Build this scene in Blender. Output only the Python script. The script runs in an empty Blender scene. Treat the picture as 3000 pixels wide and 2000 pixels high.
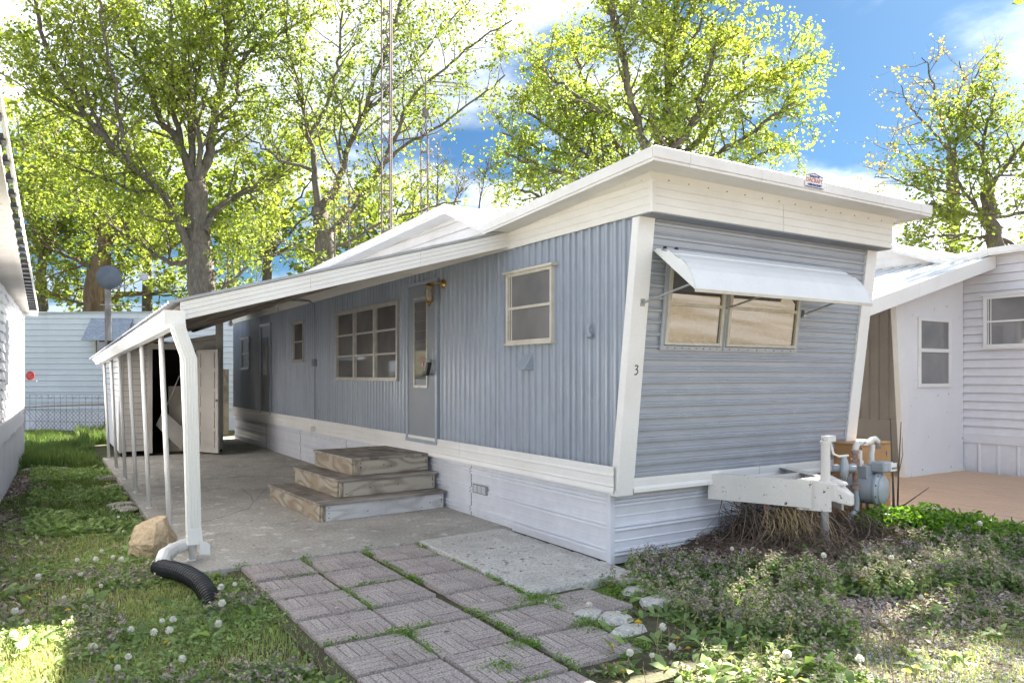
import bpy, math, random
import numpy as np
from mathutils import Vector, Matrix

random.seed(7)
RNG = np.random.default_rng(11)
sc = bpy.context.scene
COL = sc.collection
rad = math.radians

# ------------------------------------------------------------------ camera
EYE = 1.45
FWD = Vector((0.532, 0.8467, 0.0)).normalized()
RGT = Vector((FWD.y, -FWD.x, 0.0))
cam_d = bpy.data.cameras.new('camera')
cam = bpy.data.objects.new('camera', cam_d)
COL.objects.link(cam)
cam.location = (0, 0, EYE)
cam.rotation_euler = (rad(90), 0, -math.atan2(FWD.x, FWD.y))
cam_d.sensor_width = 36.0
cam_d.lens = 36.0 * 2200 / 3000
cam_d.shift_y = 100 / 3000
cam_d.clip_start = 0.05
cam_d.clip_end = 2000
sc.camera = cam

# ------------------------------------------------------------------ sun and sky
SUN_TO = Vector((1.0, 0.28, 0.85)).normalized()
SUN_EL = math.asin(SUN_TO.z)
SUN_AZ = math.atan2(SUN_TO.x, SUN_TO.y)
sun_d = bpy.data.lights.new('sun', 'SUN')
sun = bpy.data.objects.new('sun', sun_d)
COL.objects.link(sun)
sun_d.energy = 2.0
sun_d.angle = rad(0.55)
sun_d.color = (1.0, 0.93, 0.82)
sun.rotation_euler = SUN_TO.to_track_quat('Z', 'Y').to_euler()
sun.location = (10, 0, 20)

world = bpy.data.worlds.new('World')
sc.world = world
world.use_nodes = True
nt = world.node_tree
for n in list(nt.nodes):
    nt.nodes.remove(n)
out = nt.nodes.new('ShaderNodeOutputWorld')
bg = nt.nodes.new('ShaderNodeBackground')
bg.inputs['Strength'].default_value = 0.05
sky = nt.nodes.new('ShaderNodeTexSky')
sky.sky_type = 'NISHITA'
sky.sun_disc = False
sky.sun_elevation = SUN_EL
sky.sun_rotation = SUN_AZ
sky.air_density = 1.0
sky.dust_density = 0.6
sky.ozone_density = 2.0
tc = nt.nodes.new('ShaderNodeTexCoord')
sep = nt.nodes.new('ShaderNodeSeparateXYZ')
nt.links.new(tc.outputs['Generated'], sep.inputs[0])


def wmath(op, a, b=None, clamp=False):
    m = nt.nodes.new('ShaderNodeMath')
    m.operation = op
    m.use_clamp = clamp
    for i, v in enumerate((a, b)):
        if v is None:
            continue
        if isinstance(v, (int, float)):
            m.inputs[i].default_value = v
        else:
            nt.links.new(v, m.inputs[i])
    return m.outputs[0]


zc = wmath('MAXIMUM', sep.outputs['Z'], 0.0)
zc = wmath('ADD', zc, 0.28)
comb = nt.nodes.new('ShaderNodeCombineXYZ')
nt.links.new(wmath('DIVIDE', sep.outputs['X'], zc), comb.inputs[0])
nt.links.new(wmath('DIVIDE', sep.outputs['Y'], zc), comb.inputs[1])
mp = nt.nodes.new('ShaderNodeMapping')
mp.inputs['Location'].default_value = (11.2, 8.7, 3.2)
nt.links.new(comb.outputs[0], mp.inputs[0])
cn = nt.nodes.new('ShaderNodeTexNoise')
cn.inputs['Scale'].default_value = 1.15
cn.inputs['Detail'].default_value = 9
cn.inputs['Roughness'].default_value = 0.55
cn.inputs['Distortion'].default_value = 0.25
nt.links.new(mp.outputs[0], cn.inputs['Vector'])
low = wmath('MULTIPLY', sep.outputs['Z'], 0.0)
dens = wmath('ADD', cn.outputs['Fac'], low)
cr = nt.nodes.new('ShaderNodeMapRange')
cr.inputs['From Min'].default_value = 0.41
cr.inputs['From Max'].default_value = 0.53
cr.inputs['To Min'].default_value = 0.0
cr.inputs['To Max'].default_value = 0.93
cr.interpolation_type = 'SMOOTHSTEP'
nt.links.new(dens, cr.inputs['Value'])
cn2 = nt.nodes.new('ShaderNodeTexNoise')
cn2.inputs['Scale'].default_value = 2.6
cn2.inputs['Detail'].default_value = 6
nt.links.new(mp.outputs[0], cn2.inputs['Vector'])
ccol = nt.nodes.new('ShaderNodeValToRGB')
ccol.color_ramp.elements[0].position = 0.36
ccol.color_ramp.elements[0].color = (1.15, 1.28, 1.45, 1)
ccol.color_ramp.elements[1].position = 0.68
ccol.color_ramp.elements[1].color = (2.75, 2.9, 3.15, 1)
nt.links.new(cn2.outputs['Fac'], ccol.inputs[0])
mx = nt.nodes.new('ShaderNodeMix')
mx.data_type = 'RGBA'
nt.links.new(cr.outputs[0], mx.inputs['Factor'])
tint = nt.nodes.new('ShaderNodeMix')
tint.data_type = 'RGBA'
tint.blend_type = 'MULTIPLY'
tint.inputs['Factor'].default_value = 1.0
tint.inputs['B'].default_value = (0.058, 0.094, 0.122, 1)
nt.links.new(sky.outputs[0], tint.inputs['A'])
nt.links.new(tint.outputs['Result'], mx.inputs['A'])
nt.links.new(ccol.outputs[0], mx.inputs['B'])
nt.links.new(mx.outputs['Result'], bg.inputs['Color'])
nt.links.new(bg.outputs[0], out.inputs['Surface'])

sc.view_settings.view_transform = 'Standard'
sc.view_settings.look = 'None'
sc.view_settings.gamma = 1
sc.view_settings.use_curve_mapping = False
sc.view_settings.exposure = 4.2
sc.render.engine = 'CYCLES'
sc.cycles.use_denoising = True
sc.cycles.max_bounces = 8
sc.cycles.diffuse_bounces = 4
sc.cycles.glossy_bounces = 3
sc.cycles.transmission_bounces = 4
sc.cycles.transparent_max_bounces = 8

# ------------------------------------------------------------------ helpers


def ray(X, Y):
    s = (X - 1500) / 2200.0
    return FWD.x + s * RGT.x, FWD.y + s * RGT.y, (1100 - Y) / 2200.0


def deep(X, Y, dep):
    """point of the place seen at photograph coordinates X, Y at a distance dep along the view"""
    d = ray(X, Y)
    return Vector((dep * d[0], dep * d[1], EYE + dep * d[2]))


def ong(X, Y, z=0.0):
    d = ray(X, Y)
    k = (z - EYE) / d[2]
    return Vector((k * d[0], k * d[1], z))


class MB:
    def __init__(s):
        s.v = []
        s.f = []

    def add(s, vs, fs):
        b = len(s.v)
        s.v.extend([tuple(p) for p in vs])
        s.f.extend([tuple(b + i for i in f) for f in fs])
        return s

    def box(s, x0, x1, y0, y1, z0, z1, M=None):
        vs = [Vector((x, y, z)) for z in (z0, z1) for y in (y0, y1) for x in (x0, x1)]
        if M is not None:
            vs = [M @ p for p in vs]
        return s.add(vs, [(0, 2, 3, 1), (4, 5, 7, 6), (0, 1, 5, 4), (2, 6, 7, 3), (0, 4, 6, 2), (1, 3, 7, 5)])

    def hexa(s, b, t):
        """solid between two quads b and t (same order)"""
        return s.add(list(b) + list(t), [(3, 2, 1, 0), (4, 5, 6, 7), (0, 1, 5, 4), (1, 2, 6, 5), (2, 3, 7, 6), (3, 0, 4, 7)])

    def bar(s, a, b, w, h, up=(0, 0, 1)):
        """rectangular bar from a to b"""
        a = Vector(a); b = Vector(b)
        d = (b - a).normalized()
        u = Vector(up)
        sd = d.cross(u)
        if sd.length < 1e-4:
            sd = d.cross(Vector((1, 0, 0)))
        sd.normalize()
        n = sd.cross(d)
        q = lambda p: [p - sd * w / 2 - n * h / 2, p + sd * w / 2 - n * h / 2, p + sd * w / 2 + n * h / 2, p - sd * w / 2 + n * h / 2]
        return s.hexa(q(a), q(b))

    def prism(s, poly, vec):
        n = len(poly)
        vec = Vector(vec)
        vs = [Vector(p) for p in poly] + [Vector(p) + vec for p in poly]
        fs = [tuple(range(n - 1, -1, -1)), tuple(range(n, 2 * n))]
        fs += [(i, (i + 1) % n, n + (i + 1) % n, n + i) for i in range(n)]
        return s.add(vs, fs)

    def tube(s, pts, r, n=8, cap=True):
        pts = [Vector(p) for p in pts]
        if isinstance(r, (int, float)):
            r = [r] * len(pts)
        t0 = (pts[1] - pts[0]).normalized()
        ref = Vector((0, 0, 1)) if abs(t0.z) < 0.9 else Vector((1, 0, 0))
        u = t0.cross(ref).normalized()
        vs = []
        for i, p in enumerate(pts):
            if i == 0:
                t = t0
            elif i == len(pts) - 1:
                t = (pts[i] - pts[i - 1]).normalized()
            else:
                t = (pts[i + 1] - pts[i - 1]).normalized()
            u = (u - t * u.dot(t)).normalized()
            w = t.cross(u)
            for k in range(n):
                a = 2 * math.pi * k / n
                vs.append(p + (u * math.cos(a) + w * math.sin(a)) * r[i])
        fs = []
        for i in range(len(pts) - 1):
            for k in range(n):
                k2 = (k + 1) % n
                fs.append((i * n + k, i * n + k2, (i + 1) * n + k2, (i + 1) * n + k))
        if cap:
            fs.append(tuple(range(n - 1, -1, -1)))
            fs.append(tuple((len(pts) - 1) * n + k for k in range(n)))
        return s.add(vs, fs)

    def lathe(s, prof, c, axis=(0, 0, 1), n=16):
        """prof: list of (radius, height along axis)"""
        ax = Vector(axis).normalized()
        ref = Vector((0, 0, 1)) if abs(ax.z) < 0.9 else Vector((1, 0, 0))
        u = ax.cross(ref).normalized()
        w = ax.cross(u)
        c = Vector(c)
        vs = []
        for r, h in prof:
            for k in range(n):
                a = 2 * math.pi * k / n
                vs.append(c + ax * h + (u * math.cos(a) + w * math.sin(a)) * max(r, 1e-4))
        fs = []
        for i in range(len(prof) - 1):
            for k in range(n):
                k2 = (k + 1) % n
                fs.append((i * n + k, i * n + k2, (i + 1) * n + k2, (i + 1) * n + k))
        fs.append(tuple(range(n - 1, -1, -1)))
        fs.append(tuple((len(prof) - 1) * n + k for k in range(n)))
        return s.add(vs, fs)

    def strip(s, A, B):
        """surface between two polylines of the same length"""
        n = len(A)
        return s.add(list(A) + list(B), [(i, i + 1, n + i + 1, n + i) for i in range(n - 1)])


ORG = {}


def tag(o, label=None, cat=None, group=None, kind=None):
    if label: o['label'] = label
    if cat: o['category'] = cat
    if group: o['group'] = group
    if kind: o['kind'] = kind
    return o


def thing(name, label, cat, loc=(0, 0, 0), group=None, kind=None):
    o = bpy.data.objects.new(name, None)
    o.empty_display_size = 0.1
    COL.objects.link(o)
    o.location = loc
    ORG[o.name] = Vector(loc)
    return tag(o, label, cat, group, kind)


def obj(name, mb, m, parent=None, smooth=False, bevel=0.0, loc=None, label=None, seg=1):
    me = bpy.data.meshes.new(name)
    if parent is not None:
        off = ORG[parent.name]
    else:
        off = Vector(loc) if loc is not None else Vector((0, 0, 0))
    vs = np.array([tuple(p) for p in mb.v], dtype=float) - np.array(off)
    me.from_pydata(vs.tolist(), [], mb.f)
    if isinstance(m, (list, tuple)):
        for q in m: me.materials.append(q)
    else:
        me.materials.append(m)
    if smooth:
        me.polygons.foreach_set('use_smooth', [True] * len(me.polygons))
        try:
            me.set_sharp_from_angle(angle=rad(40))
        except Exception:
            pass
    o = bpy.data.objects.new(name, me)
    COL.objects.link(o)
    if parent is not None:
        o.parent = parent
        ORG[o.name] = off
    else:
        o.location = off
        ORG[o.name] = off
    if bevel > 0:
        b = o.modifiers.new('bevel', 'BEVEL')
        b.width = bevel
        b.segments = seg
        b.limit_method = 'ANGLE'
    if label: o['label'] = label
    return o


def big_mesh(name, verts, faces4, faces3, m, parent=None, midx=None, smooth=False):
    """fast mesh out of numpy arrays"""
    me = bpy.data.meshes.new(name)
    verts = np.asarray(verts, dtype=np.float32)
    if parent is not None:
        verts = verts - np.array(ORG[parent.name], dtype=np.float32)
    n4 = 0 if faces4 is None else len(faces4)
    n3 = 0 if faces3 is None else len(faces3)
    me.vertices.add(len(verts))
    me.vertices.foreach_set('co', verts.ravel())
    loops = []
    if n4: loops.append(np.asarray(faces4, dtype=np.int32).ravel())
    if n3: loops.append(np.asarray(faces3, dtype=np.int32).ravel())
    loops = np.concatenate(loops)
    me.loops.add(len(loops))
    me.loops.foreach_set('vertex_index', loops)
    me.polygons.add(n4 + n3)
    st = np.concatenate([np.arange(n4) * 4, n4 * 4 + np.arange(n3) * 3]).astype(np.int32)
    me.polygons.foreach_set('loop_start', st)
    me.polygons.foreach_set('loop_total', np.concatenate([np.full(n4, 4), np.full(n3, 3)]).astype(np.int32))
    if isinstance(m, (list, tuple)):
        for q in m: me.materials.append(q)
    else:
        me.materials.append(m)
    if midx is not None:
        me.polygons.foreach_set('material_index', np.asarray(midx, dtype=np.int32))
    if smooth:
        me.polygons.foreach_set('use_smooth', np.ones(n4 + n3, dtype=bool))
    me.update(calc_edges=True)
    me.validate()
    o = bpy.data.objects.new(name, me)
    COL.objects.link(o)
    if parent is not None:
        o.parent = parent
        ORG[o.name] = ORG[parent.name]
    return o


def copy_tree(o, parent=None):
    c = o.copy()
    COL.objects.link(c)
    if parent is not None:
        c.parent = parent
    ORG[c.name] = ORG.get(o.name, Vector((0, 0, 0)))
    for ch in list(o.children):
        copy_tree(ch, c)
    return c


# ------------------------------------------------------------------ materials
def hexc(r, g, b):
    f = lambda c: ((c / 255 + 0.055) / 1.055) ** 2.4 if c > 10 else c / 255 / 12.92
    return (f(r), f(g), f(b))


def mat(name, base, rough=0.6, c2=None, scale=3.0, amt=0.5, fine=0.0, fscale=60, bump=0.0, bscale=40, metal=0.0,
        spots=None, sscale=9, sthr=0.66, swidth=0.05, stretch=None, island=0.0, spec=0.4, translucent=None, detail=5, spots2=None):
    m = bpy.data.materials.new(name)
    m.use_nodes = True
    t = m.node_tree
    N, L = t.nodes, t.links
    bs = N['Principled BSDF']
    bs.inputs['Roughness'].default_value = rough
    bs.inputs['Metallic'].default_value = metal
    bs.inputs['Specular IOR Level'].default_value = spec
    co = N.new('ShaderNodeTexCoord')
    vec = co.outputs['Object']
    if stretch:
        mpn = N.new('ShaderNodeMapping')
        mpn.inputs['Scale'].default_value = stretch
        L.new(vec, mpn.inputs[0])
        svec = mpn.outputs[0]
    else:
        svec = vec

    def noise(v, s, d=detail, r=0.6):
        n = N.new('ShaderNodeTexNoise')
        n.inputs['Scale'].default_value = s
        n.inputs['Detail'].default_value = d
        n.inputs['Roughness'].default_value = r
        L.new(v, n.inputs['Vector'])
        return n.outputs['Fac']

    def ramp(f, a, b):
        r = N.new('ShaderNodeMapRange')
        r.inputs['From Min'].default_value = a
        r.inputs['From Max'].default_value = b
        L.new(f, r.inputs['Value'])
        return r.outputs[0]

    def mixc(f, a, b, mode='MIX'):
        x = N.new('ShaderNodeMix')
        x.data_type = 'RGBA'
        x.blend_type = mode
        if isinstance(f, (int, float)): x.inputs['Factor'].default_value = f
        else: L.new(f, x.inputs['Factor'])
        for k, v in (('A', a), ('B', b)):
            if isinstance(v, tuple): x.inputs[k].default_value = (*v[:3], 1)
            else: L.new(v, x.inputs[k])
        return x.outputs['Result']

    col = tuple(base)
    if c2 is None:
        c2 = tuple(c * (1 - amt * 0.5) for c in base)
    col = mixc(ramp(noise(svec, scale), 0.35, 0.68), col, tuple(c2))
    if fine > 0:
        fm = N.new('ShaderNodeMapRange')
        fm.inputs['From Min'].default_value = 0.3
        fm.inputs['From Max'].default_value = 0.7
        fm.inputs['To Min'].default_value = 1 - fine
        fm.inputs['To Max'].default_value = 1 + fine
        L.new(noise(svec, fscale, 3), fm.inputs['Value'])
        cx = N.new('ShaderNodeCombineXYZ')
        for i in range(3): L.new(fm.outputs[0], cx.inputs[i])
        col = mixc(1.0, col, cx.outputs[0], 'MULTIPLY')
    if island > 0:
        g = N.new('ShaderNodeNewGeometry')
        im = N.new('ShaderNodeMapRange')
        im.inputs['To Min'].default_value = 1 - island
        im.inputs['To Max'].default_value = 1 + island
        L.new(g.outputs['Random Per Island'], im.inputs['Value'])
        cx = N.new('ShaderNodeCombineXYZ')
        for i in range(3): L.new(im.outputs[0], cx.inputs[i])
        col = mixc(1.0, col, cx.outputs[0], 'MULTIPLY')
    if spots is not None:
        col = mixc(ramp(noise(vec, sscale, 8, 0.7), sthr, sthr + swidth), col, tuple(spots))
    if spots2 is not None:
        sc2, s2, th2 = spots2
        col = mixc(ramp(noise(vec, s2, 6, 0.65), th2, th2 + 0.08), col, tuple(sc2))
    L.new(col, bs.inputs['Base Color'])
    if bump > 0:
        b = N.new('ShaderNodeBump')
        b.inputs['Strength'].default_value = bump
        b.inputs['Distance'].default_value = 0.01
        L.new(noise(svec, bscale, 5), b.inputs['Height'])
        L.new(b.outputs[0], bs.inputs['Normal'])
    if translucent:
        tr = N.new('ShaderNodeBsdfTranslucent')
        tcol = mixc(1.0, col, tuple(translucent[1]), 'MULTIPLY')
        L.new(tcol, tr.inputs['Color'])
        ms = N.new('ShaderNodeMixShader')
        ms.inputs[0].default_value = translucent[0]
        L.new(bs.outputs[0], ms.inputs[1])
        L.new(tr.outputs[0], ms.inputs[2])
        L.new(ms.outputs[0], N['Material Output'].inputs['Surface'])
    return m


def wood_mat(name, light, dark, scale=6.0, axis='X', rough=0.8, white=None):
    m = bpy.data.materials.new(name)
    m.use_nodes = True
    t = m.node_tree
    N, L = t.nodes, t.links
    bs = N['Principled BSDF']
    bs.inputs['Roughness'].default_value = rough
    bs.inputs['Specular IOR Level'].default_value = 0.2
    co = N.new('ShaderNodeTexCoord')
    oi = N.new('ShaderNodeObjectInfo')
    ad = N.new('ShaderNodeVectorMath'); ad.operation = 'ADD'
    sclv = N.new('ShaderNodeVectorMath'); sclv.operation = 'SCALE'
    sclv.inputs['Scale'].default_value = 13.0
    cmb = N.new('ShaderNodeCombineXYZ')
    for i in range(3): L.new(oi.outputs['Random'], cmb.inputs[i])
    L.new(cmb.outputs[0], sclv.inputs[0])
    L.new(co.outputs['Object'], ad.inputs[0]); L.new(sclv.outputs[0], ad.inputs[1])
    mp_ = N.new('ShaderNodeMapping')
    st = {'X': (0.9, 3.2, 3.2), 'Y': (3.2, 0.9, 3.2), 'Z': (3.2, 3.2, 0.9)}[axis]
    mp_.inputs['Scale'].default_value = st
    L.new(ad.outputs[0], mp_.inputs[0])
    no = N.new('ShaderNodeTexNoise')
    no.inputs['Scale'].default_value = 1.15
    no.inputs['Detail'].default_value = 1.5
    L.new(mp_.outputs[0], no.inputs['Vector'])
    mu = N.new('ShaderNodeMath'); mu.operation = 'MULTIPLY'; mu.inputs[1].default_value = scale * 12
    L.new(no.outputs['Fac'], mu.inputs[0])
    sn = N.new('ShaderNodeMath'); sn.operation = 'SINE'
    L.new(mu.outputs[0], sn.inputs[0])
    mr = N.new('ShaderNodeMapRange')
    mr.inputs['From Min'].default_value = -0.2; mr.inputs['From Max'].default_value = 1.0
    L.new(sn.outputs[0], mr.inputs['Value'])
    f2 = N.new('ShaderNodeTexNoise'); f2.inputs['Scale'].default_value = 40; f2.inputs['Detail'].default_value = 4
    L.new(mp_.outputs[0], f2.inputs['Vector'])
    mm = N.new('ShaderNodeMath'); mm.operation = 'MULTIPLY'
    L.new(mr.outputs[0], mm.inputs[0]); L.new(f2.outputs['Fac'], mm.inputs[1])
    m2 = N.new('ShaderNodeMath'); m2.operation = 'MULTIPLY'; m2.inputs[1].default_value = 1.5; m2.use_clamp = True
    L.new(mm.outputs[0], m2.inputs[0])
    mx_ = N.new('ShaderNodeMix'); mx_.data_type = 'RGBA'
    mx_.inputs['A'].default_value = (*light, 1); mx_.inputs['B'].default_value = (*dark, 1)
    L.new(m2.outputs[0], mx_.inputs['Factor'])
    src = mx_.outputs['Result']
    f3 = N.new('ShaderNodeTexNoise'); f3.inputs['Scale'].default_value = 2.2; f3.inputs['Detail'].default_value = 4
    L.new(ad.outputs[0], f3.inputs['Vector'])
    r3 = N.new('ShaderNodeMapRange'); r3.inputs['From Min'].default_value = 0.42; r3.inputs['From Max'].default_value = 0.66
    r3.inputs['To Max'].default_value = 0.75
    L.new(f3.outputs['Fac'], r3.inputs['Value'])
    mx2 = N.new('ShaderNodeMix'); mx2.data_type = 'RGBA'
    w = white if white else tuple(c * 0.6 for c in dark)
    L.new(src, mx2.inputs['A']); mx2.inputs['B'].default_value = (*w, 1)
    L.new(r3.outputs[0], mx2.inputs['Factor'])
    L.new(mx2.outputs['Result'], bs.inputs['Base Color'])
    b = N.new('ShaderNodeBump'); b.inputs['Strength'].default_value = 0.35; b.inputs['Distance'].default_value = 0.004
    L.new(m2.outputs[0], b.inputs['Height']); L.new(b.outputs[0], bs.inputs['Normal'])
    return m


M_white = mat('white_siding', (0.76, 0.75, 0.75), 0.45, c2=(0.64, 0.63, 0.61), scale=1.3, fine=0.03, fscale=14, spots=(0.36, 0.33, 0.30), sscale=7, sthr=0.73, bump=0.06, bscale=6)
M_trim = mat('white_trim_paint', (0.80, 0.80, 0.80), 0.4, c2=(0.74, 0.735, 0.72), scale=2.0, fine=0.03, spots=(0.36, 0.27, 0.19), sscale=13, sthr=0.70, bump=0.05, bscale=8)
M_cream = mat('cream_siding', (0.76, 0.745, 0.71), 0.45, c2=(0.68, 0.66, 0.62), scale=1.4, fine=0.03, spots=(0.30, 0.27, 0.24), sscale=9, sthr=0.745, bump=0.06, bscale=5, stretch=(1, 1, 3))
M_skirt = mat('skirt_metal', (0.69, 0.715, 0.78), 0.38, c2=(0.59, 0.615, 0.69), scale=1.2, fine=0.04, fscale=9, spots=(0.30, 0.30, 0.31), sscale=8, sthr=0.72, bump=0.08, bscale=5, spec=0.5)
M_blue = mat('blue_grey_siding', (0.335, 0.38, 0.45), 0.30, c2=(0.275, 0.315, 0.385), scale=0.9, fine=0.06, fscale=8, bump=0.07, bscale=5, spec=0.55, stretch=(1, 1, 0.5), spots=(0.40, 0.43, 0.48), sscale=5, sthr=0.62, swidth=0.2, spots2=((0.17, 0.18, 0.21), 11, 0.71))
M_bluefront = mat('blue_grey_front_siding', (0.37, 0.40, 0.455), 0.34, c2=(0.31, 0.335, 0.385), scale=0.8, fine=0.05, fscale=7, bump=0.06, bscale=4, spec=0.6, stretch=(0.5, 1, 1), spots=(0.46, 0.48, 0.51), sscale=3, sthr=0.58, swidth=0.2, spots2=((0.19, 0.19, 0.21), 12, 0.72))
M_bluedoor = mat('blue_grey_door', (0.235, 0.26, 0.295), 0.4, c2=(0.19, 0.215, 0.25), scale=2.5, fine=0.06, fscale=10, bump=0.08, bscale=6)
M_alu = mat('aluminium_frame', (0.50, 0.49, 0.46), 0.35, c2=(0.38, 0.36, 0.33), scale=8, metal=0.35, fine=0.08, bump=0.05)
M_aluw = mat('painted_window_frame', (0.62, 0.59, 0.52), 0.42, c2=(0.50, 0.46, 0.38), scale=6, fine=0.06, spots=(0.3, 0.26, 0.2), sscale=16, sthr=0.7)
M_concrete = mat('concrete_slab', (0.45, 0.435, 0.40), 0.9, c2=(0.31, 0.295, 0.265), scale=1.1, fine=0.28, fscale=38, bump=0.3, bscale=70, spots=(0.22, 0.205, 0.185), sscale=2.3, sthr=0.55, swidth=0.2, detail=9, spots2=((0.60, 0.59, 0.57), 5.5, 0.57))
M_pad = mat('light_concrete_pad', (0.58, 0.57, 0.54), 0.9, c2=(0.47, 0.46, 0.435), scale=2.2, fine=0.34, fscale=50, bump=0.4, bscale=80, spots=(0.13, 0.12, 0.11), sscale=16, sthr=0.66, swidth=0.04, detail=8, spots2=((0.62, 0.61, 0.58), 6, 0.56))
M_paver = mat('aggregate_paver', (0.45, 0.40, 0.38), 0.95, c2=(0.36, 0.315, 0.30), scale=2.0, fine=0.55, fscale=85, bump=0.7, bscale=120, detail=6, spots=(0.07, 0.06, 0.05), sscale=10, sthr=0.675, swidth=0.03, island=0.13, spots2=((0.62, 0.59, 0.56), 110, 0.60))
M_stone = mat('pale_flagstone', (0.50, 0.48, 0.43), 0.95, c2=(0.38, 0.35, 0.3), scale=6, fine=0.15, fscale=60, bump=0.5, bscale=25)
M_boulder = mat('tan_sandstone', (0.52, 0.42, 0.29), 0.95, c2=(0.40, 0.30, 0.19), scale=5, fine=0.15, fscale=45, bump=0.7, bscale=18, spots=(0.6, 0.5, 0.37), sscale=6, sthr=0.55, swidth=0.1, detail=8)
M_glass = bpy.data.materials.new('dim_window_glass')
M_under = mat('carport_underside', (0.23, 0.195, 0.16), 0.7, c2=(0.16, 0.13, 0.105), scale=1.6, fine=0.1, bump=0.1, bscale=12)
M_galv = mat('galvanised_metal', (0.42, 0.44, 0.46), 0.4, c2=(0.33, 0.34, 0.36), scale=5, metal=0.5, fine=0.08)
M_roof = mat('white_metal_roof', (0.74, 0.76, 0.78), 0.35, c2=(0.66, 0.68, 0.71), scale=1.5, fine=0.03, bump=0.04, spec=0.5)
M_hitch = mat('chipped_white_paint', (0.78, 0.75, 0.72), 0.5, c2=(0.72, 0.69, 0.66), scale=5, fine=0.04, bump=0.12, bscale=14, spots=(0.10, 0.06, 0.04), sscale=17, sthr=0.625, swidth=0.02)
M_rust = mat('rusty_pipe', (0.24, 0.11, 0.06), 0.85, c2=(0.40, 0.33, 0.29), scale=18, fine=0.2, bump=0.4, bscale=40)
M_meter = mat('grey_meter_paint', (0.40, 0.44, 0.49), 0.4, c2=(0.32, 0.35, 0.38), scale=8, fine=0.05, spots=(0.14, 0.11, 0.09), sscale=20, sthr=0.72, spec=0.5)
M_black = mat('black_plastic', (0.018, 0.019, 0.022), 0.42, spec=0.5)
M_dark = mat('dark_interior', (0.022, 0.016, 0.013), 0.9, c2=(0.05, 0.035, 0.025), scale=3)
M_red = mat('red_reflector', (0.42, 0.015, 0.02), 0.2, spec=0.7)
M_brass = mat('aged_brass', (0.50, 0.32, 0.11), 0.3, c2=(0.20, 0.12, 0.05), scale=15, metal=0.8)
M_bulb = mat('frosted_bulb', (0.72, 0.73, 0.72), 0.15, spec=0.7)
M_dish = mat('slate_dish_paint', (0.075, 0.095, 0.14), 0.4, c2=(0.10, 0.125, 0.17), scale=6, fine=0.05)
M_tan = mat('tan_paint', (0.52, 0.30, 0.13), 0.6, c2=(0.44, 0.24, 0.10), scale=5, fine=0.06, bump=0.1, spots=(0.25, 0.14, 0.07), sscale=17, sthr=0.7)
M_deck = mat('terracotta_deck_paint', (0.62, 0.44, 0.32), 0.7, c2=(0.53, 0.37, 0.265), scale=3, fine=0.08, fscale=30, bump=0.15, stretch=(4, 0.8, 4), spots=(0.28, 0.19, 0.15), sscale=14, sthr=0.71)
M_panelw = mat('peeling_white_panel', (0.77, 0.77, 0.80), 0.5, c2=(0.72, 0.72, 0.75), scale=1.6, fine=0.02, bump=0.08, bscale=7, spots=(0.20, 0.17, 0.14), sscale=8, sthr=0.655, swidth=0.02)
M_vinyl = mat('cool_white_vinyl', (0.76, 0.76, 0.80), 0.5, c2=(0.69, 0.69, 0.73), scale=1.2, fine=0.03, fscale=12, bump=0.05)
M_ribbed = mat('old_ribbed_siding', (0.52, 0.51, 0.49), 0.5, c2=(0.43, 0.42, 0.41), scale=1.6, fine=0.05)
M_shed = mat('shed_grey_white_boards', (0.50, 0.48, 0.45), 0.7, c2=(0.42, 0.40, 0.37), scale=1.6, fine=0.06, bump=0.08, spots=(0.26, 0.23, 0.2), sscale=14, sthr=0.7)
M_backsiding = mat('pale_blue_metal_siding', (0.62, 0.68, 0.74), 0.35, c2=(0.55, 0.60, 0.66), scale=0.9, fine=0.05, spec=0.5)
M_shingle = mat('blue_grey_shingle', (0.26, 0.31, 0.40), 0.9, c2=(0.36, 0.40, 0.46), scale=12, fine=0.3, fscale=30, bump=0.3, stretch=(0.5, 0.5, 2))
M_tread = wood_mat('grey_weathered_tread', (0.36, 0.33, 0.295), (0.22, 0.19, 0.165), 3.0, 'X')
M_riser = wood_mat('weathered_riser', (0.46, 0.425, 0.36), (0.23, 0.19, 0.145), 4.5, 'X', white=(0.50, 0.46, 0.39))
M_riser2 = wood_mat('whitened_riser', (0.62, 0.62, 0.62), (0.40, 0.385, 0.37), 3.5, 'X', white=(0.66, 0.67, 0.69))
M_riserside = wood_mat('brown_side_plank', (0.40, 0.37, 0.31), (0.18, 0.15, 0.115), 4.5, 'Y', white=(0.27, 0.21, 0.15))
M_fencewood = wood_mat('grey_fence_wood', (0.24, 0.22, 0.2), (0.12, 0.10, 0.09), 2, 'Z')
M_pole = wood_mat('grey_pole_wood', (0.34, 0.33, 0.34), (0.2, 0.19, 0.19), 2, 'Z')
M_bark = mat('maple_bark', (0.145, 0.13, 0.115), 0.95, c2=(0.075, 0.065, 0.056), scale=6, fine=0.3, fscale=20, bump=1.0, bscale=9, stretch=(1, 1, 0.25), detail=7)
M_bark2 = mat('brown_deep_bark', (0.17, 0.125, 0.09), 0.95, c2=(0.085, 0.06, 0.042), scale=5, fine=0.3, fscale=16, bump=1.0, bscale=8, stretch=(1, 1, 0.2), detail=7)
M_leaf = mat('spring_maple_leaf', (0.195, 0.27, 0.05), 0.5, c2=(0.28, 0.32, 0.06), scale=0.35, island=0.35, translucent=(0.5, (1.35, 1.35, .8)), spec=0.35)
M_leafy = mat('yellow_green_leaf', (0.15, 0.215, 0.045), 0.5, c2=(0.215, 0.255, 0.055), scale=0.35, island=0.35, translucent=(0.5, (1.2, 1.2, .7)), spec=0.3)
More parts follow.
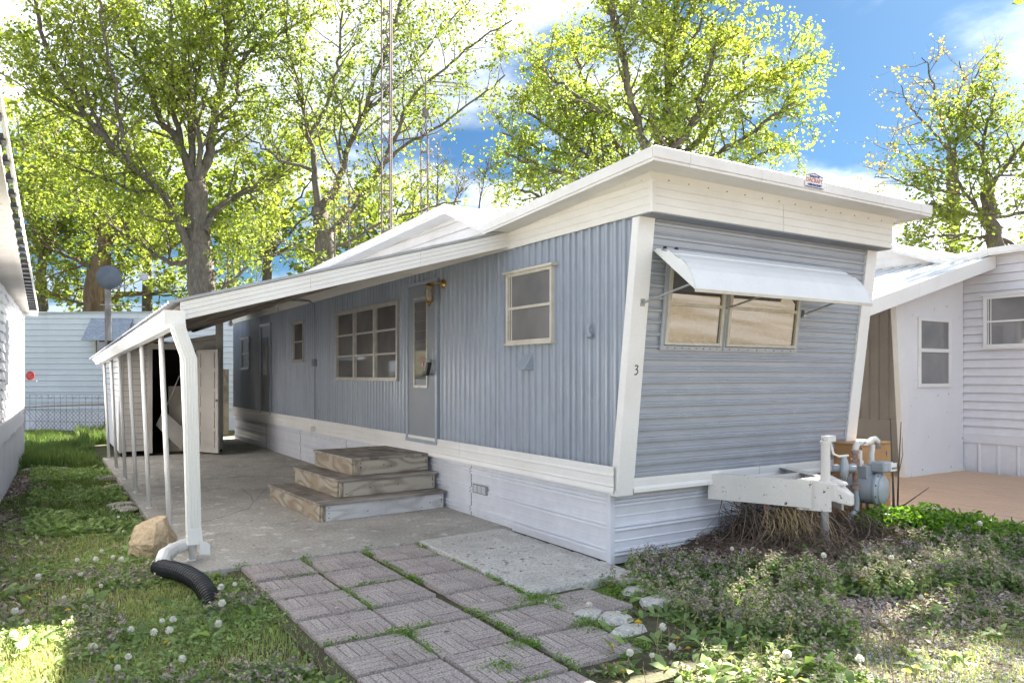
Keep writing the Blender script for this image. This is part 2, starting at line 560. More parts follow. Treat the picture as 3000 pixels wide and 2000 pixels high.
M_leafo = mat('olive_bud_leaf', (0.20, 0.20, 0.055), 0.6, c2=(0.27, 0.22, 0.07), scale=0.5, island=0.4, translucent=(0.45, (1.6, 1.45, 0.9)), spec=0.3)
M_grass = mat('lawn_grass_blade', (0.29, 0.37, 0.14), 0.6, c2=(0.45, 0.45, 0.26), scale=1.4, island=0.4, translucent=(0.4, (1.7, 1.7, 0.9)), spec=0.25)
M_tallgrass = mat('tall_grass_blade', (0.09, 0.155, 0.05), 0.6, c2=(0.18, 0.23, 0.085), scale=1.4, island=0.35, translucent=(0.4, (1.7, 1.8, 0.9)), spec=0.25)
M_weed = mat('broad_weed_leaf', (0.18, 0.28, 0.10), 0.55, c2=(0.29, 0.37, 0.16), scale=2.0, island=0.4, translucent=(0.35, (1.7, 1.8, 0.9)), spec=0.35)
M_shrubleaf = mat('shrub_leaf', (0.14, 0.26, 0.045), 0.45, c2=(0.16, 0.27, 0.04), scale=3.0, island=0.35, translucent=(0.4, (1.8, 1.9, 0.8)), spec=0.4)
M_nettle = mat('deadnettle_leaf', (0.20, 0.31, 0.11), 0.6, c2=(0.30, 0.37, 0.17), scale=1.6, island=0.35, translucent=(0.3, (1.6, 1.6, 0.9)), spec=0.25)
M_nettletop = mat('deadnettle_purple_top', (0.31, 0.27, 0.265), 0.6, c2=(0.46, 0.46, 0.28), scale=3.1, island=0.5, translucent=(0.3, (1.4, 1.35, 1.1)), spec=0.25)
M_pinkflower = mat('purple_floret', (0.42, 0.20, 0.45), 0.6, island=0.4)
M_blueflower = mat('blue_violet_floret', (0.16, 0.15, 0.55), 0.6, island=0.3)
M_yellow = mat('dandelion_yellow', (0.85, 0.60, 0.02), 0.6, island=0.15)
M_fluff = mat('dandelion_fluff', (0.92, 0.91, 0.88), 0.9, c2=(0.88, 0.87, 0.84), translucent=(0.5, (1.05, 1.05, 1.0)))
M_stem = mat('pale_flower_stem', (0.30, 0.28, 0.13), 0.7, c2=(0.38, 0.27, 0.17), scale=9)
M_dry = mat('dry_vine_strand', (0.22, 0.165, 0.125), 0.9, c2=(0.10, 0.075, 0.06), scale=1.8, island=0.5)
M_straw = mat('pale_straw', (0.48, 0.38, 0.22), 0.85, c2=(0.33, 0.24, 0.13), scale=3, island=0.35)
M_litter = mat('dead_leaf_litter', (0.24, 0.17, 0.13), 0.9, c2=(0.46, 0.40, 0.37), scale=4, island=0.55)
M_gravel = mat('grey_gravel_stone', (0.58, 0.58, 0.59), 0.9, c2=(0.38, 0.37, 0.37), scale=5, island=0.45)
M_ink = mat('black_ink', (0.015, 0.015, 0.015), 0.6)
M_signblue = mat('sign_blue_print', (0.05, 0.08, 0.33), 0.5)
M_signred = mat('sign_faded_red_print', (0.68, 0.30, 0.25), 0.5)
M_board = mat('pale_panel_board', (0.45, 0.42, 0.37), 0.7, c2=(0.36, 0.33, 0.28), scale=3, fine=0.06)
M_antenna = mat('rusty_antenna_steel', (0.14, 0.10, 0.09), 0.7, c2=(0.20, 0.18, 0.19), scale=3)
M_wire = mat('dark_wire', (0.06, 0.06, 0.065), 0.6, c2=(0.16, 0.14, 0.12), scale=6)


def glass(m, dark, tint, gl, rough=0.02):
    m.use_nodes = True
    N, L = m.node_tree.nodes, m.node_tree.links
    bs = N['Principled BSDF']
    co = N.new('ShaderNodeTexCoord')
    no = N.new('ShaderNodeTexNoise'); no.inputs['Scale'].default_value = 2.2; no.inputs['Detail'].default_value = 4
    L.new(co.outputs['Object'], no.inputs['Vector'])
    mxn = N.new('ShaderNodeMix'); mxn.data_type = 'RGBA'
    mxn.inputs['A'].default_value = (*dark, 1); mxn.inputs['B'].default_value = (*tint, 1)
    mrn = N.new('ShaderNodeMapRange'); mrn.inputs['From Min'].default_value = 0.35; mrn.inputs['From Max'].default_value = 0.65
    L.new(no.outputs['Fac'], mrn.inputs['Value']); L.new(mrn.outputs[0], mxn.inputs['Factor'])
    L.new(mxn.outputs['Result'], bs.inputs['Base Color'])
    bs.inputs['Roughness'].default_value = 0.6
    g = N.new('ShaderNodeBsdfGlossy'); g.inputs['Roughness'].default_value = rough
    g.inputs['Color'].default_value = (0.95, 0.95, 0.95, 1)
    no2 = N.new('ShaderNodeTexNoise'); no2.inputs['Scale'].default_value = 1.7
    L.new(co.outputs['Object'], no2.inputs['Vector'])
    b = N.new('ShaderNodeBump'); b.inputs['Strength'].default_value = 0.06 if rough > .01 else 0.006; b.inputs['Distance'].default_value = 0.02
    L.new(no2.outputs['Fac'], b.inputs['Height']); L.new(b.outputs[0], g.inputs['Normal'])
    ms = N.new('ShaderNodeMixShader'); ms.inputs[0].default_value = gl
    L.new(bs.outputs[0], ms.inputs[1]); L.new(g.outputs[0], ms.inputs[2])
    L.new(ms.outputs[0], N['Material Output'].inputs['Surface'])


glass(M_glass, (0.045, 0.043, 0.043), (0.11, 0.105, 0.105), 0.12, 0.05)
M_glassf = bpy.data.materials.new('reflecting_window_glass')
glass(M_glassf, (0.02, 0.015, 0.01), (0.10, 0.075, 0.05), 0.24, 0.006)
M_glassc = bpy.data.materials.new('curtained_window_glass')
glass(M_glassc, (0.14, 0.14, 0.145), (0.22, 0.215, 0.215), 0.14, 0.05)

# ------------------------------------------------------------------ ground


def sm(a, b, x):
    t = np.clip((x - a) / (b - a), 0, 1)
    return t * t * (3 - 2 * t)


def gz(x, y):
    x = np.asarray(x, dtype=float); y = np.asarray(y, dtype=float)
    z = -0.055 + 0.15 * sm(3.85, 5.2, x) * sm(2.2, 3.6, y) + 0.02 * sm(0.9, -0.2, x)
    z = z + 0.012 * np.sin(x * 3.1 + 1.0) * np.sin(y * 2.3) * sm(0, 2, np.abs(x - 2.5))
    z = z + 0.006 * np.sin(x * 9.0 + y * 4) * np.sin(y * 7.7 - x)
    z = np.where((x > 7.3) & (y > 1.0), np.minimum(z, .02), z)
    under = ((x > 0.85) & (x < 8.6) & (y > 5.2))
    z = np.where(under, np.minimum(z, -0.045), z)
    return z


def axis_pts(lo, hi, fine_lo, fine_hi, step, grow=1.35):
    a = list(np.arange(fine_lo, fine_hi, step))
    s = step
    x = fine_hi
    while x < hi:
        a.append(x); s *= grow; x += s
    a.append(hi)
    s = step; x = fine_lo
    pre = []
    while x > lo:
        s *= grow; x -= s; pre.append(max(x, lo))
    return np.array(sorted(set(np.round(pre + a, 4))))


gx = axis_pts(-400, 400, -3, 12, 0.12)
gy = axis_pts(-400, 400, -1, 16, 0.12)
GX, GY = np.meshgrid(gx, gy)
GZ = gz(GX, GY)
V = np.stack([GX.ravel(), GY.ravel(), GZ.ravel()], 1)
nx, ny = len(gx), len(gy)
ii = np.arange(nx - 1)[None, :] + nx * np.arange(ny - 1)[:, None]
ii = ii.ravel()
F4 = np.stack([ii, ii + 1, ii + 1 + nx, ii + nx], 1)

M_ground = bpy.data.materials.new('soil_grass_gravel')
M_ground.use_nodes = True
t = M_ground.node_tree
N, L = t.nodes, t.links
bs = N['Principled BSDF']
bs.inputs['Roughness'].default_value = 0.95
bs.inputs['Specular IOR Level'].default_value = 0.15
co = N.new('ShaderNodeTexCoord')


def gn(scale, d=5, r=0.6):
    n = N.new('ShaderNodeTexNoise')
    n.inputs['Scale'].default_value = scale
    n.inputs['Detail'].default_value = d
    n.inputs['Roughness'].default_value = r
    L.new(co.outputs['Object'], n.inputs['Vector'])
    return n.outputs['Fac']


def gramp(f, stops):
    r = N.new('ShaderNodeValToRGB')
    e = r.color_ramp.elements
    while len(e) < len(stops): e.new(0.5)
    for q, (p, c) in zip(e, stops):
        q.position = p; q.color = (*c, 1)
    L.new(f, r.inputs[0])
    return r.outputs[0]


def gmr(v, a, b, lo=0.0, hi=1.0):
    r = N.new('ShaderNodeMapRange')
    for k, q in (('From Min', a), ('From Max', b), ('To Min', lo), ('To Max', hi)): r.inputs[k].default_value = q
    L.new(v, r.inputs['Value'])
    return r.outputs[0]


def gm(op, a, b):
    m = N.new('ShaderNodeMath'); m.operation = op
    for i, v in enumerate((a, b)):
        if isinstance(v, (int, float)): m.inputs[i].default_value = v
        else: L.new(v, m.inputs[i])
    return m.outputs[0]


def gmix(f, a, b):
    x = N.new('ShaderNodeMix'); x.data_type = 'RGBA'
    L.new(f, x.inputs['Factor']); L.new(a, x.inputs['A']); L.new(b, x.inputs['B'])
    return x.outputs['Result']


soil = gramp(gn(38, 7, 0.7), [(0.3, (0.045, 0.035, 0.027)), (0.5, (0.12, 0.095, 0.075)), (0.72, (0.30, 0.26, 0.215))])
turf = gramp(gn(26, 6, 0.7), [(0.3, (0.06, 0.07, 0.03)), (0.55, (0.17, 0.19, 0.085)), (0.75, (0.30, 0.29, 0.17))])
grav = gramp(gn(75, 5, 0.75), [(0.3, (0.12, 0.105, 0.095)), (0.5, (0.30, 0.28, 0.265)), (0.7, (0.52, 0.51, 0.50))])
sx = N.new('ShaderNodeSeparateXYZ')
L.new(co.outputs['Object'], sx.inputs[0])
base = gmix(gmr(gn(1.7, 4), 0.40, 0.56), soil, turf)
# bare gravel to the right of the path and the road behind the camera
edge = gm('ADD', gm('MULTIPLY', gn(0.9, 5), 2.2), -1.1)
gmask = gm('MULTIPLY', gmr(gm('ADD', sx.outputs['X'], edge), 2.6, 3.3), gmr(gm('ADD', sx.outputs['Y'], edge), 3.3, 2.4))
road = gmr(gm('ADD', sx.outputs['Y'], edge), 0.6, -0.6)
gmask = gm('MAXIMUM', gm('MULTIPLY', gmask, gmr(gn(5, 4), 0.36, 0.52, 0.1, 0.85)), road)
field = gramp(gn(14, 6, 0.8), [(0.36, (0.07, 0.055, 0.035)), (0.5, (0.17, 0.14, 0.095)), (0.64, (0.36, 0.31, 0.24))])
far_f = gmix(gmr(gn(0.22, 3, 0.5), 0.42, 0.60, 0.0, 0.6), field, grav)
grav2 = gmix(road, grav, far_f)
col = gmix(gmask, base, grav2)
L.new(col, bs.inputs['Base Color'])
bmp = N.new('ShaderNodeBump'); bmp.inputs['Strength'].default_value = 0.7; bmp.inputs['Distance'].default_value = 0.015
L.new(gn(60, 6, 0.7), bmp.inputs['Height']); L.new(bmp.outputs[0], bs.inputs['Normal'])
g = big_mesh('ground', V, F4, None, M_ground, smooth=True)
tag(g, 'ground of soil, short turf and grey gravel around the mobile homes', kind='structure')

# ------------------------------------------------------------------ slab, pad, pavers
slab = thing('carport_slab', 'long grey concrete slab under the carport', None, (2.3, 10, 0), kind='structure')
mb = MB()
mb.hexa([(0.89, 5.95, -0.1), (3.83, 6.05, -0.1), (3.83, 7.28, -0.1), (0.93, 7.26, -0.1)],
        [(0.89, 5.95, 0), (3.83, 6.05, 0), (3.83, 7.28, 0), (0.93, 7.26, 0)])
obj('slab_section', mb, M_concrete, slab, bevel=0.01)
for a, b in ((7.27, 11.2), (11.21, 15.1), (15.11, 18.6)):
    mb = MB()
    x0 = 0.93 if b < 16 else 2.9
    mb.box(x0, 3.83, a + 0.012, b, -0.1, 0.0)
    obj('slab_section', mb, M_concrete, slab, bevel=0.008)
# crack running over the slab
mb = MB()
pts = [ong(785, 1430), ong(770, 1440), ong(752, 1462), ong(742, 1470), ong(728, 1490), ong(700, 1497), ong(665, 1510), ong(620, 1522), ong(585, 1530)]
A = [p + Vector((0, 0.004 + random.random() * 0.006, 0.0015)) for p in pts]
B = [p + Vector((0, -0.004 - random.random() * 0.006, 0.0015)) for p in pts]
mb.strip(A, B)
pts = [ong(742, 1470), ong(735, 1452), ong(718, 1438), ong(706, 1430)]
mb.strip([p + Vector((0.003, 0.004, 0.002)) for p in pts], [p + Vector((-0.003, -0.004, 0.002)) for p in pts])
obj('crack', mb, mat('crack_shadow_dirt', (0.06, 0.05, 0.045), 0.95), slab)

pad = MB()
pad.hexa([(2.79, 5.97, -0.1), (2.755, 4.16, -0.1), (3.53, 4.2, -0.1), (3.70, 6.03, -0.1)],
         [(2.79, 5.965, 0.018), (2.755, 4.16, 0.016), (3.53, 4.2, 0.016), (3.70, 6.03, 0.018)])
o = obj('concrete_pad', pad, M_pad, None, bevel=0.012, seg=2)
tag(o, 'pale concrete pad between the pavers and the home skirt', kind='structure')

bed = MB()
bed.box(1.2, 3.2, 2.7, 5.94, -0.09, -0.028)
patio = obj('paver_patio', bed, mat('paver_bed_soil', (0.07, 0.055, 0.04), 0.95, c2=(0.10, 0.11, 0.05), scale=9, fine=0.3, bump=0.6), None)
tag(patio, 'small patio of basket weave pavers in front of the slab', kind='structure')


def paver_mesh(seed):
    r = random.Random(seed)
    b = MB()
    S = 0.225
    b.box(-S, S, -S, S, -0.05, -0.006)
    q = S
    for ix in (0, 1):
        for iy in (0, 1):
            x0 = -S + ix * q; y0 = -S + iy * q
            n = 4
            for k in range(n):
                w = q / n
                g_ = 0.0035
                if (ix + iy + seed) % 2 == 0:
                    a = (x0 + g_, x0 + q - g_, y0 + k * w + g_, y0 + (k + 1) * w - g_)
                else:
                    a = (x0 + k * w + g_, x0 + (k + 1) * w - g_, y0 + g_, y0 + q - g_)
                b.box(a[0], a[1], a[2], a[3], -0.0058, 0.0 + r.uniform(-0.002, 0.001))
    me = bpy.data.meshes.new('paver')
    me.from_pydata(b.v, [], b.f)
    me.materials.append(M_paver)
    return me


pm = [paver_mesh(0), paver_mesh(1)]
spots_p = []
for cx_ in (1.515, 1.995, 2.515):
    for r_ in range(7):
        cy_ = 5.69 - 0.492 * r_
        if cx_ > 2.2: cy_ += 0.03
        spots_p.append((cx_, cy_, r_))
spots_p += [(2.965, 3.86, 4)]
spots_p = [q for q in spots_p if not (q[0] > 2.3 and q[1] < 2.95)]
for i, (x, y, r_) in enumerate(spots_p):
    o = bpy.data.objects.new('paver', pm[(i + r_) % 2])
    COL.objects.link(o)
    o.parent = patio
    o.location = (x + random.uniform(-.008, .008), y + random.uniform(-.008, .008), random.uniform(-.008, .004))
    o.rotation_euler = (random.uniform(-.012, .012), random.uniform(-.012, .012), random.uniform(-.025, .025) + 0.01)


def rock(c, sx_, sy_, sz_, seed, n=10, m=6, flat=0.0):
    r = random.Random(seed)
    b = MB()
    vs = []
    offs = [[r.uniform(0.82, 1.12) for _ in range(n)] for _ in range(m + 1)]
    for i in range(m + 1):
        th = math.pi * i / m
        for k in range(n):
            a = 2 * math.pi * k / n
            q = offs[i][k]
            z = math.cos(th)
            rr = math.sin(th) ** (0.6)
            vs.append((c[0] + sx_ * rr * math.cos(a) * q, c[1] + sy_ * rr * math.sin(a) * q, c[2] + sz_ * z * (0.9 + 0.15 * q)))
    fs = [(i * n + k, (i + 1) * n + k, (i + 1) * n + (k + 1) % n, i * n + (k + 1) % n) for i in range(m) for k in range(n)]
    b.add(vs, fs)
    return b


# flat stones along the slab's left edge and broken flags near the bed
for i, (px, py, w, h) in enumerate(((332, 1425, .16, .13), (333, 1448, .17, .12), (350, 1479, .17, .14), (362, 1492, .15, .13), (300, 1385, .15, .1), (310, 1400, .2, .12))):
    p = ong(px, py, -0.02)
    o = obj('edging_stone', rock((0, 0, 0), w, h, 0.03, 30 + i, 9, 4), M_stone, None, smooth=False)
    o.location = (p.x, p.y, -0.02)
    tag(o, ('fourth', 'third', 'second', 'nearest', 'farthest', 'second farthest')[i] + ' flat edging stone sunk in weeds along the carport slab', 'stone', 'edging stones along the slab')
for i, (px, py, w, h) in enumerate(((1815, 1690, .16, .2), (1925, 1765, .14, .11), (1800, 1815, .13, .1), (1860, 1735, .1, .08), (1720, 1805, .12, .08), (1955, 1745, .1, .07), (1840, 1850, .13, .07))):
    p = ong(px, py, -0.02)
    o = obj('broken_flagstone', rock((0, 0, 0), w, h, 0.035, 60 + i, 8, 4), M_pad, None)
    o.location = (p.x, p.y, -0.02)
    tag(o, ('large broken flagstone at the corner of the concrete pad', 'bright broken flagstone at the edge of the purple weeds', 'small broken flagstone touching the right paver', 'small flagstone between two larger broken ones', 'leftmost small flagstone below the right paver', 'rightmost small flagstone under the purple weeds', 'flagstone nearest the bottom edge beside the pavers')[i], 'stone', 'broken flagstones beside the pavers')
b = MB()
for k in range(5):
    y = 4.35 + k * 0.36
    b.hexa([(3.55 + .03 * k, y, -.06), (3.78, y, -.06), (3.79, y + .33, -.06), (3.58 + .03 * k, y + .33, -.06)],
           [(3.56 + .03 * k, y, -.012), (3.78, y, -.02), (3.79, y + .33, -.018), (3.58 + .03 * k, y + .33, -.008)])
tag(obj('edge_strip', b, M_pad, None, bevel=0.01), 'broken strip of concrete along the foot of the skirt', kind='structure')

bo = rock((0, 0, 0), 0.185, 0.17, 0.24, 5, 9, 6)
for i, v in enumerate(bo.v):
    x, y, z = v
    bo.v[i] = (x * (1.0 - 0.25 * (z > 0.1)), y, min(z, 0.17 + 0.16 * x))
o = obj('boulder', bo, M_boulder, None)
sb = o.modifiers.new('subdiv', 'SUBSURF'); sb.subdivision_type = 'SIMPLE'; sb.levels = 4; sb.render_levels = 4
for nm, sz, st in (('lumps', .16, .05), ('pits', .035, .014)):
    tx = bpy.data.textures.new(nm, 'CLOUDS'); tx.noise_scale = sz; tx.noise_depth = 3
    dm = o.modifiers.new(nm, 'DISPLACE'); dm.texture = tx; dm.strength = st; dm.mid_level = .5
o.location = (0.80, 6.84, 0.09)
o.rotation_euler = (0, 0, 0.4)
tag(o, 'rough tan sandstone boulder at the carport corner', 'boulder')
o = obj('stepping_slab', rock((0, 0, 0), 0.42, 0.12, 0.03, 77, 8, 4), M_stone, None)
p = ong(135, 1378, -0.02)
o.location = (p.x, p.y, 0.0)
o.rotation_euler = (0, 0, -0.35)
tag(o, 'long white stone slab lying in leaf litter by the left house', 'stone')

# ------------------------------------------------------------------ the blue mobile home
X0, X1, YB = 3.78, 6.74, 18.07


def yf(z):
    return 4.495 - 0.1234 * (z - 0.546)


home = thing('mobile_home', 'blue grey ribbed mobile home with white fascia and white skirting', 'mobile home', (5.25, 11, 0))


def ribs(length, pitch, pat):
    """profile of a ribbed sheet: pat lists (fraction of pitch, depth)"""
    o_ = []
    n = int(length / pitch) + 1
    for i in range(n):
        for f, w in pat:
            u = (i + f) * pitch
            if u > length: break
            o_.append((u, w))
    if o_[-1][0] < length: o_.append((length, 0.0))
    return o_


PV = [(0, 0), (0.26, 0), (0.34, .019), (0.58, .021), (0.66, .002), (0.76, 0), (0.82, .008), (0.88, .008), (0.92, 0)]
# side wall: vertical ribs, one panel every 1.2 m
edges = [4.237] + [5.05 + 1.22 * i for i in range(11)] + [YB]
edges = [e for e in edges if e <= YB]
for a, b in zip(edges[:-1], edges[1:]):
    prof = ribs(b - a, 0.105, PV)
    lo, hi = [], []
    for u, w in prof:
        y = a + u
        zb = 0.72
        if y < yf(0.72):
            zb = 0.546 + (4.495 - y) / 0.1234
        lo.append((X0 - w, y, min(zb, 2.66))); hi.append((X0 - w, y, 2.66))
    obj('wall_panel', MB().strip(lo, hi), M_blue, home)
# front wall leaning outwards: horizontal ribs
PH = [(0, 0), (0.30, 0), (0.36, .016), (0.56, .018), (0.63, .003), (0.72, 0), (0.78, .009), (0.85, .009), (0.9, 0)]
prof = ribs(2.2, 0.093, PH)
seam = [X0, 4.98, 6.2, X1]
lean = Vector((0, -0.1234, 1)).normalized()
nrm = Vector((0, -1, -0.1234)).normalized()
for a, b in zip(seam[:-1], seam[1:]):
    A, B = [], []
    for u, w in prof:
        z = 0.62 + u * lean.z
        if z > 2.75: break
        y = yf(0.62) + u * lean.y
        A.append(Vector((a, y, z)) + nrm * w); B.append(Vector((b, y, z)) + nrm * w)
    obj('wall_panel', MB().strip(A, B), M_bluefront, home)
# core behind the sheets (right wall, back wall)
mb = MB()
mb.prism([(X0 + .03, 4.55, 0.5), (X0 + .03, 4.32, 2.7), (X0 + .03, YB, 2.7), (X0 + .03, YB, 0.5)], (X1 - X0 - .03, 0, 0))
obj('wall_core', mb, M_ribbed, home)
# corner trims
for xa, xb in ((X0 - 0.022, X0 + 0.15), (X1 - 0.13, X1 + 0.022)):
    b = MB()
    zt, zb = 2.64, 0.515
    b.hexa([(xa, yf(zb) - .028, zb), (xb, yf(zb) - .028, zb), (xb, yf(zb) - .002, zb), (xa, yf(zb) + .05, zb)],
           [(xa, yf(zt) - .028, zt), (xb - .01, yf(zt) - .028, zt), (xb - .01, yf(zt) - .002, zt), (xa, yf(zt) + .05, zt)])
    cm = obj('corner_trim', b, M_trim, home, bevel=0.004)
    if xa > 5:
        b = MB()
        b.hexa([(X1 + .023, yf(zb) - .01, zb), (X1 + .05, yf(zb) - .01, zb), (X1 + .05, yf(zb) + .18, zb), (X1 + .023, yf(zb) + .18, zb)],
               [(X1 + .023, yf(zt) - .01, zt), (X1 + .05, yf(zt) - .01, zt), (X1 + .05, yf(zt) + .14, zt), (X1 + .023, yf(zt) + .14, zt)])
        obj('corner_trim', b, M_trim, home)
    else:
        cm0 = cm


def text(body, size, loc, rot, m, parent, name, extrude=0.001, bold=0.0):
    cu = bpy.data.curves.new(name, 'FONT')
    cu.body = body
    cu.size = size
    cu.align_x = 'CENTER'; cu.align_y = 'CENTER'
    cu.extrude = extrude
    cu.offset = bold
    cu.materials.append(m)
    tmp = bpy.data.objects.new('lettering_curve', cu)
    me_ = bpy.data.meshes.new_from_object(tmp)
    o_ = bpy.data.objects.new(name, me_)
    bpy.data.objects.remove(tmp)
    COL.objects.link(o_)
    o_.parent = parent
    o_.location = Vector(loc) - ORG[parent.name]
    o_.rotation_euler = rot
    ORG[o_.name] = ORG[parent.name]
    return o_


# hand painted 3 on the corner trim
zz = 1.49
b = MB()
cx0, cy0 = X0 + 0.075, yf(zz) - 0.031
stroke = [(-.016, .032), (-.003, .04), (.013, .034), (.006, .016), (-.009, .007), (.011, .004), (.015, -.014), (.001, -.032), (-.017, -.03)]
b.tube([(cx0 + sx2, yf(zz + sz2) - 0.029, zz + sz2) for sx2, sz2 in stroke], 0.0045, 5)
obj('house_number', b, M_ink, cm0)

# white lower siding band and skirting
PS = [(0, 0), (0.34, 0.003), (0.345, .020), (0.42, .016), (0.46, .002), (0.50, .002), (0.505, .020), (0.58, .016), (0.62, .0), (0.90, .0), (0.905, .008), (0.96, .0)]
for a, b in zip([4.48, 7.0, 9.5, 12.0, 14.5], [7.0, 9.5, 12.0, 14.5, YB]):
    prof = [(0, .0), (0.004, .012), (0.02, .012), (0.05, .004), (0.06, .010), (0.075, .004), (0.13, .006), (0.14, .012), (0.16, .004), (0.205, .006), (0.212, 0)]
    A = [(3.745 - w, a, 0.535 + u) for u, w in prof]
    B = [(3.745 - w, b - .004, 0.535 + u) for u, w in prof]
    obj('lower_siding', MB().strip(A, B), M_trim, home)
prof = [(0, .0), (0.004, .012), (0.03, .012), (0.05, .004), (0.10, .006), (0.12, .004), (0.125, 0)]
for a, b in ((X0 + .15, 5.4), (5.405, X1 - .13)):
    A = [(a, 4.475 - w, 0.53 + u) for u, w in prof]
    B = [(b, 4.475 - w, 0.53 + u) for u, w in prof]
    obj('lower_siding', MB().strip(A, B), M_trim, home)
b = MB(); b.box(X0 - .03, X1, 4.48, YB, 0.535, 0.56); obj('floor_frame', b, M_trim, home)
skz = ribs(0.56, 0.195, PS)
for a, b in zip([4.62, 6.85, 9.1, 10.6, 12.9, 15.2], [6.85, 9.1, 10.6, 12.9, 15.2, YB]):
    A = [(3.80 - w, a, -.02 + u) for u, w in skz]
    B = [(3.80 - w + .004, b - .006, -.02 + u) for u, w in skz]
    obj('skirt_panel', MB().strip(A, B), M_skirt, home)
for a, b in ((3.83, 5.3), (5.302, X1)):
    A = [(a, 4.60 - w, -.04 + u) for u, w in skz]
    B = [(b, 4.60 - w, -.04 + u) for u, w in skz]
    obj('skirt_panel', MB().strip(A, B), M_skirt, home)
b = MB(); b.box(3.785, 3.835, 4.575, 4.63, -0.04, 0.535); obj('skirt_corner', b, M_skirt, home, bevel=0.005)
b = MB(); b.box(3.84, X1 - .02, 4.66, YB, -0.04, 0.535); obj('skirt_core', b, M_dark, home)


def vent(y=None, x=None):
    b = MB()
    fb = MB()
    if y is not None:
        fb.box(3.776, 3.79, y - .145, y + .145, 0.25, 0.34)
        for k in range(3):
            for j in range(7):
                yy = y - .12 + k * .085; z = 0.262 + j * 0.0105
                b.box(3.768, 3.78, yy, yy + .065, z, z + .005)
    else:
        fb.box(x - .145, x + .145, 4.574, 4.59, 0.24, 0.35)
        for k in range(3):
            for j in range(7):
                xx = x - .12 + k * .085; z = 0.252 + j * 0.0125
                b.box(xx, xx + .065, 4.566, 4.576, z, z + .006)
    f_ = obj('skirt_vent', fb, mat('vent_slot_shadow', (0.30, 0.30, 0.32), 0.8), home)
    obj('vent_louvre', b, M_skirt, f_)


vent(y=6.63)
vent(x=5.45)

# roof: the same outline is extruded across the home
ROOF = [(3.82, 3.01), (6.13, 2.875), (6.95, 3.22), (11.9, 3.08), (12.5, 2.96), (18.35, 2.93)]


def rz(prof, y):
    for (a, za), (b, zb) in zip(prof[:-1], prof[1:]):
        if a <= y <= b:
            return za + (zb - za) * (y - a) / (b - a)
    return prof[-1][1]


def roof_shell(parent, prof, xa, xb, wallx, facing, m_trim, m_wall, zwall, y0wall, seam_len=1.22, t=0.095, maxy=None):
    """roof sheet, fascia trims with joints, soffit; facing is the x of the visible eave"""
    b = MB()
    A = [(xa + .012, y, z) for y, z in prof]; B = [(xb - .012, y, z) for y, z in prof]
    b.strip(A, B)
    b.strip([(p[0], p[1], p[2] - .02) for p in A], [(p[0], p[1], p[2] - .02) for p in B])
    obj('roof_sheet', b, M_roof, parent)
    ys = [prof[0][0]]
    while ys[-1] + seam_len < prof[-1][0]: ys.append(ys[-1] + seam_len)
    ys.append(prof[-1][0])
    cuts = sorted(set(ys + [p[0] for p in prof]))
    for x, dx in ((xa, 1), (xb, -1)):
        for a, c in zip(cuts[:-1], cuts[1:]):
            za, zc_ = rz(prof, a), rz(prof, c)
            b = MB()
            g_ = .0015 if (a in ys) else 0
            # two stepped faces of the metal trim
            b.hexa([(x, a + g_, za - t * .78), (x + dx * .02, a + g_, za - t * .78), (x + dx * .02, c, zc_ - t * .78), (x, c, zc_ - t * .78)],
                   [(x, a + g_, za + .006), (x + dx * .02, a + g_, za + .006), (x + dx * .02, c, zc_ + .006), (x, c, zc_ + .006)])
            b.hexa([(x + dx * .008, a + g_, za - t), (x + dx * .03, a + g_, za - t), (x + dx * .03, c, zc_ - t), (x + dx * .008, c, zc_ - t)],
                   [(x + dx * .008, a + g_, za - t * .76), (x + dx * .03, a + g_, za - t * .76), (x + dx * .03, c, zc_ - t * .76), (x + dx * .008, c, zc_ - t * .76)])
            obj('roof_trim', b, m_trim, parent, bevel=0.003)
        # soffit pieces
        wx = wallx if x == facing else (xb - abs(facing - wallx) if x == xb else xa + abs(facing - wallx))
        for a, c in zip(cuts[:-1], cuts[1:]):
            za, zc_ = rz(prof, a) - t + .01, rz(prof, c) - t + .01
            b = MB()
            b.hexa([(x + dx * .02, a + .004, za), (wx, a + .004, za - .0), (wx, c, zc_), (x + dx * .02, c, zc_)],
                   [(x + dx * .02, a + .004, za + .008), (wx, a + .004, za + .008), (wx, c, zc_ + .008), (x + dx * .02, c, zc_ + .008)])
            obj('soffit', b, m_wall, parent)


roof_shell(home, ROOF, 3.53, 6.97, 3.752, 3.53, M_white, M_white, 2.87, 4.06)
# front eave trim with joints
zf = 3.01
for a, b_ in zip([3.53, 3.87, 4.62, 5.4, 6.2, 6.78], [3.87, 4.62, 5.4, 6.2, 6.78, 6.97]):
    b = MB()
    b.box(a + .0015, b_, 3.80, 3.82, zf - .075, zf + .006)
    b.box(a + .0015, b_, 3.808, 3.83, zf - .097, zf - .073)
    obj('roof_trim', b, M_white, home, bevel=0.003)
b = MB()
b.box(3.55, 6.95, 3.822, 4.02, 2.915, 2.925)
obj('soffit', b, M_white, home)
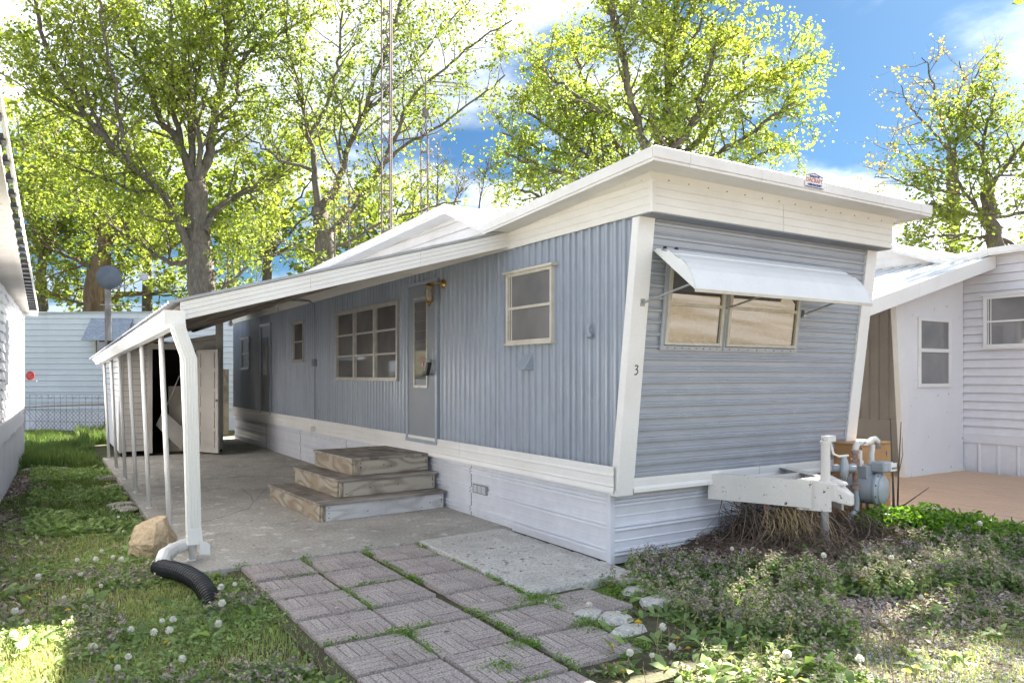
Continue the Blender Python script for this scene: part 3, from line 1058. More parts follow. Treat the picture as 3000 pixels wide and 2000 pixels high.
# flared frieze band under the eave and ribbed fascia below it
PF = [(0, 0), (0.003, .006), (0.05, .006), (0.056, .001), (0.062, .006), (0.11, .006), (0.116, .001), (0.122, .006), (0.17, .006), (0.176, .001), (0.182, .006), (0.228, .006), (0.23, 0)]
xs = [3.745, 5.2, 6.76]
for a, b_ in zip(xs[:-1], xs[1:]):
    A = [(a, 4.066 - w, 2.64 + u) for u, w in PF]; B = [(b_ - .003, 4.066 - w, 2.64 + u) for u, w in PF]
    obj('fascia_panel', MB().strip(A, B), M_cream, home)
b = MB()
b.hexa([(3.735, 4.058, 2.865), (6.77, 4.058, 2.865), (6.77, 4.075, 2.865), (3.735, 4.075, 2.865)],
       [(3.66, 4.0, 2.945), (6.83, 4.0, 2.945), (6.83, 4.02, 2.945), (3.66, 4.02, 2.945)])
fb_ = obj('frieze_band', b, M_cream, home)
b = MB()
for k in range(15):
    x = 3.9 + k * 0.205
    b.lathe([(0.008, 0), (0.008, .006)], (x, 4.052, 2.88), (0, -1, 0), 6)
    if k < 11:
        b.lathe([(0.007, 0), (0.007, .006)], (3.731, 4.15 + k * .19, 2.88), (-1, 0, 0), 6)
obj('screw', b, M_rust, fb_)['kind'] = 'stuff'
b = MB(); b.box(3.735, 3.765, 4.045, 4.075, 2.635, 2.87); obj('corner_cap', b, M_cream, home)
b = MB(); b.box(3.75, 6.76, 4.068, 4.36, 2.632, 2.644)
obj('bay_soffit', b, mat('grey_bay_soffit', (0.26, 0.28, 0.31), 0.6, c2=(0.2, 0.21, 0.23), scale=2), home)
ye = [4.07, 6.0, 8.5, 11.0, 13.5, 16.0, YB]
for a, b_ in zip(ye[:-1], ye[1:]):
    A = [(3.752 - w, a, 2.64 + u) for u, w in PF]; B = [(3.752 - w, b_ - .003, 2.64 + u) for u, w in PF]
    obj('fascia_panel', MB().strip(A, B), M_cream, home)
b = MB()
b.hexa([(3.742, 4.058, 2.865), (3.742, 6.13, 2.865), (3.755, 6.13, 2.865), (3.755, 4.058, 2.865)],
       [(3.665, 4.0, 2.935), (3.72, 6.13, 2.80), (3.735, 6.13, 2.80), (3.68, 4.0, 2.945)])
b = MB()
n_ = 8
for i in range(n_):
    ya, yb = 4.06 + i * .26, 4.06 + (i + 1) * .26
    za, zb = rz(ROOF, ya) - .085, rz(ROOF, yb) - .085
    b.hexa([(3.742, ya, 2.865), (3.742, yb, 2.865), (3.76, yb, 2.865), (3.76, ya, 2.865)],
           [(3.70, ya - .02 * (i == 0), max(za, 2.87)), (3.70, yb, max(zb, 2.87)), (3.76, yb, max(zb, 2.87)), (3.76, ya, max(za, 2.87))])
obj('frieze_band', b, M_cream, home)
# lap boards of the raised part over the carport: each row is a board
for r_ in range(4):
    z0, z1 = 2.872 + r_ * 0.105, 2.872 + (r_ + 1) * 0.105
    A, B = [], []
    for i in range(60):
        y = 6.0 + i * (12.2 / 59)
        zt = rz(ROOF, y) - 0.08
        lo_, hi_ = min(z0, zt), min(z1, zt)
        A.append((3.742 + .0, y, lo_)); B.append((3.754, y, hi_))
    obj('siding_board', MB().strip(A, B), M_white, home)
for xw in (3.765, X1 - .01):
    b = MB()
    pl = [(xw, 4.08, 2.672)] + [(xw, y if y > 4.08 else 4.08, z - .03) for y, z in ROOF[:-1]] + [(xw, YB, 2.9), (xw, YB, 2.672)]
    b.add(pl, [tuple(range(len(pl)))])
    obj('wall_core', b, M_white, home)
# torn flap where the carport meets the fascia
b = MB()
b.add([(3.70, 6.02, 2.82), (3.66, 6.32, 2.80), (3.74, 6.32, 2.86), (3.75, 6.02, 2.865), (3.62, 6.12, 2.845)], [(0, 1, 4), (1, 2, 4), (2, 3, 4), (3, 0, 4)])
obj('bent_flashing', b, M_white, home)
b = MB(); b.box(3.735, 3.748, 6.05, 6.45, 2.80, 2.862); obj('dark_gap', b, M_dark, home)  # dark box, its colour stands for the shade inside the torn hole

# windows of the home ---------------------------------------------------------


def side_window(y0, y1, z0, z1, rows, cols, m_fr, m_gl, parent=home, x=X0, t=0.028, hood=True, sgn=-1, drop=0.0):
    w = MB()
    xo, xi = x + sgn * 0.052, x + sgn * 0.0
    bars_y = [y0 + (y1 - y0) * i / cols for i in range(cols + 1)]
    fw = t
    lo, hi = min(xo, xi), max(xo, xi)
    w.box(lo, hi, y0, y0 + fw, z0, z1); w.box(lo, hi, y1 - fw, y1, z0, z1)
    w.box(lo, hi, y0 + fw, y1 - fw, z0, z0 + fw); w.box(lo, hi, y0 + fw, y1 - fw, z1 - fw, z1)
    for c in bars_y[1:-1]:
        w.box(lo, hi, c - fw * .9, c + fw * .9, z0 + fw, z1 - fw)
    root = obj('window', w, m_fr, parent, bevel=0.003)
    if hood:
        h = MB(); h.box(lo - .018 * (sgn < 0), hi + .018 * (sgn > 0), y0 - .03, y1 + .03, z1, z1 + .022)
        obj('window_hood', h, m_fr, root)
        s_ = MB(); s_.box(lo - .012 * (sgn < 0), hi + .012 * (sgn > 0), y0 - .012, y1 + .012, z0 - .018, z0)
        obj('sill', s_, m_fr, root)
    for ci in range(cols):
        a, b_ = bars_y[ci] + fw, bars_y[ci + 1] - fw
        for ri in range(rows):
            za, zb = z0 + fw + (z1 - z0 - 2 * fw) * ri / rows, z0 + fw + (z1 - z0 - 2 * fw) * (ri + 1) / rows
            p_ = MB(); p_.box(x + sgn * .026, x + sgn * .031, a, b_, za, zb); obj('pane', p_, m_gl, root)
            if ri:
                m_ = MB(); m_.box(lo + .008, hi - .003, a, b_, za - .012, za + .012); obj('glazing_bar', m_, m_fr, root)
            s_ = MB(); s_.box(x + sgn * .032 - .004, x + sgn * .032 + .004, b_ - .055, b_ - .045, za, zb); s_.box(x + sgn * .032 - .004, x + sgn * .032 + .004, b_ - .02, b_ - .012, za, zb)
            obj('glazing_bar', s_, m_fr, root)
    return root


side_window(5.30, 6.05, 1.75, 2.40, 2, 1, M_aluw, M_glassc)
side_window(8.62, 10.89, 1.40, 2.36, 3, 3, M_alu, M_glass)
side_window(12.53, 13.15, 1.70, 2.36, 2, 1, M_alu, M_glass)
side_window(16.4, 17.1, 1.6, 2.25, 2, 1, M_alu, M_glass)

# doors
d = MB(); d.box(X0 - .035, X0 - .005, 7.56, 8.30, 0.715, 2.50)
door = obj('door', d, M_bluedoor, home, bevel=0.004)
f = MB()
for yy in (7.515, 8.30): f.box(X0 - .05, X0 - .008, yy, yy + .045, 0.70, 2.54)
f.box(X0 - .05, X0 - .008, 7.56, 8.30, 2.50, 2.54); f.box(X0 - .055, X0 - .0, 7.515, 8.345, 0.675, 0.714)
obj('door_frame', f, M_blue, door, bevel=0.003)
f = MB()
ya, yb, za, zb = 7.76, 8.13, 1.31, 2.36
for yy in (ya, yb - .028): f.box(X0 - .048, X0 - .036, yy, yy + .028, za, zb)
f.box(X0 - .048, X0 - .036, ya + .028, yb - .028, za, za + .028); f.box(X0 - .048, X0 - .036, ya + .028, yb - .028, zb - .028, zb)
obj('door_window_frame', f, M_alu, door)
for k in range(8):
    p_ = MB(); z_ = za + .1 + k * .112
    p_.hexa([(X0 - .036, ya + .03, z_), (X0 - .036, yb - .03, z_), (X0 - .040, yb - .03, z_), (X0 - .040, ya + .03, z_)],
            [(X0 - .0365, ya + .03, z_ + .108), (X0 - .0365, yb - .03, z_ + .108), (X0 - .0455, yb - .03, z_ + .108), (X0 - .0455, ya + .03, z_ + .108)])
    obj('louvre_pane', p_, M_glass, door)
h = MB(); h.tube([(X0 - .05, 7.53, 1.50), (X0 - .085, 7.525, 1.52), (X0 - .09, 7.525, 1.62), (X0 - .085, 7.525, 1.73), (X0 - .05, 7.53, 1.76)], .006, 6)
h.tube([(X0 - .05, 7.49, 1.77), (X0 - .09, 7.54, 1.74)], .004, 5); h.tube([(X0 - .05, 7.49, 1.50), (X0 - .07, 7.56, 1.52)], .004, 5)
h.lathe([(.022, 0), (.024, .02), (.012, .05), (.026, .055), (.026, .075), (.01, .085)], (X0 - .036, 7.62, 1.61), (-1, 0, 0), 12)
obj('door_handle', h, M_galv, door, smooth=True)
lb = thing('lockbox', 'black key lockbox hanging from the door handle with red tag', 'lockbox', (X0 - .09, 7.63, 1.52))
b = MB(); b.bar((X0 - .1, 7.60, 1.60), (X0 - .1, 7.66, 1.46), .045, .055); b.bar((X0 - .1, 7.65, 1.475), (X0 - .1, 7.75, 1.46), .045, .035)
obj('box_body', b, M_black, lb, bevel=0.005)
b = MB(); b.tube([(X0 - .1, 7.605, 1.59), (X0 - .1, 7.60, 1.64), (X0 - .1, 7.63, 1.66), (X0 - .1, 7.66, 1.63), (X0 - .1, 7.65, 1.58)], .006, 6); b.tube([(X0 - .115, 7.66, 1.6), (X0 - .115, 7.68, 1.5)], .005, 5)
obj('shackle', b, M_galv, lb, smooth=True)
b = MB(); b.lathe([(.03, 0), (.03, .006)], (X0 - .12, 7.72, 1.585), (-1, 0, 0), 12)
obj('key_tag', b, M_red, lb)

d = MB(); d.box(X0 - .03, X0 - .004, 14.72, 15.42, 0.72, 2.42)
door2 = obj('door', d, M_bluedoor, home)
f = MB()
for yy in (14.66, 15.42): f.box(X0 - .045, X0 - .003, yy, yy + .055, 0.70, 2.47)
f.box(X0 - .045, X0 - .003, 14.715, 15.42, 2.42, 2.47)
obj('door_frame', f, M_blue, door2)
p_ = MB(); p_.box(X0 - .036, X0 - .030, 14.9, 15.25, 1.45, 2.2); obj('pane', p_, M_glass, door2)

# front windows on the leaning wall


def FP(x, z, off):
    return Vector((x, yf(z) - off, z))


def fbox(b, xa, xb, za, zb, o0, o1):
    b.hexa([FP(xa, za, o1), FP(xb, za, o1), FP(xb, za, o0), FP(xa, za, o0)], [FP(xa, zb, o1), FP(xb, zb, o1), FP(xb, zb, o0), FP(xa, zb, o0)])


for xa, xb in ((4.115, 4.745), (4.80, 5.69)):
    w = MB()
    fbox(w, xa - .035, xb + .035, 1.65, 1.685, .012, .03); fbox(w, xa - .035, xb + .035, 2.34, 2.37, .012, .03)
    fbox(w, xa - .035, xa, 1.685, 2.34, .012, .03); fbox(w, xb, xb + .035, 1.685, 2.34, .012, .03)
    root = obj('window', w, M_bluefront, home)
    w = MB()
    fbox(w, xa, xa + .03, 1.69, 2.335, .016, .045); fbox(w, xb - .03, xb, 1.69, 2.335, .016, .045)
    fbox(w, xa + .03, xb - .03, 1.69, 1.715, .016, .045); fbox(w, xa + .03, xb - .03, 2.31, 2.335, .016, .045)
    fbox(w, xa + .03, xb - .03, 1.995, 2.02, .016, .042)
    obj('window_frame', w, M_aluw, root, bevel=0.002)
    for za, zb in ((1.715, 1.995), (2.02, 2.31)):
        p_ = MB(); fbox(p_, xa + .03, xb - .03, za, zb, .018, .026); obj('pane', p_, M_glassf, root)
    s_ = MB()
    for k in range(8):
        s_.lathe([(.005, 0), (.005, .006)], FP(xa + (xb - xa) * (k + .5) / 8, 1.667, .03), (0, -1, 0), 6)
    obj('screw', s_, M_rust, root)['kind'] = 'stuff'

# window awning on the front wall
aw = thing('window_awning', 'white metal window awning over the front windows', 'awning', (4.95, 4.2, 2.4))
prof = [(0.02, 2.405), (0.05, 2.40), (.06, 2.412), (0.10, 2.404), (0.11, 2.388), (0.17, 2.372), (0.18, 2.382), (0.23, 2.355), (0.24, 2.34), (0.30, 2.30), (0.31, 2.305), (0.36, 2.26), (0.40, 2.21), (0.43, 2.15), (0.455, 2.085), (0.46, 2.06)]
segs = [(3.93, 4.62), (4.622, 5.31), (5.312, 6.02)]
ya0 = yf(2.4)
for a, b_ in segs:
    A = [(a, ya0 - p, z) for p, z in prof]; B = [(b_, ya0 - p, z) for p, z in prof]
    m_ = MB().strip(A, B)
    m_.strip([(q[0], q[1] + .003, q[2] - .004) for q in B], [(q[0], q[1] + .003, q[2] - .004) for q in A])
    obj('awning_panel', m_, M_roof, aw)
for xw in (3.926, 6.024):
    m_ = MB()
    pl = [(xw, ya0 - p, z - .003) for p, z in prof]
    m_.prism(pl, (.004, 0, 0))
    obj('awning_wing', m_, M_roof, aw)
m_ = MB(); m_.box(3.925, 6.03, ya0 - .468, ya0 - .452, 2.043, 2.066); obj('front_rail', m_, M_aluw, aw)
m_ = MB(); fbox(m_, 3.92, 6.03, 2.39, 2.43, .01, .028); obj('mounting_rail', m_, M_bluefront, aw)
for (xa, xb) in ((3.86, 4.12), (4.77, 5.06), (5.78, 6.0)):
    m_ = MB(); m_.tube([FP(xa, 2.0, .04), (xb, ya0 - .40, 2.17)], .009, 6); m_.hexa([FP(xa - .02, 1.975, .035), FP(xa + .02, 1.975, .035), FP(xa + .02, 1.975, .012), FP(xa - .02, 1.975, .012)],
        [FP(xa - .02, 2.03, .035), FP(xa + .02, 2.03, .035), FP(xa + .02, 2.03, .012), FP(xa - .02, 2.03, .012)])
    obj('support_arm', m_, M_galv, aw)
m_ = MB()
for p in (.115, .235): m_.lathe([(.018, 0), (.014, .012), (.003, .02)], (3.96, ya0 - p, 2.375 if p > .2 else 2.40), (0, -.3, 1), 8)
obj('clip', m_, M_black, aw)

# maker's plaque on the front eave: built flat where it stands
pq = thing('roof_plaque', 'white house shaped maker plaque on the front roof trim', 'sign', (5.23, 3.80, 3.0))
m_ = MB()
xa, xb, yy = 5.12, 5.345, 3.79
cxm = (xa + xb) / 2
m_.prism([(xa, yy, 2.945), (xb, yy, 2.945), (xb, yy, 3.04), (cxm, yy, 3.062), (xa, yy, 3.04)], (0, .006, 0))
obj('plate', m_, M_trim, pq)
m_ = MB()
m_.bar((xa, yy - .002, 3.038), (cxm, yy - .002, 3.06), .002, .006); m_.bar((cxm, yy - .002, 3.06), (xb, yy - .002, 3.038), .002, .006)
m_.bar((xa, yy - .002, 2.949), (xb, yy - .002, 2.949), .002, .006)
obj('border', m_, M_signblue, pq)
R90 = (rad(90), 0, 0)
text('QUALITY BY', 0.022, (cxm, yy - .003, 3.034), R90, M_signblue, pq, 'lettering', bold=.0006)
text('DACRAFT', 0.047, (cxm, yy - .003, 3.003), R90, M_signred, pq, 'lettering', bold=.0005)
text('1-800-DACRAFT', 0.025, (cxm, yy - .003, 2.967), R90, M_signblue, pq, 'lettering', bold=.0008)

# dryer vent, meter stub, lantern, bulbs, conduit on the side wall
m_ = MB()
yv, zv = 5.70, 1.56
m_.hexa([(X0 - .02, yv - .075, zv - .06), (X0 - .02, yv + .075, zv - .06), (X0 - .12, yv + .07, zv - .055), (X0 - .12, yv - .07, zv - .055)],
        [(X0 - .012, yv - .075, zv + .09), (X0 - .012, yv + .075, zv + .09), (X0 - .035, yv + .07, zv + .085), (X0 - .035, yv - .07, zv + .085)])
obj('wall_vent', m_, M_blue, home, bevel=0.004)
m_ = MB()
m_.lathe([(.026, 0), (.03, .02), (.02, .035), (.012, .05)], (X0 - .012, 4.80, 1.78), (-1, 0, -.2), 10)
m_.tube([(X0 - .03, 4.80, 1.78), (X0 - .035, 4.805, 1.83), (X0 - .02, 4.80, 1.86)], .016, 8)
obj('pipe_stub', m_, M_blue, home, smooth=True)
lan = thing('wall_lantern', 'brass wall lantern mounted above the side door', 'lantern', (X0 - .01, 7.42, 2.42))
m_ = MB(); m_.lathe([(.055, 0), (.055, .012), (.035, .03), (.015, .035)], (X0 - .012, 7.40, 2.46), (-1, 0, 0), 14)
m_.tube([(X0 - .04, 7.40, 2.46), (X0 - .08, 7.44, 2.475), (X0 - .13, 7.48, 2.47), (X0 - .15, 7.49, 2.44)], .012, 8)
obj('bracket', m_, M_brass, lan, smooth=True)
c_ = (X0 - .15, 7.49, 2.27)
m_ = MB(); m_.lathe([(.03, .155), (.052, .16), (.052, .168), (.028, .195), (.008, .205)], c_, (0, 0, 1), 12)
m_.lathe([(.004, -.06), (.014, -.05), (.008, -.035), (.028, -.02), (.05, -.0), (.05, .01), (.03, .012)], c_, (0, 0, 1), 12)
for k in range(6):
    a = k * math.pi / 3
    m_.tube([(c_[0] + .036 * math.cos(a), c_[1] + .036 * math.sin(a), c_[2] + .005), (c_[0] + .05 * math.cos(a), c_[1] + .05 * math.sin(a), c_[2] + .09), (c_[0] + .036 * math.cos(a), c_[1] + .036 * math.sin(a), c_[2] + .16)], .004, 5)
obj('cage', m_, M_brass, lan, smooth=True)
m_ = MB(); m_.lathe([(.03, .012), (.043, .08), (.032, .155)], c_, (0, 0, 1), 12)
obj('glass_chimney', m_, mat('lantern_glass', (0.45, 0.43, 0.38), 0.08, c2=(0.25, 0.23, 0.2), scale=20, spec=0.8), lan, smooth=True)

cond = thing('conduit', 'thin grey electrical conduit down the wall under the carport', 'pipe', (X0, 11.95, 1.6))
m_ = MB(); m_.tube([(X0 - .5, 12.1, 2.66), (X0 - .12, 11.97, 2.65), (X0 - .035, 11.95, 2.60), (X0 - .025, 11.95, 2.4), (X0 - .025, 11.95, 0.60)], .014, 8)
obj('pipe', m_, M_bluedoor, cond, smooth=True)
m_ = MB(); m_.box(X0 - .07, X0 - .01, 11.9, 12.0, 1.60, 1.72); obj('junction_box', m_, M_bluedoor, cond, bevel=.006)
m_ = MB(); m_.box(3.66, 3.735, 11.86, 11.93, 0.56, 0.64); m_.box(3.67, 3.735, 11.92, 12.04, 0.57, 0.61); m_.tube([(3.69, 11.9, .56), (3.68, 11.88, .5)], .012, 6)
obj('outlet_box', m_, M_trim, cond, bevel=.006)

# hitch ----------------------------------------------------------------------
hit = thing('trailer_hitch', 'white painted steel hitch sticking out under the front wall', 'hitch', (5.27, 3.7, 0.1))
apex = Vector((5.30, 3.66, 0))


def channel(a, b, z0, z1, w=.06):
    a = Vector(a); b = Vector(b)
    d_ = (b - a).normalized(); s_ = Vector((d_.y, -d_.x, 0))
    q = MB()
    q.bar((a.x, a.y, (z0 + z1) / 2), (b.x, b.y, (z0 + z1) / 2), .008, z1 - z0)
    return q, s_


bl, s_ = channel((4.79, 4.50, 0), (5.13, 3.74, 0), .41, .625)
for z in (.412, .618):
    bl.bar((4.79 + s_.x * .0 + .03, 4.52, z), (5.13 + .03, 3.76, z), .06, .008)
obj('beam', bl, M_hitch, hit)
br_, s_ = channel((5.76, 4.50, 0), (5.43, 3.80, 0), .41, .625)
for z in (.412, .618):
    br_.bar((5.73, 4.52, z), (5.40, 3.80, z), .06, .008)
obj('beam', br_, M_hitch, hit, label='beam with dark rust spots')
m_ = MB(); m_.box(4.95, 5.60, 4.15, 4.156, .42, .62); obj('cross_plate', m_, M_hitch, hit)
m_ = MB()
m_.prism([(5.085, 3.84, .39), (5.235, 3.64, .385), (5.235, 3.64, .50), (5.12, 3.79, .635), (5.085, 3.84, .635)], (.012, .008, 0))
m_.prism([(5.50, 3.84, .39), (5.39, 3.64, .385), (5.39, 3.64, .50), (5.46, 3.79, .635), (5.50, 3.84, .635)], (-.012, .008, 0))
m_.add([(5.085, 3.84, .635), (5.50, 3.84, .635), (5.40, 3.64, .61), (5.24, 3.64, .61)], [(0, 1, 2, 3)])
obj('gusset_plate', m_, M_hitch, hit)
m_ = MB()
m_.hexa([(5.15, 3.77, .49), (5.42, 3.77, .49), (5.38, 3.62, .46), (5.26, 3.62, .46)], [(5.11, 3.80, .645), (5.46, 3.80, .645), (5.40, 3.62, .605), (5.25, 3.62, .605)])
m_.hexa([(5.265, 3.625, .455), (5.385, 3.625, .455), (5.40, 3.55, .435), (5.325, 3.53, .435)], [(5.265, 3.63, .59), (5.385, 3.63, .59), (5.40, 3.55, .52), (5.33, 3.53, .52)])
m_.hexa([(5.28, 3.68, .60), (5.38, 3.68, .60), (5.38, 3.58, .59), (5.31, 3.58, .59)], [(5.28, 3.68, .635), (5.38, 3.68, .635), (5.37, 3.59, .615), (5.32, 3.59, .615)])
obj('coupler', m_, M_hitch, hit, bevel=0.012, seg=2)
m_ = MB(); m_.tube([(5.245, 3.70, .60), (5.245, 3.70, .93)], .036, 16); m_.lathe([(.042, 0), (.042, .02)], (5.245, 3.70, .915), (0, 0, 1), 16)
m_.box(5.235, 5.335, 3.67, 3.73, .93, .975)
jk = obj('jack_tube', m_, M_hitch, hit, smooth=True)
m_ = MB(); m_.tube([(5.29, 3.70, .945), (5.305, 3.69, .90), (5.32, 3.68, .83), (5.36, 3.66, .81), (5.45, 3.64, .815)], .009, 7)
obj('crank', m_, M_hitch, jk, smooth=True)
m_ = MB(); m_.tube([(5.235, 3.70, .40), (5.24, 3.70, .09)], .031, 14); obj('jack_leg', m_, M_galv, hit, smooth=True)
m_ = MB(); m_.tube([(5.02, 4.08, .42), (5.02, 4.08, .36)], .016, 7); m_.tube([(5.02, 4.08, .36), (4.96, 4.12, .12)], .012, 7)
obj('chain_stub', m_, M_rust, hit)

# gas meter --------------------------------------------------------------------
gm_ = thing('gas_meter', 'grey gas meter with rusty pipes beside the hitch', 'gas meter', (6.35, 4.05, 0.1))
c_ = Vector((6.36, 3.98, 0.50))
ax = (0.25, -1, 0)
m_ = MB(); m_.lathe([(.10, .16), (.128, .14), (.135, .06), (.135, -.06), (.128, -.12), (.10, -.14)], c_, ax, 22)
m_.box(6.26, 6.46, 3.92, 4.06, .60, .70)
body = obj('meter_body', m_, M_meter, gm_, smooth=True)
m_ = MB(); m_.lathe([(.15, 0), (.15, .018), (.115, .05), (.06, .065)], c_ + Vector((.022, -.09, 0)) * 1.0, ax, 24)
obj('cover_plate', m_, M_meter, body, smooth=True)
m_ = MB()
for k in range(9):
    a = k * 2 * math.pi / 9
    p_ = c_ + Vector((.022, -.09, 0)) + Vector((math.cos(a) * .138 * .97, math.cos(a) * .138 * .24, math.sin(a) * .138))
    m_.lathe([(.009, .015), (.009, .03)], p_, ax, 6)
obj('bolt', m_, M_black, body)
m_ = MB(); m_.box(6.33, 6.49, 3.80, 3.93, .655, .745)
idx = obj('index_box', m_, M_meter, body, bevel=.012)
m_ = MB(); m_.box(6.415, 6.50, 3.785, 3.80, .665, .735)
dial = obj('dial_face', m_, M_trim, body)
text('8 8 8 8', .024, (6.458, 3.7835, .69), R90, M_ink, gm_, 'dial_digits')
m_ = MB()
m_.tube([(6.27, 3.99, .70), (6.27, 3.99, .84)], .022, 10); m_.tube([(6.45, 3.99, .70), (6.45, 3.99, .80), (6.47, 3.99, .88)], .022, 10)
m_.tube([(6.19, 3.98, .82), (6.20, 3.98, .88), (6.24, 3.98, .91), (6.30, 3.98, .905), (6.40, 3.99, .90), (6.46, 4.0, .925), (6.52, 4.0, .93), (6.56, 4.0, .90)], .026, 10)
for p_, h_ in (((6.27, 3.99, .72), .03), ((6.45, 3.99, .71), .03), ((6.31, 3.98, .885), .035)): m_.lathe([(.034, 0), (.034, h_)], p_, (0, 0, 1), 8)
obj('pipe', m_, M_hitch, gm_, smooth=True)
m_ = MB(); m_.tube([(6.19, 3.98, .85), (6.19, 3.98, .56)], .022, 10); m_.lathe([(.036, 0), (.036, .05)], (6.19, 3.98, .72), (0, 0, 1), 8); m_.lathe([(.038, 0), (.038, .04)], (6.19, 3.98, .50), (0, 0, 1), 8)
m_.lathe([(.034, 0), (.034, .03)], (6.19, 3.98, .82), (0, 0, 1), 8)
obj('pipe', m_, M_rust, gm_, smooth=True, label='rusty brown riser pipe')
m_ = MB(); m_.tube([(6.56, 4.0, .91), (6.57, 4.0, .84)], .026, 8); obj('pipe_end', m_, M_rust, gm_, smooth=True)
m_ = MB(); m_.tube([(6.19, 3.98, .52), (6.20, 3.97, .40), (6.18, 3.96, .33), (6.10, 3.97, .27), (6.05, 3.98, .08)], .024, 10)
obj('pipe', m_, M_meter, gm_, smooth=True)
m_ = MB(); m_.tube([(6.40, 4.0, .38), (6.40, 4.0, .05)], .016, 8); obj('support_leg', m_, M_meter, gm_, smooth=True)
m_ = MB()
m_.lathe([(.02, -.09), (.035, -.08), (.035, -.03), (.11, -.015), (.118, 0), (.11, .02), (.06, .035), (.03, .04), (.03, .1)], (5.98, 3.95, .70), (.55, -.83, 0), 20)
m_.tube([(6.0, 3.93, .70), (6.17, 3.98, .71)], .03, 10)
obj('regulator', m_, M_meter, gm_, smooth=True)

gm_.location = gm_.location + Vector((-.13, 0, -.05))

# tan drawer box ---------------------------------------------------------------
dr = thing('drawer_cabinet', 'tan painted outdoor cabinet with four drawers behind the gas meter', 'cabinet', (6.7, 4.35, 0.08))
m_ = MB(); m_.box(6.46, 6.95, 4.20, 4.52, .08, .80); m_.box(6.45, 6.965, 4.185, 4.53, .80, .815); obj('carcass', m_, M_tan, dr, bevel=.003)
for k in range(4):
    m_ = MB(); m_.box(6.475, 6.935, 4.182, 4.198, .10 + k * .172, .262 + k * .172)
    dd = obj('drawer', m_, M_tan, dr, bevel=.004)
    if k == 3:
        m_ = MB(); m_.box(6.86, 6.872, 4.172, 4.182, .69, .73); obj('pull', m_, M_galv, dd)

# ------------------------------------------------------------------ carport
cp = thing('carport', 'white carport roof along the blue home with round posts and gutter', 'carport', (2.3, 10.5, 0))


def cz(x, y):
    ze = 1.985 - 0.020 * (y - 6.0)
    return ze + (2.80 - ze) * (x - 0.88) / (3.78 - 0.88)


PR = [(0, 0), (.2, 0), (.3, .018), (.45, .018), (.55, 0), (.95, 0)]
yy0 = 6.05
k = 0
while yy0 < 16.3:
    L_ = 0.66
    prof = ribs(L_, 0.165, PR)
    A = [(0.80, yy0 + u, cz(0.80, yy0 + u) + .02 + w) for u, w in prof]
    B = [(3.76, yy0 + u, cz(3.76, yy0 + u) + .02 + w) for u, w in prof]
    m_ = MB().strip(A, B)
    obj('roof_panel', m_, M_galv if False else M_roof, cp)
    yy0 += L_ + .002
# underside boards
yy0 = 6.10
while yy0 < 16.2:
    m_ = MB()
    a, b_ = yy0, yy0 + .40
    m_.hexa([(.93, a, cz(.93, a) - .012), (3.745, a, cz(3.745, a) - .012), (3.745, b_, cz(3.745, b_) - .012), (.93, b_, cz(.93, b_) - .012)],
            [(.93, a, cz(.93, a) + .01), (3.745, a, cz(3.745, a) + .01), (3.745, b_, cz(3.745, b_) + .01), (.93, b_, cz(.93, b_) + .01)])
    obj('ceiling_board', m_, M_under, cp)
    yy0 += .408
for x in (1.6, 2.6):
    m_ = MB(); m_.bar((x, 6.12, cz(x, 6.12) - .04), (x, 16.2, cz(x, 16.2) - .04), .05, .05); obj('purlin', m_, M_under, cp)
# front fascia, in three lengths, with fluting
cuts = [0.885, 1.86, 2.84, 3.765]
for a, b_ in zip(cuts[:-1], cuts[1:]):
    m_ = MB()
    for z0, z1, yo in ((-.125, -.092, .0), (-.09, -.057, .003), (-.055, -.022, .0), (-.02, .012, .003)):
        m_.hexa([(a, 6.03 + yo, cz(a, 6.05) + z0), (b_ - .002, 6.03 + yo, cz(b_, 6.05) + z0), (b_ - .002, 6.06, cz(b_, 6.05) + z0), (a, 6.06, cz(a, 6.05) + z0)],
                [(a, 6.03 + yo, cz(a, 6.05) + z1), (b_ - .002, 6.03 + yo, cz(b_, 6.05) + z1), (b_ - .002, 6.06, cz(b_, 6.05) + z1), (a, 6.06, cz(a, 6.05) + z1)])
    obj('fascia_board', m_, M_trim, cp)
m_ = MB(); m_.bar((.80, 6.045, cz(.80, 6.05) + .028), (3.765, 6.045, cz(3.765, 6.05) + .028), .05, .022); obj('edge_trim', m_, M_galv, cp)
# gutter (trough, open at the top)
g0, g1 = 6.0, 15.0
m_ = MB()


def gprof(y):
    zt = cz(.88, y) - .065
    return [(.905, y, zt), (.905, y, zt - .10), (.83, y, zt - .10), (.80, y, zt - .055), (.775, y, zt - .02), (.77, y, zt), (.78, y, zt)]


ysg = np.linspace(g0, g1, 8)
for a, b_ in zip(ysg[:-1], ysg[1:]): m_.strip(gprof(a), gprof(b_))
m_.add(gprof(g0)[:6], [(0, 1, 2, 3, 4, 5)])
m_.bar((.772, g0, gprof(g0)[0][2]), (.772, g1, gprof(g1)[0][2]), .012, .008)
obj('gutter', m_, M_trim, cp)
m_ = MB(); m_.box(.765, .91, 5.985, 6.0, gprof(g0)[1][2], gprof(g0)[0][2] + .01); obj('gutter_end', m_, M_trim, cp)
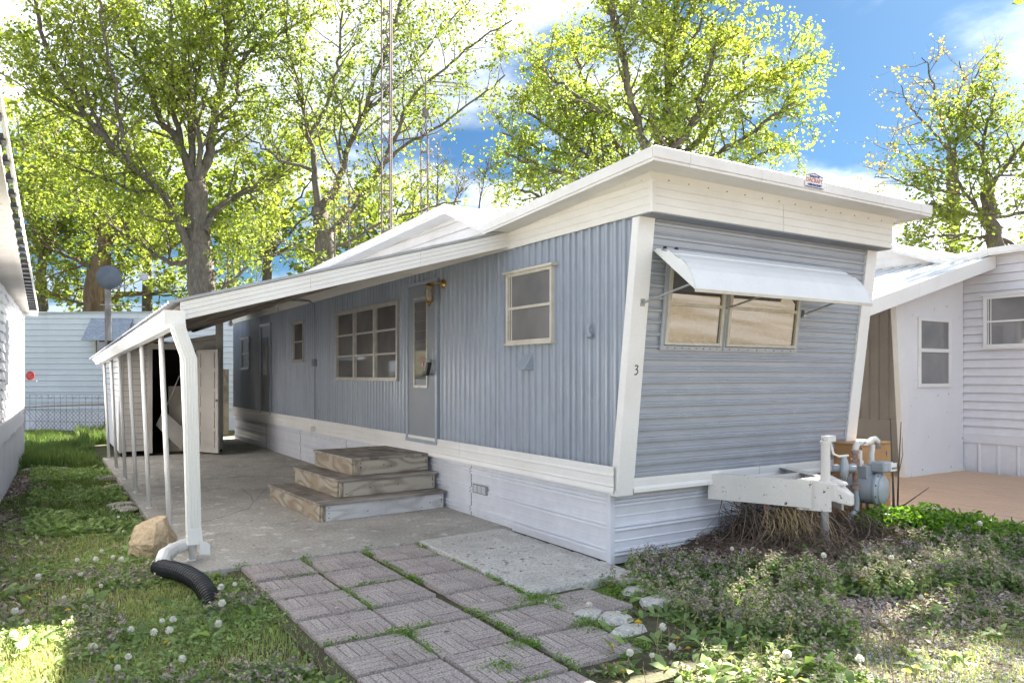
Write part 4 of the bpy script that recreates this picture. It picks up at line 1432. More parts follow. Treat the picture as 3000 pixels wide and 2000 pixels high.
# posts
post_ys = [6.34, 7.52, 9.07, 10.41, 11.79, 13.24, 14.75]
m_ = MB(); m_.tube([(0.08, 0, 0), (0, 0, 1.86)], .0235, 12); m_.lathe([(.034, 0), (.034, .012)], (.08, 0, 0), (0, 0, 1), 12)
m_.lathe([(.034, 0), (.034, .01)], (.0, 0, 1.85), (0, 0, 1), 12)
me = bpy.data.meshes.new('post'); me.from_pydata(m_.v, [], m_.f)
me.materials.append(M_trim); me.polygons.foreach_set('use_smooth', [len(p.vertices) == 4 for p in me.polygons])
for y in post_ys:
    o = bpy.data.objects.new('post', me); COL.objects.link(o); o.parent = cp
    o.location = Vector((.93, y, 0)) - ORG[cp.name]
    o.scale = (1, 1, (cz(.93, y) - .02) / 1.86)
m_ = MB(); m_.bar((.93, 6.1, cz(.93, 6.1) - .028), (.93, 16.2, cz(.93, 16.2) - .028), .07, .03); obj('post_beam', m_, M_under, cp)
# downspout
m_ = MB()


def dsp(b_, pts, w=.1, d=.07):
    for a, c in zip(pts[:-1], pts[1:]):
        b_.bar(a, c, w, d, (0, 1, 0))
        A = Vector(a); C_ = Vector(c); dd = (C_ - A).normalized(); s_ = dd.cross(Vector((0, 1, 0))).normalized()
        for q in (-.03, -.01, .01, .03):
            b_.bar(A + s_ * q - Vector((0, d / 2 + .002, 0)), C_ + s_ * q - Vector((0, d / 2 + .002, 0)), .008, .006, (0, 1, 0))


dsp(m_, [(.86, 5.99, 1.83), (.86, 5.99, 1.80)]); dsp(m_, [(.855, 5.99, 1.81), (.935, 5.985, 1.57)]); dsp(m_, [(.935, 5.985, 1.585), (.965, 5.985, .30)])
ds = obj('downspout', m_, M_trim, cp, bevel=.004)
m_ = MB(); m_.bar((.965, 5.985, .32), (.975, 5.98, .21), .1, .08, (0, 1, 0)); m_.hexa([(.92, 5.94, .20), (1.03, 5.94, .20), (1.03, 6.02, .20), (.92, 6.02, .20)], [(.915, 5.945, .27), (1.015, 5.945, .27), (1.015, 6.02, .27), (.915, 6.02, .27)])
m_.hexa([(1.00, 5.93, .13), (1.00, 6.03, .13), (1.00, 6.03, .22), (1.00, 5.93, .24)], [(1.075, 5.93, .11), (1.075, 6.03, .11), (1.075, 6.03, .19), (1.075, 5.93, .19)])
el = obj('downspout_elbow', m_, M_trim, cp, bevel=.004)
m_ = MB(); m_.box(1.0765, 1.078, 5.94, 6.02, .122, .182); obj('outlet_opening', m_, M_dark, el)
m_ = MB(); m_.box(1.0, 1.13, 6.28, 6.40, 0, .004)
# curved white pipe into the black drain pipe
dp = thing('drain_elbow', 'white curved drain elbow leading from slab to black pipe', 'pipe', (.85, 6.2, 0))
m_ = MB()
pts = [(1.03, 6.42, .13), (.95, 6.36, .125), (.86, 6.26, .12), (.79, 6.16, .11), (.755, 6.08, .06), (.75, 6.03, -.01)]
m_.tube(pts, [.045, .045, .046, .05, .05, .05], 10)
obj('pipe', m_, M_trim, dp, smooth=False, bevel=.003)
m_ = MB()
for k in range(5):
    c_ = Vector(pts[2]).lerp(Vector(pts[4]), k / 4.0)
    m_.lathe([(.053, -.004), (.053, .004)], c_, (.6, .7, .35), 12)
obj('rib', m_, M_trim, dp)
bp = thing('drain_pipe', 'black corrugated drain pipe curving into the grass', 'pipe', (.85, 5.6, 0))
cl = [Vector(p) for p in ((.745, 6.10, .035), (.775, 5.99, .04), (.82, 5.84, .055), (.88, 5.66, .055), (.925, 5.46, .04), (.945, 5.28, .0), (.95, 5.12, -.06))]
# smooth centreline
cs = []
for i in range(len(cl) - 1):
    for k in range(24): cs.append(cl[i].lerp(cl[i + 1], k / 24))
for _ in range(30):
    cs = [cs[0]] + [(cs[i - 1] + cs[i] * 2 + cs[i + 1]) / 4 for i in range(1, len(cs) - 1)] + [cs[-1]]
m_ = MB(); m_.tube(cs, [(.050, .064, .064, .050)[i % 4] for i in range(len(cs))], 16, cap=False)
obj('corrugated_pipe', m_, M_black, bp, smooth=False)

# bits of litter blown on the slab, pad and pavers
def bits(n, x0, x1, y0, y1, zz, label):
    X = RNG.uniform(x0, x1, n); Y = RNG.uniform(y0, y1, n)
    q = MB()
    for a, b_ in zip(X, Y):
        t_ = RNG.uniform(0, 6.28); l_ = RNG.uniform(.008, .03); w_ = l_ * RNG.uniform(.3, .7)
        c, s1 = math.cos(t_), math.sin(t_)
        q.add([(a - c * l_, b_ - s1 * l_, zz + .001), (a - s1 * w_, b_ + c * w_, zz + .006), (a + c * l_, b_ + s1 * l_, zz + .002), (a + s1 * w_, b_ - c * w_, zz + .005)], [(0, 1, 2), (0, 2, 3)])
    tag(obj('litter', q, M_litter, None), label, kind='stuff')


bits(150, 1.0, 3.7, 6.1, 14, .001, 'dry leaf bits scattered over the carport slab')
bits(60, 2.8, 3.6, 4.2, 5.9, .018, 'dry leaf bits scattered over the concrete pad')
bits(90, 1.3, 2.7, 3.2, 5.9, .003, 'dry leaf bits scattered over the pavers')

# bare bulbs under the carport
for i, (px, py) in enumerate(((812, 905), (676, 958))):
    y_ = 9.2 if i == 0 else 10.6
    x_ = 2.36 if i == 0 else 2.1
    d_ = ray(px, py)
    # keep on the ceiling plane
    best = min(np.linspace(4, 18, 800), key=lambda k_: abs(EYE + k_ * d_[2] - cz(k_ * d_[0], k_ * d_[1]) + .05))
    c_ = Vector((best * d_[0], best * d_[1], cz(best * d_[0], best * d_[1]) - .012))
    bl_ = thing('light_bulb', ('bare white bulb in a ceiling holder nearest the front fascia', 'bare dull bulb in a ceiling holder nearer the shed')[i], 'light bulb', c_)
    m_ = MB(); m_.lathe([(.055, 0), (.05, -.02), (.022, -.035), (.022, -.05)], c_, (0, 0, 1), 14); obj('holder', m_, M_trim, bl_, smooth=True)
    m_ = MB(); m_.lathe([(.014, -.05), (.018, -.07), (.032, -.10), (.034, -.12), (.024, -.145), (.005, -.152)], c_, (0, 0, 1), 14); obj('bulb', m_, M_bulb, bl_, smooth=True)
wr = MB()
wr.tube([(3.70, 12.0, 2.66), (3.2, 11.0, 2.58), (2.7, 10.0, cz(2.7, 10) - .05), (2.36, 9.4, cz(2.36, 9.4) - .03)], .006, 5)
wr.tube([(2.4, 9.4, cz(2.4, 9.4) - .03), (2.0, 10.2, cz(2, 10.2) - .045), (1.7, 10.6, cz(1.7, 10.6) - .03), (1.5, 10.7, cz(1.5, 10.7) - .05), (1.35, 10.4, cz(1.35, 10.4) - .03)], .006, 5)
tag(obj('ceiling_cable', wr, M_wire, None), 'loose dark cable stapled under the carport ceiling', 'cable')

# ------------------------------------------------------------------ wooden steps
st = thing('wooden_steps', 'weathered three tier wooden steps below the side door', 'steps', (2.34, 7.28, 0))
A6 = rad(4.5)
specs = [(0.0, 0.0, 1.42, 1.62, 0.0, .19, M_riser2), (0.27, .20, 1.15, 1.35, .19, .38, M_riser), (0.50, .36, .92, 1.15, .38, .57, M_riser)]


def SP(x, y, z):
    return Vector((2.34 + x * math.cos(A6) - y * math.sin(A6) * 0.6, 7.28 + x * math.sin(A6) + y * math.cos(A6), z))


def sbox(b, x0, x1, y0, y1, z0, z1):
    b.hexa([SP(x0, y0, z0), SP(x1, y0, z0), SP(x1, y1, z0), SP(x0, y1, z0)], [SP(x0, y0, z1), SP(x1, y0, z1), SP(x1, y1, z1), SP(x0, y1, z1)])


for i, (ox, oy, w_, dd_, z0, z1, mr_) in enumerate(specs):
    zt = z1 - .028
    m_ = MB(); sbox(m_, ox + .06, ox + w_, oy, oy + .035, z0 + .002, zt - .001); rs = obj('riser', m_, mr_, st, bevel=.003)
    m_ = MB()
    r_ = random.Random(i)
    for k in range(10):
        u = r_.choice([ox + w_ - .03, ox + w_ - .03, ox + .09, ox + w_ * r_.uniform(.3, .9)])
        m_.lathe([(.006, 0), (.006, .003)], SP(u, oy - .001, z0 + .03 + r_.random() * .11), (0, -1, 0), 6)
    obj('nail_head', m_, M_black, rs)
    m_ = MB(); sbox(m_, ox + .02, ox + .058, oy, oy + .09, z0 + .002, zt - .001); obj('corner_post', m_, M_riserside, st, bevel=.003)
    m_ = MB(); sbox(m_, ox, ox + .03, oy + .092 if False else oy + .03, oy + dd_, z0 + .002, zt - .002); obj('side_plank', m_, M_riserside, st, bevel=.003)
    m_ = MB(); sbox(m_, ox + w_ - .03, ox + w_, oy + .04, oy + dd_, z0 + .002, zt - .002); obj('side_plank', m_, M_riserside, st, bevel=.003)
    if i < 2:
        # boards around: one along the front, ones along the left side
        m_ = MB(); sbox(m_, ox - .02, ox + w_ + .02, oy - .025, oy + .14, zt, z1); obj('tread', m_, M_tread, st, bevel=.004)
        m_ = MB(); sbox(m_, ox + .145, ox + w_ + .02, oy + .144, oy + .30, zt, z1 - .002); obj('tread', m_, M_tread, st, bevel=.004)
        for k in range(2):
            m_ = MB(); sbox(m_, ox - .02 + k * .155, ox + .13 + k * .155, oy + .144 if k == 0 else oy + .303, oy + dd_ + .01, zt, z1 - .003 * k); obj('tread', m_, M_tread, st, bevel=.004)
    else:
        n_ = 9
        for k in range(n_):
            m_ = MB(); u0 = ox - .02 + (w_ + .04) * k / n_; u1 = ox - .02 + (w_ + .04) * (k + 1) / n_ - .003
            sbox(m_, u0, u1, oy - .02, oy + dd_, zt, z1 + random.uniform(-.002, .002)); obj('tread', m_, M_tread, st, bevel=.003)

# ------------------------------------------------------------------ shed at the end of the carport
shed = thing('garden_shed', 'pale grey lap sided shed at the carport end', 'shed', (2.1, 16.5, 0))
SX0, SX1, SY0, SY1 = 1.20, 2.93, 15.0, 18.3
dx0, dx1 = 1.72, 2.47
nb = 20
for k in range(nb):
    z0, z1 = .10 + k * .108, .10 + (k + 1) * .108
    zfull = z1
    for a, b_ in ((SX0, dx0 - .05), (dx1 + .05, SX1)):
        if z0 > 2.0: a, b_ = (SX0, SX1) if a == SX0 else (0, 0)
        if a == b_: continue
        za, zb = cz(a, SY0) - .02, cz(b_, SY0) - .02
        if z0 > max(za, zb): continue
        z1 = z1 - .006 if z1 > z0 else z1
        m_ = MB()
        m_.hexa([(a, SY0 - .024, min(z0, za)), (b_, SY0 - .024, z0), (b_, SY0 + .01, z0), (a, SY0 + .01, min(z0, za))],
                [(a, SY0 - .002, min(z1, za)), (b_, SY0 - .002, min(z1, zb)), (b_, SY0 + .01, min(z1, zb)), (a, SY0 + .01, min(z1, za))])
        obj('siding_board', m_, M_shed, shed)
    if z0 < 1.75:
        m_ = MB()
        m_.hexa([(SX0 - .014, SY0, z0), (SX0 + .01, SY0, z0), (SX0 + .01, SY1, z0), (SX0 - .014, SY1, z0)],
                [(SX0 - .002, SY0, z1), (SX0 + .01, SY0, z1), (SX0 + .01, SY1, z1), (SX0 - .002, SY1, z1)])
        obj('siding_board', m_, M_vinyl, shed)
m_ = MB(); m_.box(SX0 - .02, SX0 + .05, SY0 - .022, SY0 + .02, .08, cz(SX0, SY0) - .03); obj('corner_board', m_, M_shed, shed)
m_ = MB(); m_.box(SX1 - .12, SX1 + .01, SY0 - .03, SY0 + .02, .06, cz(SX1, SY0) - .03); obj('corner_board', m_, M_shed, shed)
m_ = MB(); m_.box(dx0 - .07, dx0, SY0 - .03, SY0 + .05, .05, 2.02); m_.box(dx1, dx1 + .07, SY0 - .03, SY0 + .05, .05, 2.02); m_.box(dx0 - .07, dx1 + .12, SY0 - .032, SY0 + .05, 1.93, 2.03)
obj('door_frame', m_, M_shed, shed)
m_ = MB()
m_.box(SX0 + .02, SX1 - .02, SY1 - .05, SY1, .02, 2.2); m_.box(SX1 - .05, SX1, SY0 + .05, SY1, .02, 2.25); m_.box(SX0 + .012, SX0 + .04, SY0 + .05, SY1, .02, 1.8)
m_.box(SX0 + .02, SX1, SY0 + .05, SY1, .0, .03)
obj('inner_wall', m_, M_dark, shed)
m_ = MB(); m_.hexa([(SX0 - .05, SY0 - .02, cz(SX0, 15) - .02), (SX1 + .05, SY0 - .02, cz(SX1, 15) - .02), (SX1 + .05, SY1 + .1, cz(SX1, 15) - .02), (SX0 - .05, SY1 + .1, cz(SX0, 15) - .02)],
                 [(SX0 - .05, SY0 - .02, cz(SX0, 15) + .0), (SX1 + .05, SY0 - .02, cz(SX1, 15) + .0), (SX1 + .05, SY1 + .1, cz(SX1, 15) + .0), (SX0 - .05, SY1 + .1, cz(SX0, 15) + .0)])
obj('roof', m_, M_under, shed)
# open panelled door
th_ = rad(-66)
hx, hy = dx1 + .01, SY0 - .035


def DP(u, w, z):
    return Vector((hx + u * math.cos(th_) - w * math.sin(th_), hy + u * math.sin(th_) + w * math.cos(th_), z))


m_ = MB(); m_.hexa([DP(0, 0, .04), DP(.62, 0, .04), DP(.62, .035, .04), DP(0, .035, .04)], [DP(0, 0, 1.93), DP(.62, 0, 1.93), DP(.62, .035, 1.93), DP(0, .035, 1.93)])
sd = obj('door', m_, M_shed, shed, bevel=.003)
for k in range(5):
    z0 = .14 + k * .36
    m_ = MB()
    for (ua, ub, za, zb) in ((.09, .53, z0, z0 + .018), (.09, .53, z0 + .28, z0 + .298), (.09, .108, z0 + .018, z0 + .28), (.512, .53, z0 + .018, z0 + .28)):
        m_.hexa([DP(ua, -.014, za), DP(ub, -.014, za), DP(ub, -.001, za), DP(ua, -.001, za)], [DP(ua, -.014, zb), DP(ub, -.014, zb), DP(ub, -.001, zb), DP(ua, -.001, zb)])
    obj('door_moulding', m_, M_shed, sd)
m_ = MB(); m_.lathe([(.02, 0), (.025, .03), (.01, .05)], DP(.57, -.001, 1.0), (0, -1, 0), 10); obj('door_knob', m_, M_rust, sd)
lp = MB(); lp.hexa([(2.05, 15.35, .03), (2.45, 15.3, .03), (2.45, 15.33, .03), (2.05, 15.38, .03)], [(2.05, 15.45, 1.25), (2.46, 15.4, 1.25), (2.46, 15.43, 1.25), (2.05, 15.48, 1.25)])
tag(obj('leaning_board', lp, M_board, None), 'pale board standing upright inside the open shed', 'board')
lp = MB(); lp.hexa([(1.80, 15.16, .55), (2.22, 15.10, .06), (2.22, 15.13, .05), (1.80, 15.19, .54)], [(1.93, 15.22, .82), (2.38, 15.14, .36), (2.38, 15.17, .35), (1.93, 15.25, .81)])
tag(obj('leaning_board', lp, M_shed, None), 'grey board tipped on its corner inside the open shed', 'board')
lp = MB(); lp.tube([(1.93, 15.2, .75), (2.22, 15.3, 1.45)], .01, 6)
tag(obj('stick', lp, M_shed, None), 'thin pale stick leaning in the shed doorway', 'stick')

# fence strip between shed and home
ft = thing('board_fence', 'old grey board fence behind the gap beside the shed', 'fence', (3.3, 19.3, 0))
for k in range(7):
    m_ = MB(); m_.box(2.75 + k * .17, 2.90 + k * .17, 19.3, 19.33, 0, 1.55 + random.uniform(-.06, .06)); obj('fence_board', m_, M_fencewood, ft)
m_ = MB(); m_.tube([(3.2, 17.6, 0), (3.2, 17.6, 1.6)], .03, 8); m_.tube([(3.35, 17.4, 0), (3.35, 17.4, 1.15)], .025, 8)
tag(obj('pipe_post', m_, M_galv, None), 'two grey pipes standing in the gap beside the shed', 'pipe')

# satellite dish on a pole
dc = deep(318, 813, 18.8)
di = thing('satellite_dish', 'round slate grey satellite dish on a grey wooden pole', 'satellite dish', (dc.x, dc.y, 0))
m_ = MB(); m_.box(dc.x - .07, dc.x + .07, dc.y + .10, dc.y + .24, -.1, dc.z - .25); pl_ = obj('pole', m_, M_pole, di, bevel=.01)
m_ = MB(); m_.tube([(dc.x, dc.y + .17, dc.z - .45), (dc.x, dc.y + .17, dc.z - .1), (dc.x, dc.y + .05, dc.z)], .035, 10); obj('mast', m_, M_galv, di, smooth=True)
m_ = MB()
axd = (FWD * -0.93 + RGT * 0.25 + Vector((0, 0, -.12))).normalized()
m_.lathe([(.02, -.03), (.15, -.015), (.24, .01), (.30, .045), (.29, .045), (.2, .01), (.05, -.01)], dc, -axd, 28)
obj('reflector', m_, M_dish, di, smooth=True)
m_ = MB(); e1 = dc + RGT * .75 + Vector((0, 0, .02)) + FWD * .3
m_.tube([dc + Vector((0, 0, -.3)) + RGT * .1, e1 - Vector((0, 0, .02))], .018, 6); m_.box(e1.x - .09, e1.x + .09, e1.y - .06, e1.y + .06, e1.z - .05, e1.z + .12)
obj('feed_arm', m_, M_galv, di)
an = MB(); q = deep(318, 892, 18.8)
an.tube([q - RGT * .2, q + RGT * .9 - Vector((0, 0, .06))], .014, 6)
for k in range(8):
    c_ = q + RGT * (.1 + k * .1) - Vector((0, 0, .006 * k)); an.tube([c_ - FWD * .15, c_ + FWD * .15], .008, 4)
obj('yagi_antenna', an, M_galv, di)

# ------------------------------------------------------------------ back trailer across the yard
bt = thing('back_mobile_home', 'pale blue white ribbed mobile home behind the garden fence', 'mobile home', (1.0, 23.5, 0))
RB = RGT
F0 = deep(318, 1100, 20.6); F0.z = 0


def BTP(u, w, z):
    p_ = F0 + RB * u + FWD * w
    return Vector((p_.x, p_.y, z))


prof = ribs(2.75, 0.155, [(0, 0), (.5, 0), (.58, .02), (.72, .02), (.8, 0), (.96, 0)])
for a in np.arange(-4.2, 5.8, 1.25):
    A = [BTP(a, -w, .45 + u) for u, w in prof]; B = [BTP(a + 1.245, -w, .45 + u) for u, w in prof]
    obj('wall_panel', MB().strip(A, B), M_backsiding, bt)
    m_ = MB(); m_.hexa([BTP(a, .0, -.05), BTP(a + 1.245, .0, -.05), BTP(a + 1.245, .02, -.05), BTP(a, .02, -.05)], [BTP(a, .0, .46), BTP(a + 1.245, .0, .46), BTP(a + 1.245, .02, .46), BTP(a, .02, .46)])
    obj('skirt_panel', m_, M_skirt, bt)
m_ = MB()
ru = np.linspace(-4.3, 5.9, 14)
A = [BTP(u, -.06, 3.21 - .006 * (u - .5) ** 2) for u in ru]; B = [BTP(u, -.02, 3.16 - .006 * (u - .5) ** 2) for u in ru]; C_ = [BTP(u, 3.2, 3.25 - .006 * (u - .5) ** 2) for u in ru]
m_.strip(B, A); m_.strip(A, C_)
obj('roof', m_, M_backsiding, bt)
m_ = MB(); m_.hexa([BTP(-4.2, .05, 0), BTP(5.8, .05, 0), BTP(5.8, 3.1, 0), BTP(-4.2, 3.1, 0)], [BTP(-4.2, .05, 3.05), BTP(5.8, .05, 3.05), BTP(5.8, 3.1, 3.05), BTP(-4.2, 3.1, 3.05)])
obj('wall_core', m_, M_backsiding, bt)
w = MB()
u0 = -.36
for a, b_, za, zb in ((u0, u0 + .05, 1.9, 2.5), (u0 + 1.0, u0 + 1.05, 1.9, 2.5), (u0 + .05, u0 + 1.0, 1.9, 1.95), (u0 + .05, u0 + 1.0, 2.45, 2.5), (u0 + .47, u0 + .5, 1.95, 2.45)):
    w.hexa([BTP(a, -.07, za), BTP(b_, -.07, za), BTP(b_, -.02, za), BTP(a, -.02, za)], [BTP(a, -.07, zb), BTP(b_, -.07, zb), BTP(b_, -.02, zb), BTP(a, -.02, zb)])
wn = obj('window', w, M_aluw, bt)
m_ = MB(); m_.hexa([BTP(u0 + .05, -.04, 1.95), BTP(u0 + 1, -.04, 1.95), BTP(u0 + 1, -.03, 1.95), BTP(u0 + .05, -.03, 1.95)], [BTP(u0 + .05, -.04, 2.45), BTP(u0 + 1, -.04, 2.45), BTP(u0 + 1, -.03, 2.45), BTP(u0 + .05, -.03, 2.45)])
obj('pane', m_, M_glass, wn)
for k in range(5):
    m_ = MB(); za, zb = 2.40 + k * .12, 2.40 + (k + 1) * .12; wa, wb = -.5 + k * .095, -.5 + (k + 1) * .095
    m_.hexa([BTP(-.47, wa, za), BTP(.68, wa, za), BTP(.68, wa + .02, za - .01), BTP(-.47, wa + .02, za - .01)], [BTP(-.47, wb, zb + .008), BTP(.68, wb, zb + .008), BTP(.68, wb + .02, zb), BTP(-.47, wb + .02, zb)])
    obj('hood_shingle', m_, M_shingle, wn)

# garden fence: wire mesh with a bent rail
gf = thing('garden_fence', 'sagging wire garden fence with rusty top rail', 'fence', (.6, 21, 0))
fa, fb2 = deep(70, 1200, 18.2), deep(345, 1200, 17.4)
fa.z = fb2.z = 0


def FPt(u, z):
    p_ = fa.lerp(fb2, u); p_.z = z
    return p_


m_ = MB()
Lf = (fb2 - fa).length
nd = 24
for i in range(-6, nd + 6):
    for s_ in (1, -1):
        u0_, u1_ = i / nd, i / nd + s_ * .25
        a0, a1 = u0_, u1_
        z0, z1 = .0, .62
        if a0 < 0 or a0 > 1 or a1 < 0 or a1 > 1: continue
        m_.tube([FPt(a0, z0), FPt(a1, z1)], .0045, 3, cap=False)
for k in range(16):
    m_.tube([FPt(k / 15, 0), FPt(k / 15, 1.0)], .004, 3, cap=False)
for z in (.12, .35, .62, .82, 1.0): m_.tube([FPt(0, z), FPt(1, z + .015)], .005, 3, cap=False)
for k in range(8):
    a = (k + .1) / 8; m_.tube([FPt(a, .98), FPt(a + .03, .9), FPt(a + .06, .98)], .004, 3, cap=False)
obj('wire_mesh', m_, M_wire, gf)
m_ = MB(); m_.tube([FPt(0, .68), FPt(.35, .73), FPt(.7, .76), FPt(1, .79)], .018, 6); obj('rail', m_, M_rust, gf)
m_ = MB(); m_.tube([FPt(0.0, -.05), FPt(0, 1.05)], .03, 8); obj('fence_post', m_, M_galv, gf)

# ------------------------------------------------------------------ left house
lh = thing('left_house', 'white vinyl sided house running along the left edge', 'house', (-2, 11, 0))


def lx(y):
    return -0.40 + (y - 10.7) * 0.028


def wav(y, z):
    return .010 * math.sin(y * 4.1 + z * 2.3) + .006 * math.sin(y * 9.7 + z * 5)


ysl = np.linspace(5.5, 15.5, 110)
for k in range(16):
    z0, z1 = .70 + k * .116, .70 + (k + 1) * .116
    A = [(lx(y) + .024 + wav(y, z0) * .5, y, z0 + .004 + wav(y, z0) * .9) for y in ysl]
    A0 = [(lx(y) - .004, y, z0 + wav(y, z0) * .9) for y in ysl]
    B = [(lx(y) + .0 + wav(y, z1) * .3, y, z1 + wav(y, z1) * .9 + .004) for y in ysl]
    m_ = MB().strip(A, B); m_.strip(A0, A)
    obj('siding_board', m_, M_vinyl, lh)
for a, b_ in zip(np.arange(5.5, 15.4, 1.0), np.arange(6.5, 16.4, 1.0)):
    b_ = min(b_, 15.5)
    pr = ribs(b_ - a, .1, [(0, 0), (.6, 0), (.7, .012), (.85, .012), (.92, 0)])
    A = [(lx(a + u) + w, a + u, -.05) for u, w in pr]; B = [(lx(a + u) + w, a + u, .66) for u, w in pr]
    obj('skirt_panel', MB().strip(A, B), M_vinyl, lh)
m_ = MB(); m_.strip([(lx(y) + .03, y, .64 + wav(y, .6)) for y in ysl], [(lx(y) + .02, y, .75 + wav(y, .6)) for y in ysl]); m_.strip([(lx(y) - .01, y, .64 + wav(y, .6)) for y in ysl], [(lx(y) + .03, y, .64 + wav(y, .6)) for y in ysl]); obj('skirt_cap', m_, M_vinyl, lh)
m_ = MB(); m_.hexa([(lx(5.5) - 3, 5.5, -.05), (lx(5.5) - .015, 5.5, -.05), (lx(15.5) - .015, 15.5, -.05), (lx(15.5) - 3, 15.5, -.05)], [(lx(5.5) - 3, 5.5, 2.56), (lx(5.5) - .015, 5.5, 2.56), (lx(15.5) - .015, 15.5, 2.56), (lx(15.5) - 3, 15.5, 2.56)])
obj('wall_core', m_, M_vinyl, lh)
m_ = MB(); m_.box(lx(15.5) - .06, lx(15.5) + .035, 15.49, 15.56, -.05, 2.56); obj('corner_post', m_, M_vinyl, lh)
for (ya, yb, za, zb) in ((11.3, 11.95, 1.35, 2.15), (12.9, 13.5, 1.6, 2.3), (14.2, 14.7, 1.2, 1.95)):
    m_ = MB(); xw = lx(ya)
    m_.box(xw, xw + .045, ya, ya + .08, za, zb); m_.box(xw, xw + .045, yb - .08, yb, za, zb); m_.box(xw, xw + .045, ya + .08, yb - .08, za, za + .07); m_.box(xw, xw + .045, ya + .08, yb - .08, zb - .07, zb)
    wn = obj('window', m_, M_vinyl, lh)
    m_ = MB(); m_.box(xw, xw + .015, ya + .08, yb - .08, za + .07, zb - .07); obj('pane', m_, M_glass, wn)
y = 3.0
while y < 15.6:
    m_ = MB(); y2 = min(y + .23, 15.65)
    m_.box(lx(y) - .02, -.17, y + .006, y2, 2.55, 2.565); obj('soffit_board', m_, M_shed, lh)
    y += .234
m_ = MB()
m_.hexa([(-.20, 3, 2.54), (-.165, 3, 2.54), (-.165, 15.68, 2.54), (-.20, 15.68, 2.54)], [(-.20, 3, 2.57), (-.165, 3, 2.57), (-.165, 15.68, 2.57), (-.20, 15.68, 2.57)])
m_.hexa([(-3.4, 3, 3.2), (-.17, 3, 2.60), (-.17, 15.7, 2.60), (-3.4, 15.7, 3.2)], [(-3.4, 3, 3.22), (-.17, 3, 2.62), (-.17, 15.7, 2.62), (-3.4, 15.7, 3.22)])
obj('roof', m_, M_shed, lh)
m_ = MB(); m_.bar((-.150, 3, 2.60), (-.035, 15.7, 2.60), .018, .03); eav = obj('eave_strip', m_, M_trim, lh)
m_.v = []; m_.f = []
y = 3.5
k = 0
while y < 15.6:
    m_ = MB(); xx = -.14 + (y - 3) * .00827
    m_.box(-.168, xx - .012, y, y + .10, 2.575, 2.61); obj('roof_rib_end', m_, M_black, lh)
    y += .42
m_ = MB(); m_.box(lx(15.5) - .02, -.03, 15.66, 15.69, 2.50, 2.60); obj('end_cap', m_, M_trim, lh)
rr = thing('red_reflector', 'round red reflector on a post at the left house corner', 'reflector', (-.2, 15.75, 1.4))
q = deep(90, 1100, 13.6)
m_ = MB(); m_.lathe([(.02, -.02), (.075, 0), (.08, .02), (.06, .03), (.0, .035)], q, -FWD, 18); obj('disc', m_, M_red, rr, smooth=True)
m_ = MB(); m_.bar(q + Vector((-.1, 0, -.1)), q + RGT * .11 + Vector((0, 0, -.095)), .05, .015); obj('bracket', m_, M_rust, rr)

# ------------------------------------------------------------------ right neighbour
nh = thing('right_mobile_home', 'white lap sided mobile home at the right edge', 'mobile home', (12.5, 9, 0))
WX = 11.24
NR = [(0.5, 3.27), (5.25, 3.19), (5.72, 3.08), (6.95, 3.56), (12.0, 3.40), (16.0, 3.3)]
b_front = 1.0
for k in range(22):
    z0, z1 = .62 + k * .118, .62 + (k + 1) * .118
    if z0 > 3.1: break
    z1 -= .007; m_ = MB(); m_.hexa([(WX - .024, b_front, z0), (WX + .01, b_front, z0), (WX + .01, 6.1, z0), (WX - .024, 6.1, z0)], [(WX - .001, b_front, z1), (WX + .01, b_front, z1), (WX + .01, 6.1, z1), (WX - .001, 6.1, z1)])
    obj('siding_board', m_, M_vinyl, nh)
for r_ in range(4):
    z0, z1 = 3.0 + r_ * .14, 3.14 + r_ * .14
    A, B = [], []
    for i in range(50):
        y_ = 5.2 + i * 10 / 49
        zt = rz(NR, y_) - .08
        A.append((WX - .012, y_, min(z0, zt))); B.append((WX, y_, min(z1, zt)))
    obj('siding_board', MB().strip(A, B), M_white, nh)
m_ = MB(); pl = [(WX + .012, b_front, .05)] + [(WX + .012, max(y_, b_front), z_ - .03) for y_, z_ in NR] + [(WX + .012, 16, .05)]
m_.prism(pl, (2.6, 0, 0)); obj('wall_core', m_, M_white, nh)
for a in np.arange(6.1, 15.9, 1.2):
    pr = ribs(1.195, .16, [(0, 0), (.35, 0), (.45, .02), (.7, .02), (.8, 0)])
    A = [(WX - w, a + u, .75) for u, w in pr]; B = [(WX - w, a + u, 3.0) for u, w in pr]
    obj('wall_panel', MB().strip(A, B), M_ribbed, nh)
for k in range(5):
    z0 = .12 + k * .125
    m_ = MB(); m_.hexa([(WX - .014, 6.1, z0), (WX + .01, 6.1, z0), (WX + .01, 16, z0), (WX - .014, 16, z0)], [(WX - .002, 6.1, z0 + .125), (WX + .01, 6.1, z0 + .125), (WX + .01, 16, z0 + .125), (WX - .002, 16, z0 + .125)])
    obj('siding_board', m_, M_ribbed, nh)
m_ = MB(); m_.box(WX - .02, WX + .01, b_front, 6.1, .50, .63); obj('skirt_cap', m_, M_vinyl, nh)
for a in np.arange(b_front, 6.0, .5):
    pr = ribs(.498, .25, [(0, 0), (.8, 0), (.86, .012), (.94, .012)])
    A = [(WX - w, a + u, .08) for u, w in pr]; B = [(WX - w, a + u, .51) for u, w in pr]
    obj('skirt_panel', MB().strip(A, B), M_vinyl, nh)
roof_shell(nh, NR, 11.0, 14.3, 11.23, 11.0, M_white, M_white, 2.9, .5, maxy=None)
side_window(3.3, 5.40, 1.84, 2.56, 2, 2, M_trim, M_glassc, parent=nh, x=WX, t=.045)

# its awning roof and wind screen
na = thing('side_awning', 'white ribbed metal awning sloping from the right home', 'awning', (9.3, 8, 2.4))


def nz(x):
    return 3.09 - .267 * (11.2 - x)


